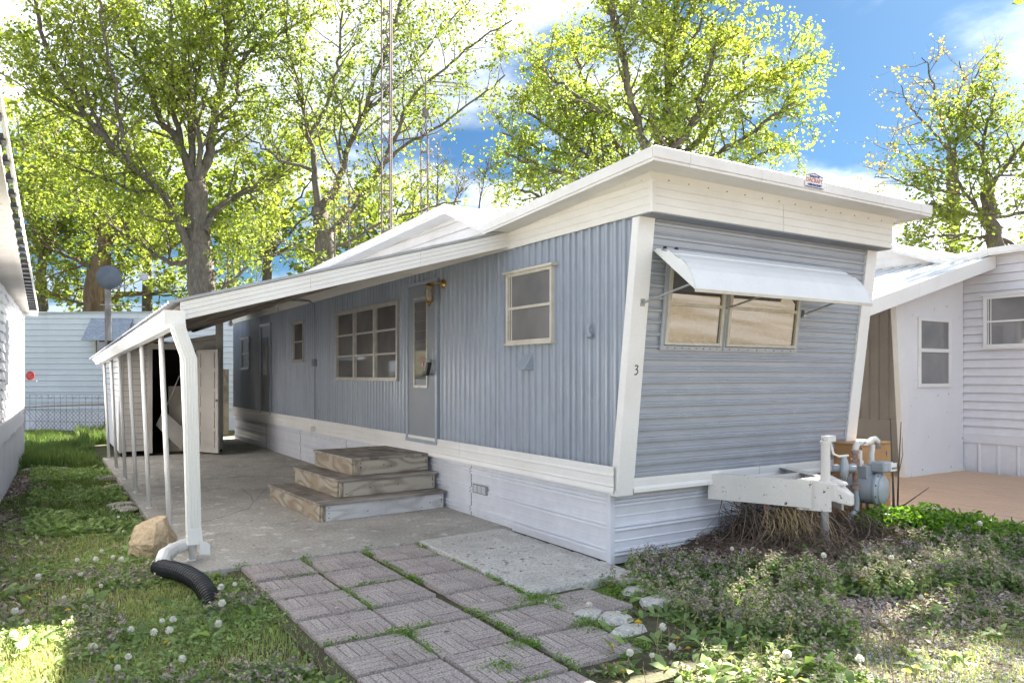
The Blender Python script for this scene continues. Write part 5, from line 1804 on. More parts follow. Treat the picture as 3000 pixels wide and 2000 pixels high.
yy0 = 5.27
while yy0 < 13:
    prof = ribs(.6, .2, [(0, 0), (.15, .0), (.22, .035), (.5, .035), (.57, .0), (.95, 0)])
    A = [(7.35, yy0 + u, nz(7.35) + .0 + w) for u, w in prof]; B = [(11.22, yy0 + u, nz(11.22) + w) for u, w in prof]
    obj('awning_panel', MB().strip(A, B), M_roof, na)
    yy0 += .602
for a, b_ in ((7.3, 9.3), (9.302, 11.2)):
    m_ = MB(); m_.hexa([(a, 5.235, nz(a) - .155), (b_, 5.235, nz(b_) - .155), (b_, 5.26, nz(b_) - .155), (a, 5.26, nz(a) - .155)], [(a, 5.235, nz(a) + .035), (b_, 5.235, nz(b_) + .035), (b_, 5.26, nz(b_) + .035), (a, 5.26, nz(a) + .035)])
    obj('fascia_board', m_, M_trim, na, bevel=.004)
m_ = MB(); m_.box(7.28, 7.36, 5.2, 13, nz(7.3) - .12, nz(7.3) + .0); obj('gutter', m_, M_trim, na)
for y_ in (5.35, 7.4, 9.5, 11.8):
    m_ = MB(); m_.box(7.5, 7.56, y_, y_ + .06, .1, nz(7.5) - .01); obj('post', m_, M_trim, na)
ws = thing('wind_screen', 'white peeling wood panel with a window under the awning', 'wind screen', (10.5, 5.7, .1))
m_ = MB(); pl = [(9.87, 5.68, .12), (11.215, 5.68, .12), (11.215, 5.68, nz(11.2) - .08), (9.65, 5.68, nz(9.65) - .08)]
m_.prism(pl, (0, .04, 0)); obj('panel', m_, M_panelw, ws)
m_ = MB(); m_.hexa([(9.70, 5.66, .10), (9.865, 5.66, .10), (9.865, 5.73, .10), (9.70, 5.73, .10)], [(9.48, 5.66, nz(9.5) - .08), (9.645, 5.66, nz(9.6) - .08), (9.645, 5.73, nz(9.6) - .08), (9.48, 5.73, nz(9.5) - .08)])
m_.hexa([(9.67, 5.64, .14), (9.75, 5.64, .14), (9.75, 5.66, .14), (9.67, 5.66, .14)], [(9.55, 5.64, 1.45), (9.63, 5.64, 1.45), (9.63, 5.66, 1.45), (9.55, 5.66, 1.45)])
obj('side_stud', m_, M_trim, ws)
m_ = MB(); m_.box(9.86, 11.215, 5.65, 5.675, .10, .14); obj('bottom_rail', m_, M_trim, ws)
m_ = MB()
xa, xb, za, zb = 10.04, 10.86, 1.29, 2.245
m_.box(xa, xa + .06, 5.655, 5.68, za, zb); m_.box(xb - .06, xb, 5.655, 5.68, za, zb); m_.box(xa + .06, xb - .06, 5.655, 5.68, za, za + .05); m_.box(xa + .06, xb - .06, 5.655, 5.68, zb - .05, zb); m_.box(xa + .06, xb - .06, 5.652, 5.68, 1.77, 1.82)
wn = obj('window', m_, M_trim, ws, bevel=.003)
for za_, zb_ in ((za + .05, 1.77), (1.82, zb - .05)):
    m_ = MB(); m_.box(xa + .06, xb - .06, 5.668, 5.676, za_, zb_); obj('pane', m_, M_glassc, wn)

# deck planks
dk = thing('deck', 'terracotta painted plank deck beside the right home', 'deck', (9.3, 5, 0))
x = 7.45
k = 0
while x < 11.1:
    m_ = MB(); m_.box(x, min(x + .131, 11.22), 1.2, 12.5, .06, .10 + random.uniform(-.0015, .0015)); obj('plank', m_, M_deck, dk, bevel=.003)
    x += .142
m_ = MB(); m_.box(7.40, 7.448, 1.2, 12.5, -.12, .095); m_.box(7.46, 11.2, 1.2, 1.24, -.12, .058); obj('rim_joist', m_, M_deck, dk)
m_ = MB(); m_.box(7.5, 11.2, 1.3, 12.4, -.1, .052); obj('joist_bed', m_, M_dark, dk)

# ------------------------------------------------------------------ antenna towers


def tower(name_label, px, dep, zt, w, rungs, lean_=0.0, cone=False):
    c0 = deep(px, 1100, dep)
    tw = thing('antenna_tower', name_label, 'antenna tower', (c0.x, c0.y, 0))
    cs_ = [Vector((c0.x + w * .577 * math.cos(a), c0.y + w * .577 * math.sin(a), 0)) for a in (.5, .5 + 2.094, .5 + 4.189)]
    shift = RGT * lean_
    for c in cs_:
        m_ = MB(); m_.tube([c, c + Vector((0, 0, zt)) + shift * zt], .024, 6); obj('leg', m_, M_antenna, tw)
    m_ = MB()
    st_ = zt / rungs
    for i in range(1, rungs + 1):
        z = i * st_
        for a, b_ in ((0, 1), (1, 2), (2, 0)):
            m_.tube([cs_[a] + Vector((0, 0, z)) + shift * z, cs_[b_] + Vector((0, 0, z)) + shift * z], .016, 5)
            m_.tube([cs_[a] + Vector((0, 0, z)) + shift * z, (cs_[a] + cs_[b_]) / 2 + Vector((0, 0, z + st_ * .18)) + shift * z], .011, 4)
    obj('lattice', m_, M_antenna, tw)['kind'] = 'stuff'
    return tw, c0, shift


tower('tall rusty lattice antenna tower rising out of the picture', 1137, 20.0, 13.5, .28, 28, -.0008)
tw2, c2_, sh2 = tower('shorter lattice antenna tower carrying a long horizontal boom', 1247, 24.0, 8.85 + .3, .25, 16)
m_ = MB(); top = Vector((c2_.x, c2_.y, 9.15))
for a in (.5, .5 + 2.094, .5 + 4.189):
    m_.tube([top + Vector((.144 * math.cos(a), .144 * math.sin(a), 0)), top + Vector((0, 0, .45))], .014, 5)
m_.tube([top + Vector((0, 0, .4)), top + Vector((0, 0, 1.9))], .022, 6); m_.box(top.x - .08, top.x + .08, top.y - .08, top.y + .08, top.z + .55, top.z + .8)
mst = obj('mast', m_, M_antenna, tw2)
m_ = MB(); bz = top + Vector((0, 0, 1.62))
m_.tube([bz - RGT * 2.3 + Vector((0, 0, .12)), bz + RGT * 1.5 - Vector((0, 0, .14))], .02, 5)
m_.tube([bz - RGT * 1.2 + Vector((0, 0, .16)), bz + RGT * 1.6 - Vector((0, 0, .06))], .012, 5)
for k in range(14):
    c = bz + RGT * (-2.2 + k * .27) + Vector((0, 0, .12 - .068 * (k * .27) * 1.0))
    m_.tube([c - FWD * .5, c + FWD * .5], .008, 4)
obj('antenna_boom', m_, M_galv, mst)

# ------------------------------------------------------------------ trees
TR = np.random.default_rng(5)


class Tubes:
    def __init__(s):
        s.v = []; s.f = []; s.n = 0

    def add(s, pts, rs, n):
        pts = np.asarray(pts); k = len(pts)
        tg = np.gradient(pts, axis=0)
        tg /= (np.linalg.norm(tg, axis=1)[:, None] + 1e-9)
        ref = np.array([0.31, 0.17, 0.93]) if abs(tg[0][2]) < .85 else np.array([1.0, .1, .05])
        u = np.cross(tg, ref); u /= (np.linalg.norm(u, axis=1)[:, None] + 1e-9)
        w = np.cross(tg, u)
        a = np.arange(n) * 2 * np.pi / n
        ring = (u[:, None, :] * np.cos(a)[None, :, None] + w[:, None, :] * np.sin(a)[None, :, None]) * np.asarray(rs)[:, None, None] + pts[:, None, :]
        s.v.append(ring.reshape(-1, 3))
        i = np.arange(k - 1)[:, None] * n; j = np.arange(n)[None, :]; j2 = (j + 1) % n
        f = np.stack([i + j, i + j2, i + n + j2, i + n + j], -1).reshape(-1, 4) + s.n
        s.f.append(f); s.n += k * n


def spline(pts, m=4):
    pts = np.asarray(pts, float)
    if len(pts) < 3: return np.array([pts[0] + (pts[-1] - pts[0]) * q for q in np.linspace(0, 1, m)])
    P_ = np.vstack([2 * pts[0] - pts[1], pts, 2 * pts[-1] - pts[-2]])
    out_ = []
    for i in range(1, len(P_) - 2):
        p0, p1, p2, p3 = P_[i - 1:i + 3]
        for t_ in np.linspace(0, 1, m, endpoint=False):
            out_.append(.5 * ((2 * p1) + (-p0 + p2) * t_ + (2 * p0 - 5 * p1 + 4 * p2 - p3) * t_ ** 2 + (-p0 + 3 * p1 - 3 * p2 + p3) * t_ ** 3))
    out_.append(P_[-2])
    return np.array(out_)


MAPLE = np.array([[0, 0, 0], [.35, .12, .06], [.52, .48, .02], [.22, .52, .08], [0, 1.0, -.04], [-.22, .52, .08], [-.52, .48, .02], [-.35, .12, .06], [0, .42, 0]], float)
MAPLE_F = [(0, 1, 8), (1, 2, 8), (2, 3, 8), (3, 4, 8), (4, 5, 8), (5, 6, 8), (6, 7, 8), (7, 0, 8)]
# cheaper leaf for the far crowns: two folded lobes
LOBE = np.array([[0, 0, 0], [.46, .42, .12], [0, 1.0, -.03], [-.46, .42, .12]], float)
LOBE_F = [(0, 1, 2), (0, 2, 3)]
OVAL = np.array([[0, 0, 0], [.28, .5, .07], [0, 1, -.02], [-.28, .5, .07]], float)
OVAL_F = [(0, 1, 2), (0, 2, 3)]


def leaf_cloud(pos, size, tmpl, faces, up=0.55, rng=None, dirs=None, flat=None):
    """one mesh out of many leaves: arrays of vertices and triangles"""
    rng = rng or TR
    n = len(pos)
    nrmv = rng.normal(size=(n, 3)); nrmv[:, 2] = np.abs(nrmv[:, 2]) + up
    if flat is not None:
        nrmv[:, :2] *= flat
    nrmv /= np.linalg.norm(nrmv, axis=1)[:, None]
    d = rng.normal(size=(n, 3)) if dirs is None else dirs + rng.normal(size=(n, 3)) * .4
    d -= nrmv * np.sum(d * nrmv, 1)[:, None]
    d /= (np.linalg.norm(d, axis=1)[:, None] + 1e-9)
    s_ = np.cross(d, nrmv)
    sz = np.asarray(size) * np.ones(n)
    T = tmpl[None, :, :] * sz[:, None, None]
    V_ = pos[:, None, :] + T[:, :, 0:1] * s_[:, None, :] + T[:, :, 1:2] * d[:, None, :] + T[:, :, 2:3] * nrmv[:, None, :]
    k = len(tmpl)
    F_ = (np.asarray(faces)[None, :, :] + (np.arange(n) * k)[:, None, None]).reshape(-1, 3)
    return V_.reshape(-1, 3), F_


def grow_tree(label, kindname, limbs, seed, leaf_m, bark_m, n_leaf, leaf_size, l1=2.2, l1_step=.55, l2=.9, l2_step=.28, droop=0.0, updir=.5, spread=.9, base=None, leaf_spread=.22, group=None, nleaf_cap=60000, min_r=.006, depth_bias=1.0):
    """limbs: list of (points, r0, r1, bare fraction). Boughs leave the limbs, twigs the boughs, leaves sit on twigs."""
    rng = np.random.default_rng(seed)
    tb = Tubes()
    tw = []
    b0 = np.array(limbs[0][0][0])
    tr = thing(kindname, label, 'tree', (float(b0[0]), float(b0[1]), 0), group)
    for (pts, r0, r1, bare) in limbs:
        P_ = spline(pts, 5)
        P_[1:-1] += rng.normal(size=P_[1:-1].shape) * .03
        n = len(P_)
        R_ = (r0 + (r1 - r0) * np.linspace(0, 1, n) ** .55) * (1.0 if bare == 1.0 else .78)
        tb.add(P_, R_, 9 if r0 > .1 else 6)
        seg = np.linalg.norm(np.diff(P_, axis=0), axis=1); cum = np.concatenate([[0], np.cumsum(seg)]); Lt = cum[-1]
        s_ = bare * Lt + rng.random() * l1_step
        while s_ <= Lt:
            i = min(np.searchsorted(cum, s_) - 1, n - 2); i = max(i, 0)
            f_ = (s_ - cum[i]) / max(seg[i], 1e-6)
            p = P_[i] + (P_[i + 1] - P_[i]) * f_
            tg = (P_[i + 1] - P_[i]) / max(seg[i], 1e-6)
            fr = s_ / Lt
            d = rng.normal(size=3); d -= tg * d.dot(tg); d /= np.linalg.norm(d)
            d = tg * .45 + d * spread + np.array([0, 0, updir]); d /= np.linalg.norm(d)
            ln = l1 * (1.1 - .55 * fr) * rng.uniform(.6, 1.25)
            m = 6
            q = [p]
            dd = d.copy()
            for _ in range(m):
                dd = dd + rng.normal(size=3) * .16 + np.array([0, 0, -droop * .12]); dd /= np.linalg.norm(dd)
                q.append(q[-1] + dd * ln / m)
            q = np.array(q)
            rr0 = max(min(R_[i] * .5, .014 + .018 * ln), min_r * 1.6)
            tb.add(q, np.linspace(rr0, min_r, m + 1), 5)
            # twigs
            t_ = rng.random() * l2_step + .15 * ln
            while t_ < ln:
                j = min(int(t_ / ln * m), m - 1)
                pp = q[j] + (q[j + 1] - q[j]) * (t_ / ln * m - j)
                tg2 = (q[j + 1] - q[j]); tg2 /= np.linalg.norm(tg2) + 1e-9
                e = rng.normal(size=3); e -= tg2 * e.dot(tg2); e /= np.linalg.norm(e)
                e = tg2 * .6 + e * .8 + np.array([0, 0, .15 - droop * .3]); e /= np.linalg.norm(e)
                l_ = l2 * rng.uniform(.5, 1.3)
                e2 = e + rng.normal(size=3) * .25 + np.array([0, 0, -.1 * droop])
                w = np.array([pp, pp + e * l_ * .5, pp + e * l_ * .5 + e2 * l_ * .5 / np.linalg.norm(e2)])
                tw.append(w)
                t_ += l2_step * rng.uniform(.6, 1.5)
            tw.append(np.array([q[-2], q[-1], q[-1] + dd * l2 * .4]))
            s_ += l1_step * rng.uniform(.6, 1.5)
    for w in tw:
        tb.add(w, [min_r * .9, min_r * .7, min_r * .35], 3)
    v = np.concatenate(tb.v); f = np.concatenate(tb.f)
    big_mesh('trunk', v, f, None, bark_m, tr, smooth=True)
    tw = np.array(tw)
    n_tot = min(int(len(tw) * n_leaf), nleaf_cap)
    ix = rng.integers(0, len(tw), n_tot)
    t_ = rng.random(n_tot) ** .7 * 2
    a = np.where((t_ < 1)[:, None], tw[ix, 0] + (tw[ix, 1] - tw[ix, 0]) * t_[:, None], tw[ix, 1] + (tw[ix, 2] - tw[ix, 1]) * (t_ - 1)[:, None])
    cl_ = rng.normal(size=a.shape) * leaf_spread * np.array([1, 1, .8])
    pos = a + np.where(rng.random((n_tot, 1)) < .7, cl_ * .55, cl_ * 1.1)
    V_, F_ = leaf_cloud(pos, leaf_size * (.45 + .9 * rng.random(n_tot) ** 1.3), LOBE, LOBE_F, .35, rng)
    big_mesh('crown', V_, None, F_, leaf_m, tr)
    return tr, len(tw), n_tot


def pl_(dep, seq, seed=0, amp=1.0):
    """photograph coordinates at a distance, wandering in depth so the limb is no flat trace"""
    r = np.random.default_rng(seed)
    dd = dep
    slope = r.normal() * .22 * amp
    res = []
    prev = None
    for (px, py) in seq:
        if prev is not None:
            step_ = math.hypot(px - prev[0], py - prev[1]) / 2200 * dep
            dd += slope * step_ + r.normal() * .08 * step_
        res.append(tuple(deep(px, py, dd)))
        prev = (px, py)
    return res, dd


def limbs_from(dep, specs, seed):
    out_ = []
    ends = {}
    for i, (seq, r0, r1, bare) in enumerate(specs):
        key = seq[0]
        d0 = ends.get(key, dep)
        pts, dl = pl_(d0, seq, seed * 100 + i, amp=0 if i == 0 else 1.3)
        for (q, p_) in zip(seq, pts):
            v_ = Vector(p_)
            ends.setdefault(q, v_.x * FWD.x + v_.y * FWD.y)
        out_.append((pts, r0, r1, bare))
    return out_


D1 = 25.0
T1 = [([(600, 1110), (598, 900), (585, 760), (576, 640), (571, 540)], .58, .36, 1.0),
      ([(585, 760), (555, 720), (510, 625), (472, 561), (383, 485), (319, 415), (255, 344), (185, 236), (128, 121), (100, -30)], .26, .07, .25),
      ([(571, 540), (612, 459), (625, 357), (657, 191), (668, 60), (672, -60)], .28, .10, .15),
      ([(625, 357), (690, 290), (700, 200), (750, 140), (850, 80), (960, 20)], .13, .05, .15),
      ([(571, 540), (529, 421), (472, 357), (440, 268), (408, 179), (376, 108), (340, -40)], .22, .08, .15),
      ([(529, 421), (508, 300), (505, 150), (500, -40)], .15, .06, .1),
      ([(571, 540), (561, 400), (548, 255), (540, 120), (560, -40)], .2, .07, .15),
      ([(571, 540), (586, 420), (570, 300), (590, 160), (610, -40)], .15, .06, .15),
      ([(598, 680), (640, 610), (720, 560), (800, 520), (880, 450), (960, 350), (1040, 240)], .2, .05, .15),
      ([(585, 760), (500, 770), (420, 720), (344, 676), (280, 620), (210, 570)], .15, .04, .1),
      ([(472, 561), (400, 560), (300, 520), (200, 480), (90, 430), (10, 400)], .11, .035, .1),
      ([(319, 415), (260, 300), (240, 160), (250, 20)], .1, .04, .1),
      ([(383, 485), (350, 350), (330, 220), (300, 90), (290, -30)], .11, .04, .1),
      ([(255, 344), (150, 300), (60, 250), (-30, 190)], .09, .03, .05),
      ([(598, 900), (680, 820), (760, 760), (840, 730)], .12, .03, .1),
      ([(657, 191), (720, 110), (790, 20)], .09, .04, .05),
      ([(598, 700), (540, 660), (450, 640), (380, 600)], .1, .03, .1)]
info = []
info.append(grow_tree('large grey barked maple behind the carport with many rising limbs', 'maple_tree', limbs_from(D1, T1, 1), 21, M_leaf, M_bark, 24, .115, l1=2.5, l1_step=.26, l2=.95, l2_step=.24, leaf_spread=.15, nleaf_cap=270000))
T2 = [([(275, 1110), (275, 900), (290, 800), (300, 740)], .5, .34, 1.0),
      ([(300, 740), (270, 640), (230, 560), (180, 450), (150, 330)], .2, .06, .1),
      ([(300, 740), (340, 690), (400, 620), (440, 540), (470, 430)], .2, .06, .1),
      ([(300, 740), (310, 600), (320, 450), (330, 330)], .18, .06, .1),
      ([(290, 800), (220, 760), (150, 730), (80, 640), (30, 560)], .15, .04, .1),
      ([(290, 800), (380, 780), (470, 740), (540, 700)], .12, .04, .1),
      ([(275, 900), (200, 880), (140, 850), (100, 800)], .1, .03, .1),
      ([(275, 900), (350, 870), (430, 860), (500, 830)], .1, .03, .1)]
info.append(grow_tree('thick brown trunked maple behind the satellite dish', 'maple_tree', limbs_from(30, T2, 2), 22, M_leafy, M_bark2, 20, .145, l1=2.7, l1_step=.36, l2=1.0, l2_step=.28, nleaf_cap=110000, updir=.2))
T3 = [([(950, 1110), (953, 760), (945, 660), (935, 612)], .5, .26, 1.0),
      ([(935, 612), (922, 500), (909, 400), (880, 280), (850, 150), (830, 0)], .2, .06, .2),
      ([(935, 612), (990, 540), (1020, 430), (1070, 330), (1100, 220), (1150, 90), (1180, -30)], .2, .07, .15),
      ([(953, 700), (1040, 600), (1100, 520), (1180, 430), (1270, 380), (1380, 300), (1480, 220)], .15, .03, .15),
      ([(1100, 520), (1160, 400), (1200, 300), (1300, 200), (1400, 120), (1500, 60)], .12, .03, .1),
      ([(1070, 330), (1150, 260), (1250, 150), (1320, 60), (1400, -20)], .1, .03, .1),
      ([(922, 500), (850, 480), (780, 440), (720, 400)], .1, .03, .1),
      ([(909, 400), (960, 300), (990, 180), (1000, 50), (1010, -40)], .12, .04, .1),
      ([(953, 760), (880, 720), (800, 690), (740, 640)], .1, .03, .1),
      ([(953, 740), (1050, 690), (1150, 640), (1260, 610), (1350, 590)], .1, .03, .1)]
info.append(grow_tree('dark trunked maple rising behind the lattice towers', 'maple_tree', limbs_from(27, T3, 3), 23, M_leafy, M_bark, 17, .112, l1=2.4, l1_step=.3, l2=.95, l2_step=.25, leaf_spread=.14, nleaf_cap=170000))
T4 = [([(1900, 1110), (1905, 640), (1910, 500)], .42, .3, 1.0),
      ([(1910, 500), (1880, 400), (1850, 300), (1830, 180), (1800, 60), (1790, -60)], .2, .06, .1),
      ([(1910, 500), (1940, 380), (1960, 250), (1970, 120), (1980, -40)], .2, .06, .1),
      ([(1905, 560), (1820, 450), (1760, 330), (1700, 220), (1680, 100)], .16, .05, .1),
      ([(1905, 600), (1800, 520), (1700, 440), (1620, 380), (1540, 330)], .15, .04, .1),
      ([(1905, 640), (1780, 560), (1680, 520), (1560, 480), (1480, 450)], .13, .035, .1),
      ([(1905, 640), (1760, 620), (1640, 600), (1540, 560), (1500, 560)], .12, .035, .1),
      ([(1910, 520), (2040, 420), (2110, 330), (2200, 250), (2300, 200), (2370, 190)], .16, .035, .1),
      ([(1910, 500), (2020, 380), (2060, 270), (2090, 170), (2110, 80)], .16, .05, .1),
      ([(1905, 600), (2050, 480), (2150, 420), (2250, 350), (2330, 300)], .13, .035, .1),
      ([(1905, 640), (2060, 560), (2150, 500), (2240, 450), (2290, 420)], .12, .03, .1),
      ([(1880, 400), (1760, 330), (1650, 250), (1560, 190)], .1, .04, .1),
      ([(1960, 250), (2020, 150), (2060, 40)], .1, .04, .1),
      ([(1700, 440), (1640, 300), (1580, 230)], .08, .03, .1),
      ([(2110, 330), (2170, 210), (2200, 150)], .08, .03, .1),
      ([(1960, 250), (1940, 60), (1960, -120), (1930, -330)], .12, .03, .1), ([(1830, 180), (1780, 0), (1740, -160), (1760, -300)], .12, .03, .1),  # limbs high above the view, added to shade the left house wall
      ([(1970, 120), (2060, -40), (2120, -180), (2150, -330)], .12, .03, .1), ([(1790, -60), (1700, -150), (1640, -260)], .1, .03, .1), ([(1980, -40), (2000, -200), (2060, -420)], .1, .03, .1), ([(1790, -60), (1800, -250), (1850, -450)], .1, .03, .1), ([(1910, 500), (1780, 470), (1650, 450), (1540, 420), (1470, 390)], .12, .03, .2)]
info.append(grow_tree('broad rounded maple rising behind the front roof of the blue home', 'maple_tree', limbs_from(20, T4, 4), 24, M_leaf, M_bark, 24, .092, l1=1.6, l1_step=.2, l2=.62, l2_step=.17, leaf_spread=.12, nleaf_cap=270000, updir=.25))
T5 = [([(2780, 1110), (2790, 560), (2790, 450)], .3, .16, 1.0),
      ([(2790, 450), (2760, 360), (2740, 280), (2720, 200), (2700, 170)], .09, .02, .1),
      ([(2790, 450), (2700, 350), (2660, 300), (2640, 250)], .08, .02, .1),
      ([(2790, 520), (2700, 480), (2640, 440), (2600, 420)], .08, .02, .1),
      ([(2790, 560), (2720, 560), (2660, 540), (2600, 520), (2560, 520)], .08, .02, .1),
      ([(2790, 450), (2830, 330), (2860, 220), (2890, 190)], .09, .02, .1),
      ([(2760, 360), (2820, 260), (2810, 180)], .06, .02, .1),
      ([(2790, 600), (2730, 620), (2680, 660), (2640, 690)], .07, .02, .1)]
info.append(grow_tree('sparse budding tree with bare twigs at the right', 'budding_tree', limbs_from(26, T5, 5), 25, M_leafo, M_bark, 4.5, .10, l1=1.5, l1_step=.32, l2=.7, l2_step=.2, leaf_spread=.07, nleaf_cap=9000, updir=.3))
T6 = [([(2930, 1110), (2920, 760), (2900, 640), (2890, 560)], .3, .18, 1.0),
      ([(2890, 560), (2880, 450), (2900, 340), (2920, 250)], .12, .03, .05),
      ([(2890, 560), (2960, 470), (3030, 380), (3080, 280)], .12, .03, .05),
      ([(2900, 640), (2820, 560), (2790, 480), (2770, 420)], .1, .03, .05),
      ([(2900, 640), (2800, 620), (2730, 600), (2690, 640)], .1, .03, .05),
      ([(2920, 700), (2830, 690), (2760, 690), (2700, 690)], .1, .03, .05),
      ([(2900, 640), (3000, 620), (3080, 560)], .1, .03, .05),
      ([(2920, 700), (3010, 720), (3090, 690)], .1, .03, .05),
      ([(2880, 450), (2830, 370), (2850, 280)], .08, .03, .05)]
info.append(grow_tree('bright green maple at the right edge behind the white home', 'maple_tree', limbs_from(22, T6, 6), 26, M_leafy, M_bark, 20, .115, l1=1.6, l1_step=.24, l2=.7, l2_step=.2, leaf_spread=.16, nleaf_cap=110000, updir=.2))
# a tall maple beyond the right neighbour, added out of view to shade the bed and the deck
bx_, by_ = 19.7, 4.8
T7 = [([(bx_, by_, 0), (bx_, by_, 4), (bx_ + .1, by_, 8.5)], .4, .25, 1.0)]
for k in range(10):
    a = k * 2 * math.pi / 10
    T7.append(([(bx_ + .1, by_, 8.2 + .1 * k), (bx_ + 1.6 * math.cos(a), by_ + 1.6 * math.sin(a), 10.0), (bx_ + 2.7 * math.cos(a), by_ + 2.7 * math.sin(a), 11.3 + (k % 3) * .8)], .14, .03, .1))
info.append(grow_tree('added unseen maple shading the right bed and deck', 'maple_tree', T7, 27, M_leaf, M_bark, 26, .2, l1=1.7, l1_step=.36, l2=.8, l2_step=.26, leaf_spread=.2, nleaf_cap=42000, updir=.3))
# trees filling the background below the crowns
for i, (bx, by, dep, hw, top, lab) in enumerate(((430, 1110, 36, 300, 420, 'far bright maple seen between the dish and the large maple'),
                                                 (120, 1110, 35, 260, 300, 'far bright maple behind the left house eave'),
                                                 (780, 1110, 36, 260, 450, 'far bright maple between the two dark trunks'),
                                                 (1120, 1110, 38, 220, 560, 'far low tree behind the lattice towers'))):
    r_ = np.random.default_rng(50 + i)
    sp_ = [([(bx, by), (bx, 860), (bx + 5, 760)], .3, .2, 1.0)]
    for k in range(9):
        a = -1.2 + 2.4 * k / 8
        ex, ey = bx + math.sin(a) * hw, 780 - math.cos(a) * (780 - top)
        sp_.append(([(bx + 5, 760), (bx + (ex - bx) * .35, 760 + (ey - 760) * .45), (bx + (ex - bx) * .75, 760 + (ey - 760) * .8), (ex, ey)], .13, .03, .1))
    for k in range(4):
        ex = bx + (-1, 1)[k % 2] * hw * (.6 + .3 * (k // 2)); ey = 880 - 60 * (k // 2)
        sp_.append(([(bx, 860), ((bx + ex) / 2, 860 + (ey - 860) * .3), (ex, ey)], .1, .03, .1))
    info.append(grow_tree(lab, 'maple_tree', limbs_from(dep, sp_, 40 + i), 60 + i, M_leafy, M_bark, 9, .30, l1=2.6, l1_step=.6, l2=1.2, l2_step=.4, leaf_spread=.3, nleaf_cap=26000, updir=.1))
print('TREES', [(a[1], a[2]) for a in info])

# bare saplings with a few buds between towers and roof
for i, (px, py0, py1, dx_, dep) in enumerate(((985, 800, 480, -10, 17.5), (1030, 790, 500, -8, 17.5), (1330, 640, 520, 20, 19), (1400, 640, 480, 25, 19), (1280, 640, 420, 5, 19))):
    tb = Tubes(); r_ = np.random.default_rng(300 + i)
    main = np.array([tuple(deep(px, 1100, dep))] + [tuple(deep(px + dx_ * q + r_.normal() * 3, py0 + (py1 - py0) * q, dep)) for q in np.linspace(0, 1, 6)])
    main[0][2] = 0
    sp_ = thing('bare_sapling', ('thin bare sapling left of the tall tower', 'thin bare sapling just left of the tall tower base', 'thin budding sapling above the roof peak', 'tallest budding sapling over the roof valley', 'thin sapling beside the shorter tower')[i], 'sapling', tuple(main[0]))
    tb.add(main, np.linspace(.03, .006, len(main)), 5)
    leaves = []
    for k in range(26):
        q = r_.uniform(.3, 1); p = main[1] + (main[-1] - main[1]) * q
        d = RGT * r_.normal() + FWD * r_.normal() * .5 + Vector((0, 0, r_.uniform(.1, .9))); d.normalize(); d = np.array(d)
        l_ = r_.uniform(.3, 1.0) * (1.3 - q)
        e = p + d * l_ + np.array([0, 0, .1]); tb.add(np.array([p, (p + e) / 2 + r_.normal(size=3) * .03, e]), [.008, .005, .002], 3)
        for _ in range(4): leaves.append(p + (e - p) * r_.uniform(.4, 1) + r_.normal(size=3) * .03)
    big_mesh('trunk', np.concatenate(tb.v), np.concatenate(tb.f), None, M_bark, sp_)
    V_, F_ = leaf_cloud(np.array(leaves), .07, OVAL, OVAL_F, .3, r_)
    big_mesh('crown', V_, None, F_, M_leafo, sp_)

# ------------------------------------------------------------------ ground vegetation
VG = np.random.default_rng(99)


def free(x, y):
    ok = np.ones(len(x), bool)
    ok &= ~((x > .86) & (x < 3.86) & (y > 5.9) & (y < 18.6))
    ok &= ~((x > 1.27) & (x < 2.28) & (y > 2.5) & (y < 5.96))
    ok &= ~((x > 2.2) & (x < 2.75) & (y > 3.12) & (y < 5.96))
    ok &= ~((x > 2.7) & (x < 3.19) & (y > 3.64) & (y < 4.15))
    ok &= ~((x > 2.74) & (x < 3.7) & (y > 4.15) & (y < 6.0))
    ok &= ~((x > 3.77) & (y > 4.58))
    ok &= ~((x > 7.38) & (y > 1.1))
    ok &= ~((x < -.36 + (y - 10.7) * .028) & (y > 5.4) & (y < 15.6))
    ok &= ~((x > SX0 - .02) & (x < SX1) & (y > 15) & (y < 18.3))
    ok &= ~((x > 3.52) & (x < 3.8) & (y > 4.3))
    return ok


def scatter(n, x0, x1, y0, y1, power=0.0, dens=None):
    """random spots; denser close to the camera when power > 0; dens(x, y) keeps patches"""
    x = VG.uniform(x0, x1, n)
    if power:
        u = VG.random(n); y = y0 + (y1 - y0) * u ** (1 + power)
    else:
        y = VG.uniform(y0, y1, n)
    ok = free(x, y)
    if dens is not None:
        ok &= VG.random(n) < dens(x, y)
    x, y = x[ok], y[ok]
    # only what can be seen from about here
    d = x * FWD.x + y * FWD.y; s_ = (x * RGT.x + y * RGT.y) / np.maximum(d, .1)
    ok = (d > 1.6) & (np.abs(s_) < .95)
    return x[ok], y[ok]


def pn(x, y, f, ph):
    return .5 + .25 * (np.sin(x * f + ph + 1.3 * np.sin(y * f * .7 + ph)) + np.sin(y * f * 1.1 - ph * 2 + 1.1 * np.sin(x * f * .8)))


BLADE = np.array([[-.035, 0, 0], [.035, 0, 0], [.03, .05, .5], [-.03, .05, .5], [0, .25, 1.0]], float)


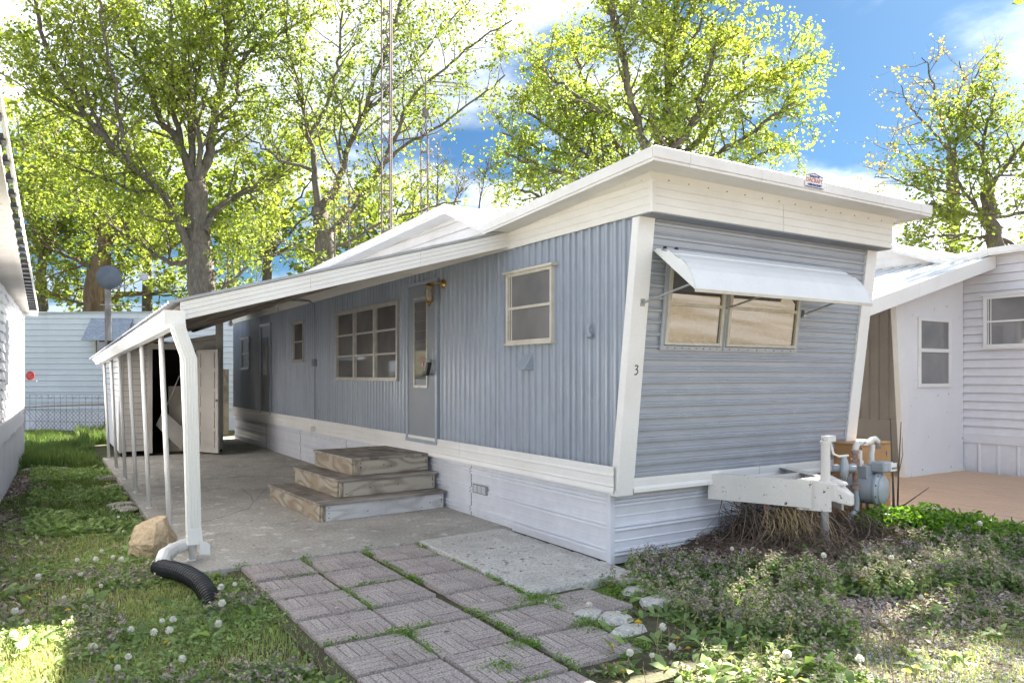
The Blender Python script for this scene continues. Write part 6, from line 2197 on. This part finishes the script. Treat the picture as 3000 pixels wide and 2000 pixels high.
def blades(x, y, h, m, name, label, bend=.5, width=1.0, zoff=0.0):
    n = len(x)
    a = VG.uniform(0, 2 * np.pi, n)
    c, s_ = np.cos(a), np.sin(a)
    b = VG.uniform(.2, 1.6, n) * bend
    T = np.repeat(BLADE[None], n, 0)
    hh = h[:, None]
    X = T[:, :, 0] * width * (.35 + .65 * np.minimum(hh, .12) / .12) * .12 * (1)
    Yb = T[:, :, 1] * hh * b[:, None] * 3.2
    Z = T[:, :, 2] * hh * (1 - .25 * b[:, None] * T[:, :, 2])
    V_ = np.stack([x[:, None] + X * c[:, None] - Yb * s_[:, None], y[:, None] + X * s_[:, None] + Yb * c[:, None], gz(x, y)[:, None] + zoff + Z], -1)
    k = np.arange(n)[:, None] * 5
    F4_ = np.array([[0, 1, 2, 3]])[None] + k[:, :, None]
    F3_ = np.array([[3, 2, 4]])[None] + k[:, :, None]
    o_ = big_mesh(name, V_.reshape(-1, 3), F4_.reshape(-1, 4), F3_.reshape(-1, 3), m)
    return tag(o_, label, kind='stuff')


# lawn
x, y = scatter(150000, -1.6, 1.3, 2.8, 9.0, .7, lambda x, y: .35 + .6 * pn(x, y, 2.6, .4))
lawn_x, lawn_y = x, y
blades(x, y, VG.uniform(.02, .065, len(x)), M_grass, 'grass', 'short ragged lawn grass left of the pavers', .6)
x, y = scatter(60000, 2.2, 8, 1.4, 4.0, .3, lambda x, y: .75 * (pn(x, y, 2.9, 2.2) > .45))
blades(x, y, VG.uniform(.015, .05, len(x)), M_grass, 'grass', 'thin grass growing through gravel in the right foreground', .7)
x, y = scatter(24000, -.4, 1.0, 8.5, 15.0, 0, lambda x, y: .5 * (x > -.15 + .25 * np.sin(y * 1.7)))
blades(x, y, VG.uniform(.03, .11, len(x)), M_tallgrass, 'grass', 'darker grass between the left house and the slab', .7, 1.5)
x, y = scatter(34000, -.7, 1.6, 13.8, 21.0, 0, lambda x, y: .8)
blades(x, y, VG.uniform(.06, .24, len(x)) * (.35 + 1.1 * pn(x, y, 2.7, 1.9)) * (1 + .9 * (y > 16.0) * (x > .7)), M_tallgrass, 'tall_grass', 'tall unmown grass in front of the garden fence', .35, 2.2)
# grass tufts in the paver joints
jx, jy = [], []
for cx_ in (1.755, 2.26, 2.74):
    for _ in range(70):
        yc = VG.uniform(3.0, 5.9)
        if pn(np.array([cx_]), np.array([yc]), 5.3, 1.1)[0] < .42: continue
        k = 26; jx.append(VG.normal(cx_, .018, k)); jy.append(VG.normal(yc, .03, k))
for r_ in range(6):
    yc = 5.44 - .492 * r_
    for _ in range(60):
        xc = VG.uniform(1.3, 2.72)
        if pn(np.array([xc]), np.array([yc]), 6.1, 3.1)[0] < .56: continue
        k = 12; jx.append(VG.normal(xc, .025, k)); jy.append(VG.normal(yc, .012, k))
for (a, b_, n_, s_) in ((2.74, 4.06, 500, .06), (2.72, 3.5, 500, .06), (2.2, 3.42, 420, .05), (1.95, 3.2, 300, .05), (2.78, 3.98, 300, .08), (1.75, 3.9, 260, .04), (3.25, 3.9, 400, .08), (1.3, 5.95, 60, .03), (1.79, 5.96, 60, .02), (2.33, 5.99, 60, .02)):
    jx.append(VG.normal(a, s_, n_)); jy.append(VG.normal(b_, s_, n_))
jx = np.concatenate(jx); jy = np.concatenate(jy)
pos = np.stack([jx, jy, VG.uniform(-.02, .02, len(jx))], 1)
V_, F_ = leaf_cloud(pos, VG.uniform(.008, .022, len(jx)), OVAL, OVAL_F, .6, VG)
tag(big_mesh('joint_weeds', V_, None, F_, M_shrubleaf), 'small green weeds growing in the joints between pavers', kind='stuff')


def leaves(x, y, h0, h1, s0, s1, m, name, label, tm=OVAL, tf=OVAL_F, up=.9):
    pos = np.stack([x, y, gz(x, y) + VG.uniform(h0, h1, len(x))], 1)
    V_, F_ = leaf_cloud(pos, VG.uniform(s0, s1, len(x)), tm, tf, up, VG)
    return tag(big_mesh(name, V_, None, F_, m), label, kind='stuff')


# broad weeds (clover, plantain, dandelion leaves)
x, y = scatter(60000, -.6, 1.3, 3.0, 9.5, .5, lambda x, y: .9 * (pn(x, y, 3.3, 5.2) > .5) + .12)
leaves(x, y, .0, .05, .015, .042, M_weed, 'clover_weeds', 'patches of small broad leaved weeds in the left lawn')
x, y = scatter(30000, -.3, .95, 8.0, 14.5, 0, lambda x, y: .85 * (pn(x, y, 2.3, 3.2) > .38) * (x > -.1))
leaves(x, y, .0, .09, .03, .075, M_weed, 'clover_weeds', 'dark broad leaved weeds along the left of the slab')
x, y = scatter(36000, 2.3, 8, 1.4, 3.6, .3, lambda x, y: .7 * (pn(x, y, 3.7, 1.2) > .56) + .04)
leaves(x, y, .0, .035, .012, .034, M_weed, 'clover_weeds', 'low clover and weeds in the right foreground')
# big dandelion leaf rosettes
rx, ry, rd = [], [], []
LONG = np.array([[0, 0, 0], [.10, .3, .14], [.16, .62, .18], [0, 1.0, .05], [-.16, .62, .18], [-.10, .3, .14]], float)
LONG_F = [(0, 1, 5), (1, 2, 4), (1, 4, 5), (2, 3, 4)]
for (a, b_, c_, d_, n_) in ((-.5, 1.25, 3.2, 9, 95), (-.1, .95, 8.5, 14, 80), (2.4, 3.4, 2.2, 3.5, 60), (3.2, 7, 2.0, 4.0, 80), (3.3, 3.7, 4.0, 4.3, 8)):
    X, Y = VG.uniform(a, b_, n_), VG.uniform(c_, d_, n_)
    ok = free(X, Y); X, Y = X[ok], Y[ok]
    for u, v in zip(X, Y):
        k = VG.integers(7, 13)
        rx += [u] * k; ry += [v] * k
        for q in range(k):
            t_ = VG.uniform(0, 6.28); rd.append((math.cos(t_), math.sin(t_), .35))
rx, ry, rd = np.array(rx), np.array(ry), np.array(rd)
pos = np.stack([rx, ry, gz(rx, ry) + .01], 1)
V_, F_ = leaf_cloud(pos, VG.uniform(.07, .15, len(rx)), LONG, LONG_F, 1.6, VG, dirs=rd)
tag(big_mesh('rosette_leaves', V_, None, F_, M_weed), 'long jagged dandelion leaves in rosettes over the lawn', kind='stuff')

# leaf litter and mulch along the left house and around the right bed
x, y = scatter(26000, -.5, .9, 5.0, 14.5, 0, lambda x, y: np.clip(1.15 - (x + .35) * 1.9, 0.05, 1) * (.4 + .6 * (pn(x, y, 2.1, .8) > .35)))
leaves(x, y, .0, .03, .02, .06, M_litter, 'leaf_litter', 'brown dead leaves along the foot of the left house', OVAL, OVAL_F, 1.5)
x, y = scatter(26000, 4.0, 7.4, 2.2, 4.58, 0, lambda x, y: .7 + 0 * x)
leaves(x, y, .0, .03, .015, .05, M_litter, 'leaf_litter', 'dark mulch and dead leaves of the bed under the hitch', OVAL, OVAL_F, 1.5)
x, y = scatter(9000, 2.2, 7.4, 1.4, 3.6, 0, lambda x, y: .5 + 0 * x)
leaves(x, y, .0, .02, .015, .045, M_litter, 'leaf_litter', 'scattered dead leaves over the right foreground gravel', OVAL, OVAL_F, 1.5)

# gravel stones
GEM = np.array([[1, 0, 0], [0, 1, 0], [-1, .1, 0], [0, -1, .1], [.1, 0, .7], [0, 0, -.6]], float) * .5
GEM_F = [(0, 1, 4), (1, 2, 4), (2, 3, 4), (3, 0, 4), (1, 0, 5), (2, 1, 5), (3, 2, 5), (0, 3, 5)]
x, y = scatter(52000, 2.2, 8, 1.3, 3.4, .2, lambda x, y: .9 * (pn(x, y, 2.2, 4.0) > .38) + .2)
leaves(x, y, -.004, .006, .008, .026, M_gravel, 'gravel', 'grey gravel stones over the right foreground', GEM, GEM_F, 1.0)

# deadnettle patch: stems with whorls of leaves, purple tops


def nettles(X, Y, H, name, label):
    n = len(X)
    P_, S_, I_ = [], [], []
    for lay in range(7):
        f_ = (lay + 1) / 7
        for k in range(4):
            a = VG.uniform(0, 6.28, n); r = (.55 - .38 * f_) * .055 * VG.uniform(.6, 1.3, n)
            P_.append(np.stack([X + np.cos(a) * r, Y + np.sin(a) * r, gz(X, Y) + H * f_ + VG.normal(0, .004, n)], 1))
            S_.append((.046 - .024 * f_) * VG.uniform(.8, 1.3, n)); I_.append(np.full(n, 1 if lay >= 5 else 0))
    for k in range(3):
        P_.append(np.stack([X + VG.normal(0, .008, n), Y + VG.normal(0, .008, n), gz(X, Y) + H * VG.uniform(.85, 1.02, n)], 1)); S_.append(np.full(n, .013)); I_.append(np.full(n, 2))
    P_ = np.concatenate(P_); S_ = np.concatenate(S_); I_ = np.concatenate(I_)
    V_, F_ = leaf_cloud(P_, S_, OVAL, OVAL_F, .7, VG)
    return tag(big_mesh(name, V_, None, F_, [M_nettle, M_nettletop, M_pinkflower], midx=np.repeat(I_, 2)), label, kind='stuff')


def bedmask(x, y):
    e = .18 * np.sin(x * 3.1) + .12 * np.sin(x * 7.3 + 1)
    lo = 2.75 + e + np.clip(3.6 - x, 0, 1) * 1.2
    hi = 4.42 - sm(4.0, 4.8, x) * 0.95 + .1 * np.sin(x * 5)
    hi = hi - .22 * sm(4.6, 5.2, x)
    hi = np.where(x > 5.8, 3.45 - (x - 5.8) * .35, hi)
    return ((y > lo) & (y < hi) & (x > 3.35) & (x < 7.3)).astype(float) * (.55 + .45 * (pn(x, y, 4, 2) > .4))


x, y = scatter(5600, 3.2, 7.3, 2.2, 4.5, 0, bedmask)
nettles(x, y, VG.uniform(.07, .17, len(x)), 'deadnettle_patch', 'dense patch of purple topped deadnettle in front of the home')
x, y = scatter(1500, .1, 1.25, 3.0, 6.4, 0, lambda x, y: .8 * (pn(x, y, 3.9, 7.1) > .55))
nettles(x, y, VG.uniform(.04, .1, len(x)), 'deadnettle_patch', 'scattered deadnettle in the lawn left of the pavers')
x, y = scatter(800, 2.2, 6.4, 1.6, 3.0, 0, lambda x, y: .6 * (pn(x, y, 3.1, 4.1) > .5))
nettles(x, y, VG.uniform(.03, .09, len(x)), 'deadnettle_patch', 'scattered low deadnettle on the right foreground gravel')
# little blue flowers near the black pipe
x = VG.normal(.85, .12, 130); y = VG.normal(4.95, .18, 130)
leaves(x, y, .02, .06, .008, .016, M_blueflower, 'blue_flowers', 'tiny blue violet flowers beside the black drain pipe')

# shrub at the right of the bed: leafy mound
sh = thing('leafy_shrub', 'low bright green leafy shrub at the deck edge', 'shrub', (6.5, 3.6, .08))
pos = []
for (u, v, r0, h_) in ((6.10, 3.70, .28, .22), (6.32, 3.46, .33, .25), (6.58, 3.22, .33, .22), (6.82, 2.98, .28, .18), (6.25, 3.88, .2, .16), (6.98, 2.82, .2, .14)):
    k = 1900
    a = VG.uniform(0, 6.28, k); rr = np.sqrt(VG.random(k)) * r0
    X, Y = u + rr * np.cos(a), v + rr * np.sin(a)
    Z = gz(X, Y) + h_ * np.sqrt(np.clip(1 - (rr / r0) ** 2, 0, 1)) * VG.uniform(.35, 1.08, k)
    pos.append(np.stack([X, Y, Z], 1))
pos = np.concatenate(pos)
pos = pos[(pos[:, 0] < 7.36)]
V_, F_ = leaf_cloud(pos, VG.uniform(.03, .06, len(pos)), OVAL, OVAL_F, .5, VG)
big_mesh('foliage', V_, None, F_, M_shrubleaf, sh)
m_ = MB()
for k in range(26):
    u = VG.uniform(6.2, 7.1); v = 4.05 - (u - 6.2) * .95 + VG.normal(0, .1)
    m_.tube([(u, v, .02), (u + VG.normal(0, .05), v + VG.normal(0, .05), .25)], .004, 4)
obj('stem', m_, M_bark, sh)

# bare twigs of a young bush by the deck
bt_ = thing('bare_bush', 'bare dark twigs of a young bush in front of the deck', 'bush', (6.32, 3.95, .08))
m_ = MB()
base_ = ong(2622, 1545, .08)


def tw_(pts, r0):
    P_ = [Vector(p) for p in pts]
    m_.tube(P_, [r0 * (1 - .7 * i / (len(P_) - 1)) for i in range(len(P_))], 6)


dpt = base_.x * FWD.x + base_.y * FWD.y
tw_([base_] + [deep(a, b_, dpt + .0) for a, b_ in ((2618, 1480), (2616, 1400), (2612, 1320), (2608, 1225))], .014)
tw_([base_] + [deep(a, b_, dpt + .05) for a, b_ in ((2630, 1480), (2632, 1400), (2636, 1310), (2640, 1235))], .012)
tw_([deep(2615, 1490, dpt)] + [deep(a, b_, dpt - .1) for a, b_ in ((2650, 1478), (2690, 1450), (2722, 1427))], .009)
tw_([base_] + [deep(a, b_, dpt - .1) for a, b_ in ((2600, 1500), (2560, 1450), (2520, 1405), (2490, 1378))], .008)
tw_([deep(2630, 1400, dpt)] + [deep(a, b_, dpt) for a, b_ in ((2645, 1330), (2643, 1280))], .005)
obj('twigs', m_, M_bark, bt_)

# thatch of dry vines under the hitch


def strands(n, fn, r, m, name, label, seg=5):
    tb = Tubes()
    for _ in range(n): tb.add(fn(), np.linspace(r, r * .5, seg), 3)
    return tag(big_mesh(name, np.concatenate(tb.v), np.concatenate(tb.f), None, m), label, kind='stuff')


def hang():
    x0 = VG.uniform(4.85, 5.85); y0 = 4.5 - abs(VG.normal(0, .35)); z0 = VG.uniform(.14, .42)
    e = np.array([x0 + VG.normal(0, .22), y0 - VG.uniform(-.1, .4), .08 + VG.uniform(0, .05)])
    p = np.array([x0, y0, z0]); c = (p + e) / 2 + np.array([VG.normal(0, .08), VG.normal(0, .08) - .1, VG.uniform(0, .08)])
    return np.array([(1 - t_) ** 2 * p + 2 * t_ * (1 - t_) * c + t_ ** 2 * e for t_ in np.linspace(0, 1, 5)])


def lying():
    x0 = VG.uniform(4.2, 7.2); y0 = VG.uniform(3.3, 4.5) if x0 < 6 else VG.uniform(3.5, 4.6)
    a = VG.uniform(0, 6.28); l_ = VG.uniform(.15, .5)
    q = np.linspace(-.5, .5, 5)
    X = x0 + np.cos(a) * l_ * q; Y = y0 + np.sin(a) * l_ * q + VG.normal(0, .03) * (1 - 4 * q * q)
    hgt = VG.uniform(.01, .16 if 4.9 < x0 < 6.1 else .06)
    return np.stack([X, Y, gz(X, Y) + .008 + hgt * (1 - 4 * q * q)], 1)


strands(520, hang, .0035, M_dry, 'dry_vines', 'dry brown vines hanging under the hitch')
strands(2600, lying, .0032, M_dry, 'dry_vines', 'tangle of dead stems lying in the bed under the hitch')


def hay():
    x0 = VG.normal(5.12, .10); y0 = VG.normal(3.95, .1)
    p = np.array([x0, y0, VG.uniform(.25, .42)]); e = np.array([x0 + VG.normal(0, .10), y0 + VG.normal(-.08, .1), .10])
    return np.array([p + (e - p) * t_ + np.array([VG.normal(0, .006), -.05 * t_ * (1 - t_) * 4, 0]) for t_ in np.linspace(0, 1, 5)])


strands(230, hay, .0032, M_straw, 'straw_clump', 'pale straw clump hanging below the hitch plate')


def grassdead():
    x0 = VG.uniform(2.3, 7); y0 = VG.uniform(1.6, 3.2)
    a = VG.uniform(0, 6.28); l_ = VG.uniform(.06, .22); q = np.linspace(-.5, .5, 5)
    X = x0 + np.cos(a) * l_ * q; Y = y0 + np.sin(a) * l_ * q
    return np.stack([X, Y, gz(X, Y) + .006 + VG.uniform(0, .03) * (1 - 4 * q * q)], 1)


strands(1500, grassdead, .002, M_straw, 'dead_grass', 'dead straw stalks over the right foreground')


def grassdead2():
    x0 = VG.uniform(-.6, .9); y0 = VG.uniform(3.2, 7.0)
    a = VG.uniform(0, 6.28); l_ = VG.uniform(.05, .2); q = np.linspace(-.5, .5, 5)
    X = x0 + np.cos(a) * l_ * q; Y = y0 + np.sin(a) * l_ * q
    return np.stack([X, Y, gz(X, Y) + .01 + VG.uniform(0, .03) * (1 - 4 * q * q)], 1)


strands(900, grassdead2, .002, M_straw, 'dead_grass', 'dead straw stalks in the left lawn')

# ------------------------------------------------------------------ dandelions, each one a thing
sm_ = MB(); sm_.tube([(0, 0, 0), (.008, .0, .5), (.0, .006, 1.0)], .0035, 5)
stem_me = bpy.data.meshes.new('stem'); stem_me.from_pydata(sm_.v, [], sm_.f); stem_me.materials.append(M_stem)


def fluff_mesh(seed):
    r = np.random.default_rng(seed)
    n = 110
    d = r.normal(size=(n, 3)); d /= np.linalg.norm(d, axis=1)[:, None]
    d = d[d[:, 2] > -.85]
    n = len(d)
    tmpl = np.array([[0, 0, 0], [.18, 1, 0], [-.18, 1, 0], [0, .6, .16]], float) * .020
    u = np.cross(d, [.3, .2, .9]); u /= np.linalg.norm(u, axis=1)[:, None]; w = np.cross(d, u)
    V_ = tmpl[None, :, 0:1] * u[:, None, :] + tmpl[None, :, 1:2] * d[:, None, :] + tmpl[None, :, 2:3] * w[:, None, :]
    F_ = (np.array([[0, 1, 2], [0, 3, 1]])[None] + (np.arange(n) * 4)[:, None, None]).reshape(-1, 3)
    core = MB(); core.lathe([(.002, -.009), (.008, -.004), (.009, .002), (.004, .008)], (0, 0, 0), (0, 0, 1), 8)
    me_ = bpy.data.meshes.new('seed_head')
    vv = np.concatenate([V_.reshape(-1, 3), np.array(core.v)])
    ff = [tuple(int(i) for i in q) for q in F_] + [tuple(i + n * 4 for i in q) for q in core.f]
    me_.from_pydata(vv.tolist(), [], ff); me_.materials.append(M_fluff)
    return me_


def flower_mesh():
    V_ = []; F_ = []
    for ring, (r0, z0, n) in enumerate(((.020, .0, 16), (.014, .005, 13), (.008, .009, 9))):
        for k in range(n):
            a = k * 2 * math.pi / n + ring * .2
            c, s_ = math.cos(a), math.sin(a); b = len(V_)
            V_ += [(0, 0, z0 - .002), (r0 * c - .0025 * s_, r0 * s_ + .0025 * c, z0 + .003), (r0 * c + .0025 * s_, r0 * s_ - .0025 * c, z0 + .003)]
            F_.append((b, b + 1, b + 2))
    me_ = bpy.data.meshes.new('flower'); me_.from_pydata(V_, [], F_); me_.materials.append(M_yellow)
    return me_


fl_me = [fluff_mesh(1), fluff_mesh(2)]
yl_me = flower_mesh()


def dandelion(x, y, h, kind, label, group):
    z0 = float(gz(x, y))
    root = thing('dandelion', label, 'dandelion', (x, y, z0), group)
    s_ = bpy.data.objects.new('stem', stem_me); COL.objects.link(s_); s_.parent = root; s_.scale = (1, 1, h)
    me_ = random.choice(fl_me) if kind == 'seed' else yl_me
    q = bpy.data.objects.new('seed_head' if kind == 'seed' else 'flower', me_); COL.objects.link(q); q.parent = root
    q.location = (0, .006, h + (.012 if kind == 'seed' else 0)); k = random.uniform(.6, 1.2) * (1.0 if kind == 'seed' else 1.05); q.scale = (k, k, k)
    root.rotation_euler = (random.uniform(-.15, .15), random.uniform(-.15, .15), random.uniform(0, 6))
    return root


def at_head(px, py, h):
    """stand where a head of height h appears at the photographed spot"""
    z = h
    for _ in range(4):
        p_ = ong(px, py, z)
        z = float(gz(p_.x, p_.y)) + h
    return p_.x, p_.y


ORD = ['leftmost', 'second from left', 'third from left', 'fourth from left', 'fifth from left', 'sixth from left', 'seventh from left', 'eighth from left', 'ninth from left', 'tenth from left', 'eleventh from left', 'twelfth from left']


def zone(px, py):
    if px < 1000:
        if py < 1400: return 'far back beside the slab'
        if py < 1500: return 'in the weeds beyond the boulder'
        if py < 1700: return 'in the lawn left of the boulder'
        if px > 560: return 'between the black pipe and the pavers'
        if px > 420: return 'in the lawn below the black pipe'
        if py < 1830: return 'in the middle of the left lawn'
        return 'in the bottom left corner of the lawn'
    if py > 1850: return 'along the bottom edge right of the pavers' if px < 2150 else 'in the bottom right gravel'
    if px < 2050: return 'beside the broken flagstones'
    if px < 2450: return 'in the purple weeds below the hitch'
    return 'in the weeds right of the hitch'


def plant(lst, kind, noun, group):
    zs = {}
    for q in lst: zs.setdefault(zone(q[0], q[1]), []).append(q)
    for zn, qs in zs.items():
        qs.sort()
        for n_, q in enumerate(qs):
            h_ = q[2] if len(q) > 2 else random.uniform(.03, .09)
            x, y = at_head(q[0], q[1], h_)
            if kind == 'yellow' and not free(np.array([x]), np.array([y]))[0]: continue
            pre = '' if len(qs) == 1 else (ORD[min(n_, 11)] + ' ' if n_ < len(qs) - 1 else 'rightmost ')
            dandelion(x, y, h_, kind, pre + noun + ' ' + zn, group)


seedL = [(346, 1517, .16), (303, 1617, .12), (333, 1634, .12), (360, 1642, .15), (283, 1642, .08), (229, 1642, .07), (235, 1687, .06), (118, 1692, .07), (300, 1720, .06), (635, 1726, .14), (691, 1714, .15), (652, 1770, .09), (480, 1820, .1), (498, 1852, .1), (448, 1857, .09), (640, 1830, .07), (532, 1938, .08), (268, 1900, .05), (40, 1860, .06), (186, 1757, .05), (382, 1850, .05), (370, 1928, .05), (60, 1895, .06), (336, 1962, .05), (42, 1795, .05), (508, 1818, .06)]
plant(seedL, 'seed', 'white seed head', 'seed heads in the left lawn')
seedR = [(2141, 1612, .16), (2416, 1623, .16), (2557, 1625, .13), (2606, 1635, .13), (2668, 1649, .14), (2540, 1666, .13), (2705, 1753, .13), (2870, 1538, .2), (1935, 1840, .1), (1905, 1926, .07), (1840, 1916, .08), (2308, 1919, .07), (2520, 1935, .05), (2190, 1973, .05), (1600, 1768, .05), (1720, 1777, .05), (1963, 1900, .06)]
plant(seedR, 'seed', 'white seed head', 'seed heads in the right bed')
yel = [(270, 1530), (268, 1566), (343, 1544), (387, 1438), (282, 1380), (250, 1377), (303, 1440), (302, 1430), (160, 1470), (190, 1468), (253, 1370), (338, 1670), (127, 1717), (78, 1752), (200, 1785), (398, 1705), (52, 1848), (335, 1630), (487, 1883), (325, 1925), (318, 1415), (300, 1455), (240, 1345), (150, 1455), (60, 1690), (110, 1742), (208, 1330), (287, 1518)]
plant(yel, 'yellow', 'yellow dandelion', 'yellow dandelions on the left')
yelr = [(2270, 1636), (2452, 1647), (2478, 1665), (2195, 1632), (1790, 1714), (2020, 1705), (1868, 1822), (1792, 1892), (1826, 1967), (2022, 1898), (2275, 1935), (2345, 1990), (2680, 1953), (2658, 1963), (2285, 1990), (2530, 1700), (2716, 1742), (2000, 1630), (1990, 1868), (1560, 1975), (1905, 1620), (2530, 1665)]
plant(yelr, 'yellow', 'yellow dandelion', 'yellow dandelions on the right')

# bare seed stalks standing in the foreground weeds
tb = Tubes()
for _ in range(90):
    x0 = VG.uniform(2.3, 5.2); y0 = VG.uniform(2.0, 3.3); h_ = VG.uniform(.08, .24)
    if not free(np.array([x0]), np.array([y0]))[0]: continue
    z0 = float(gz(x0, y0)); e = VG.normal(0, .04, 2)
    tb.add(np.array([[x0, y0, z0], [x0 + e[0] * .4, y0 + e[1] * .4, z0 + h_ * .5], [x0 + e[0], y0 + e[1], z0 + h_]]), [.0028, .0022, .002], 4)
tag(big_mesh('seed_stalks', np.concatenate(tb.v), np.concatenate(tb.f), None, M_stem), 'pale bare flower stalks standing in the right foreground', kind='stuff')
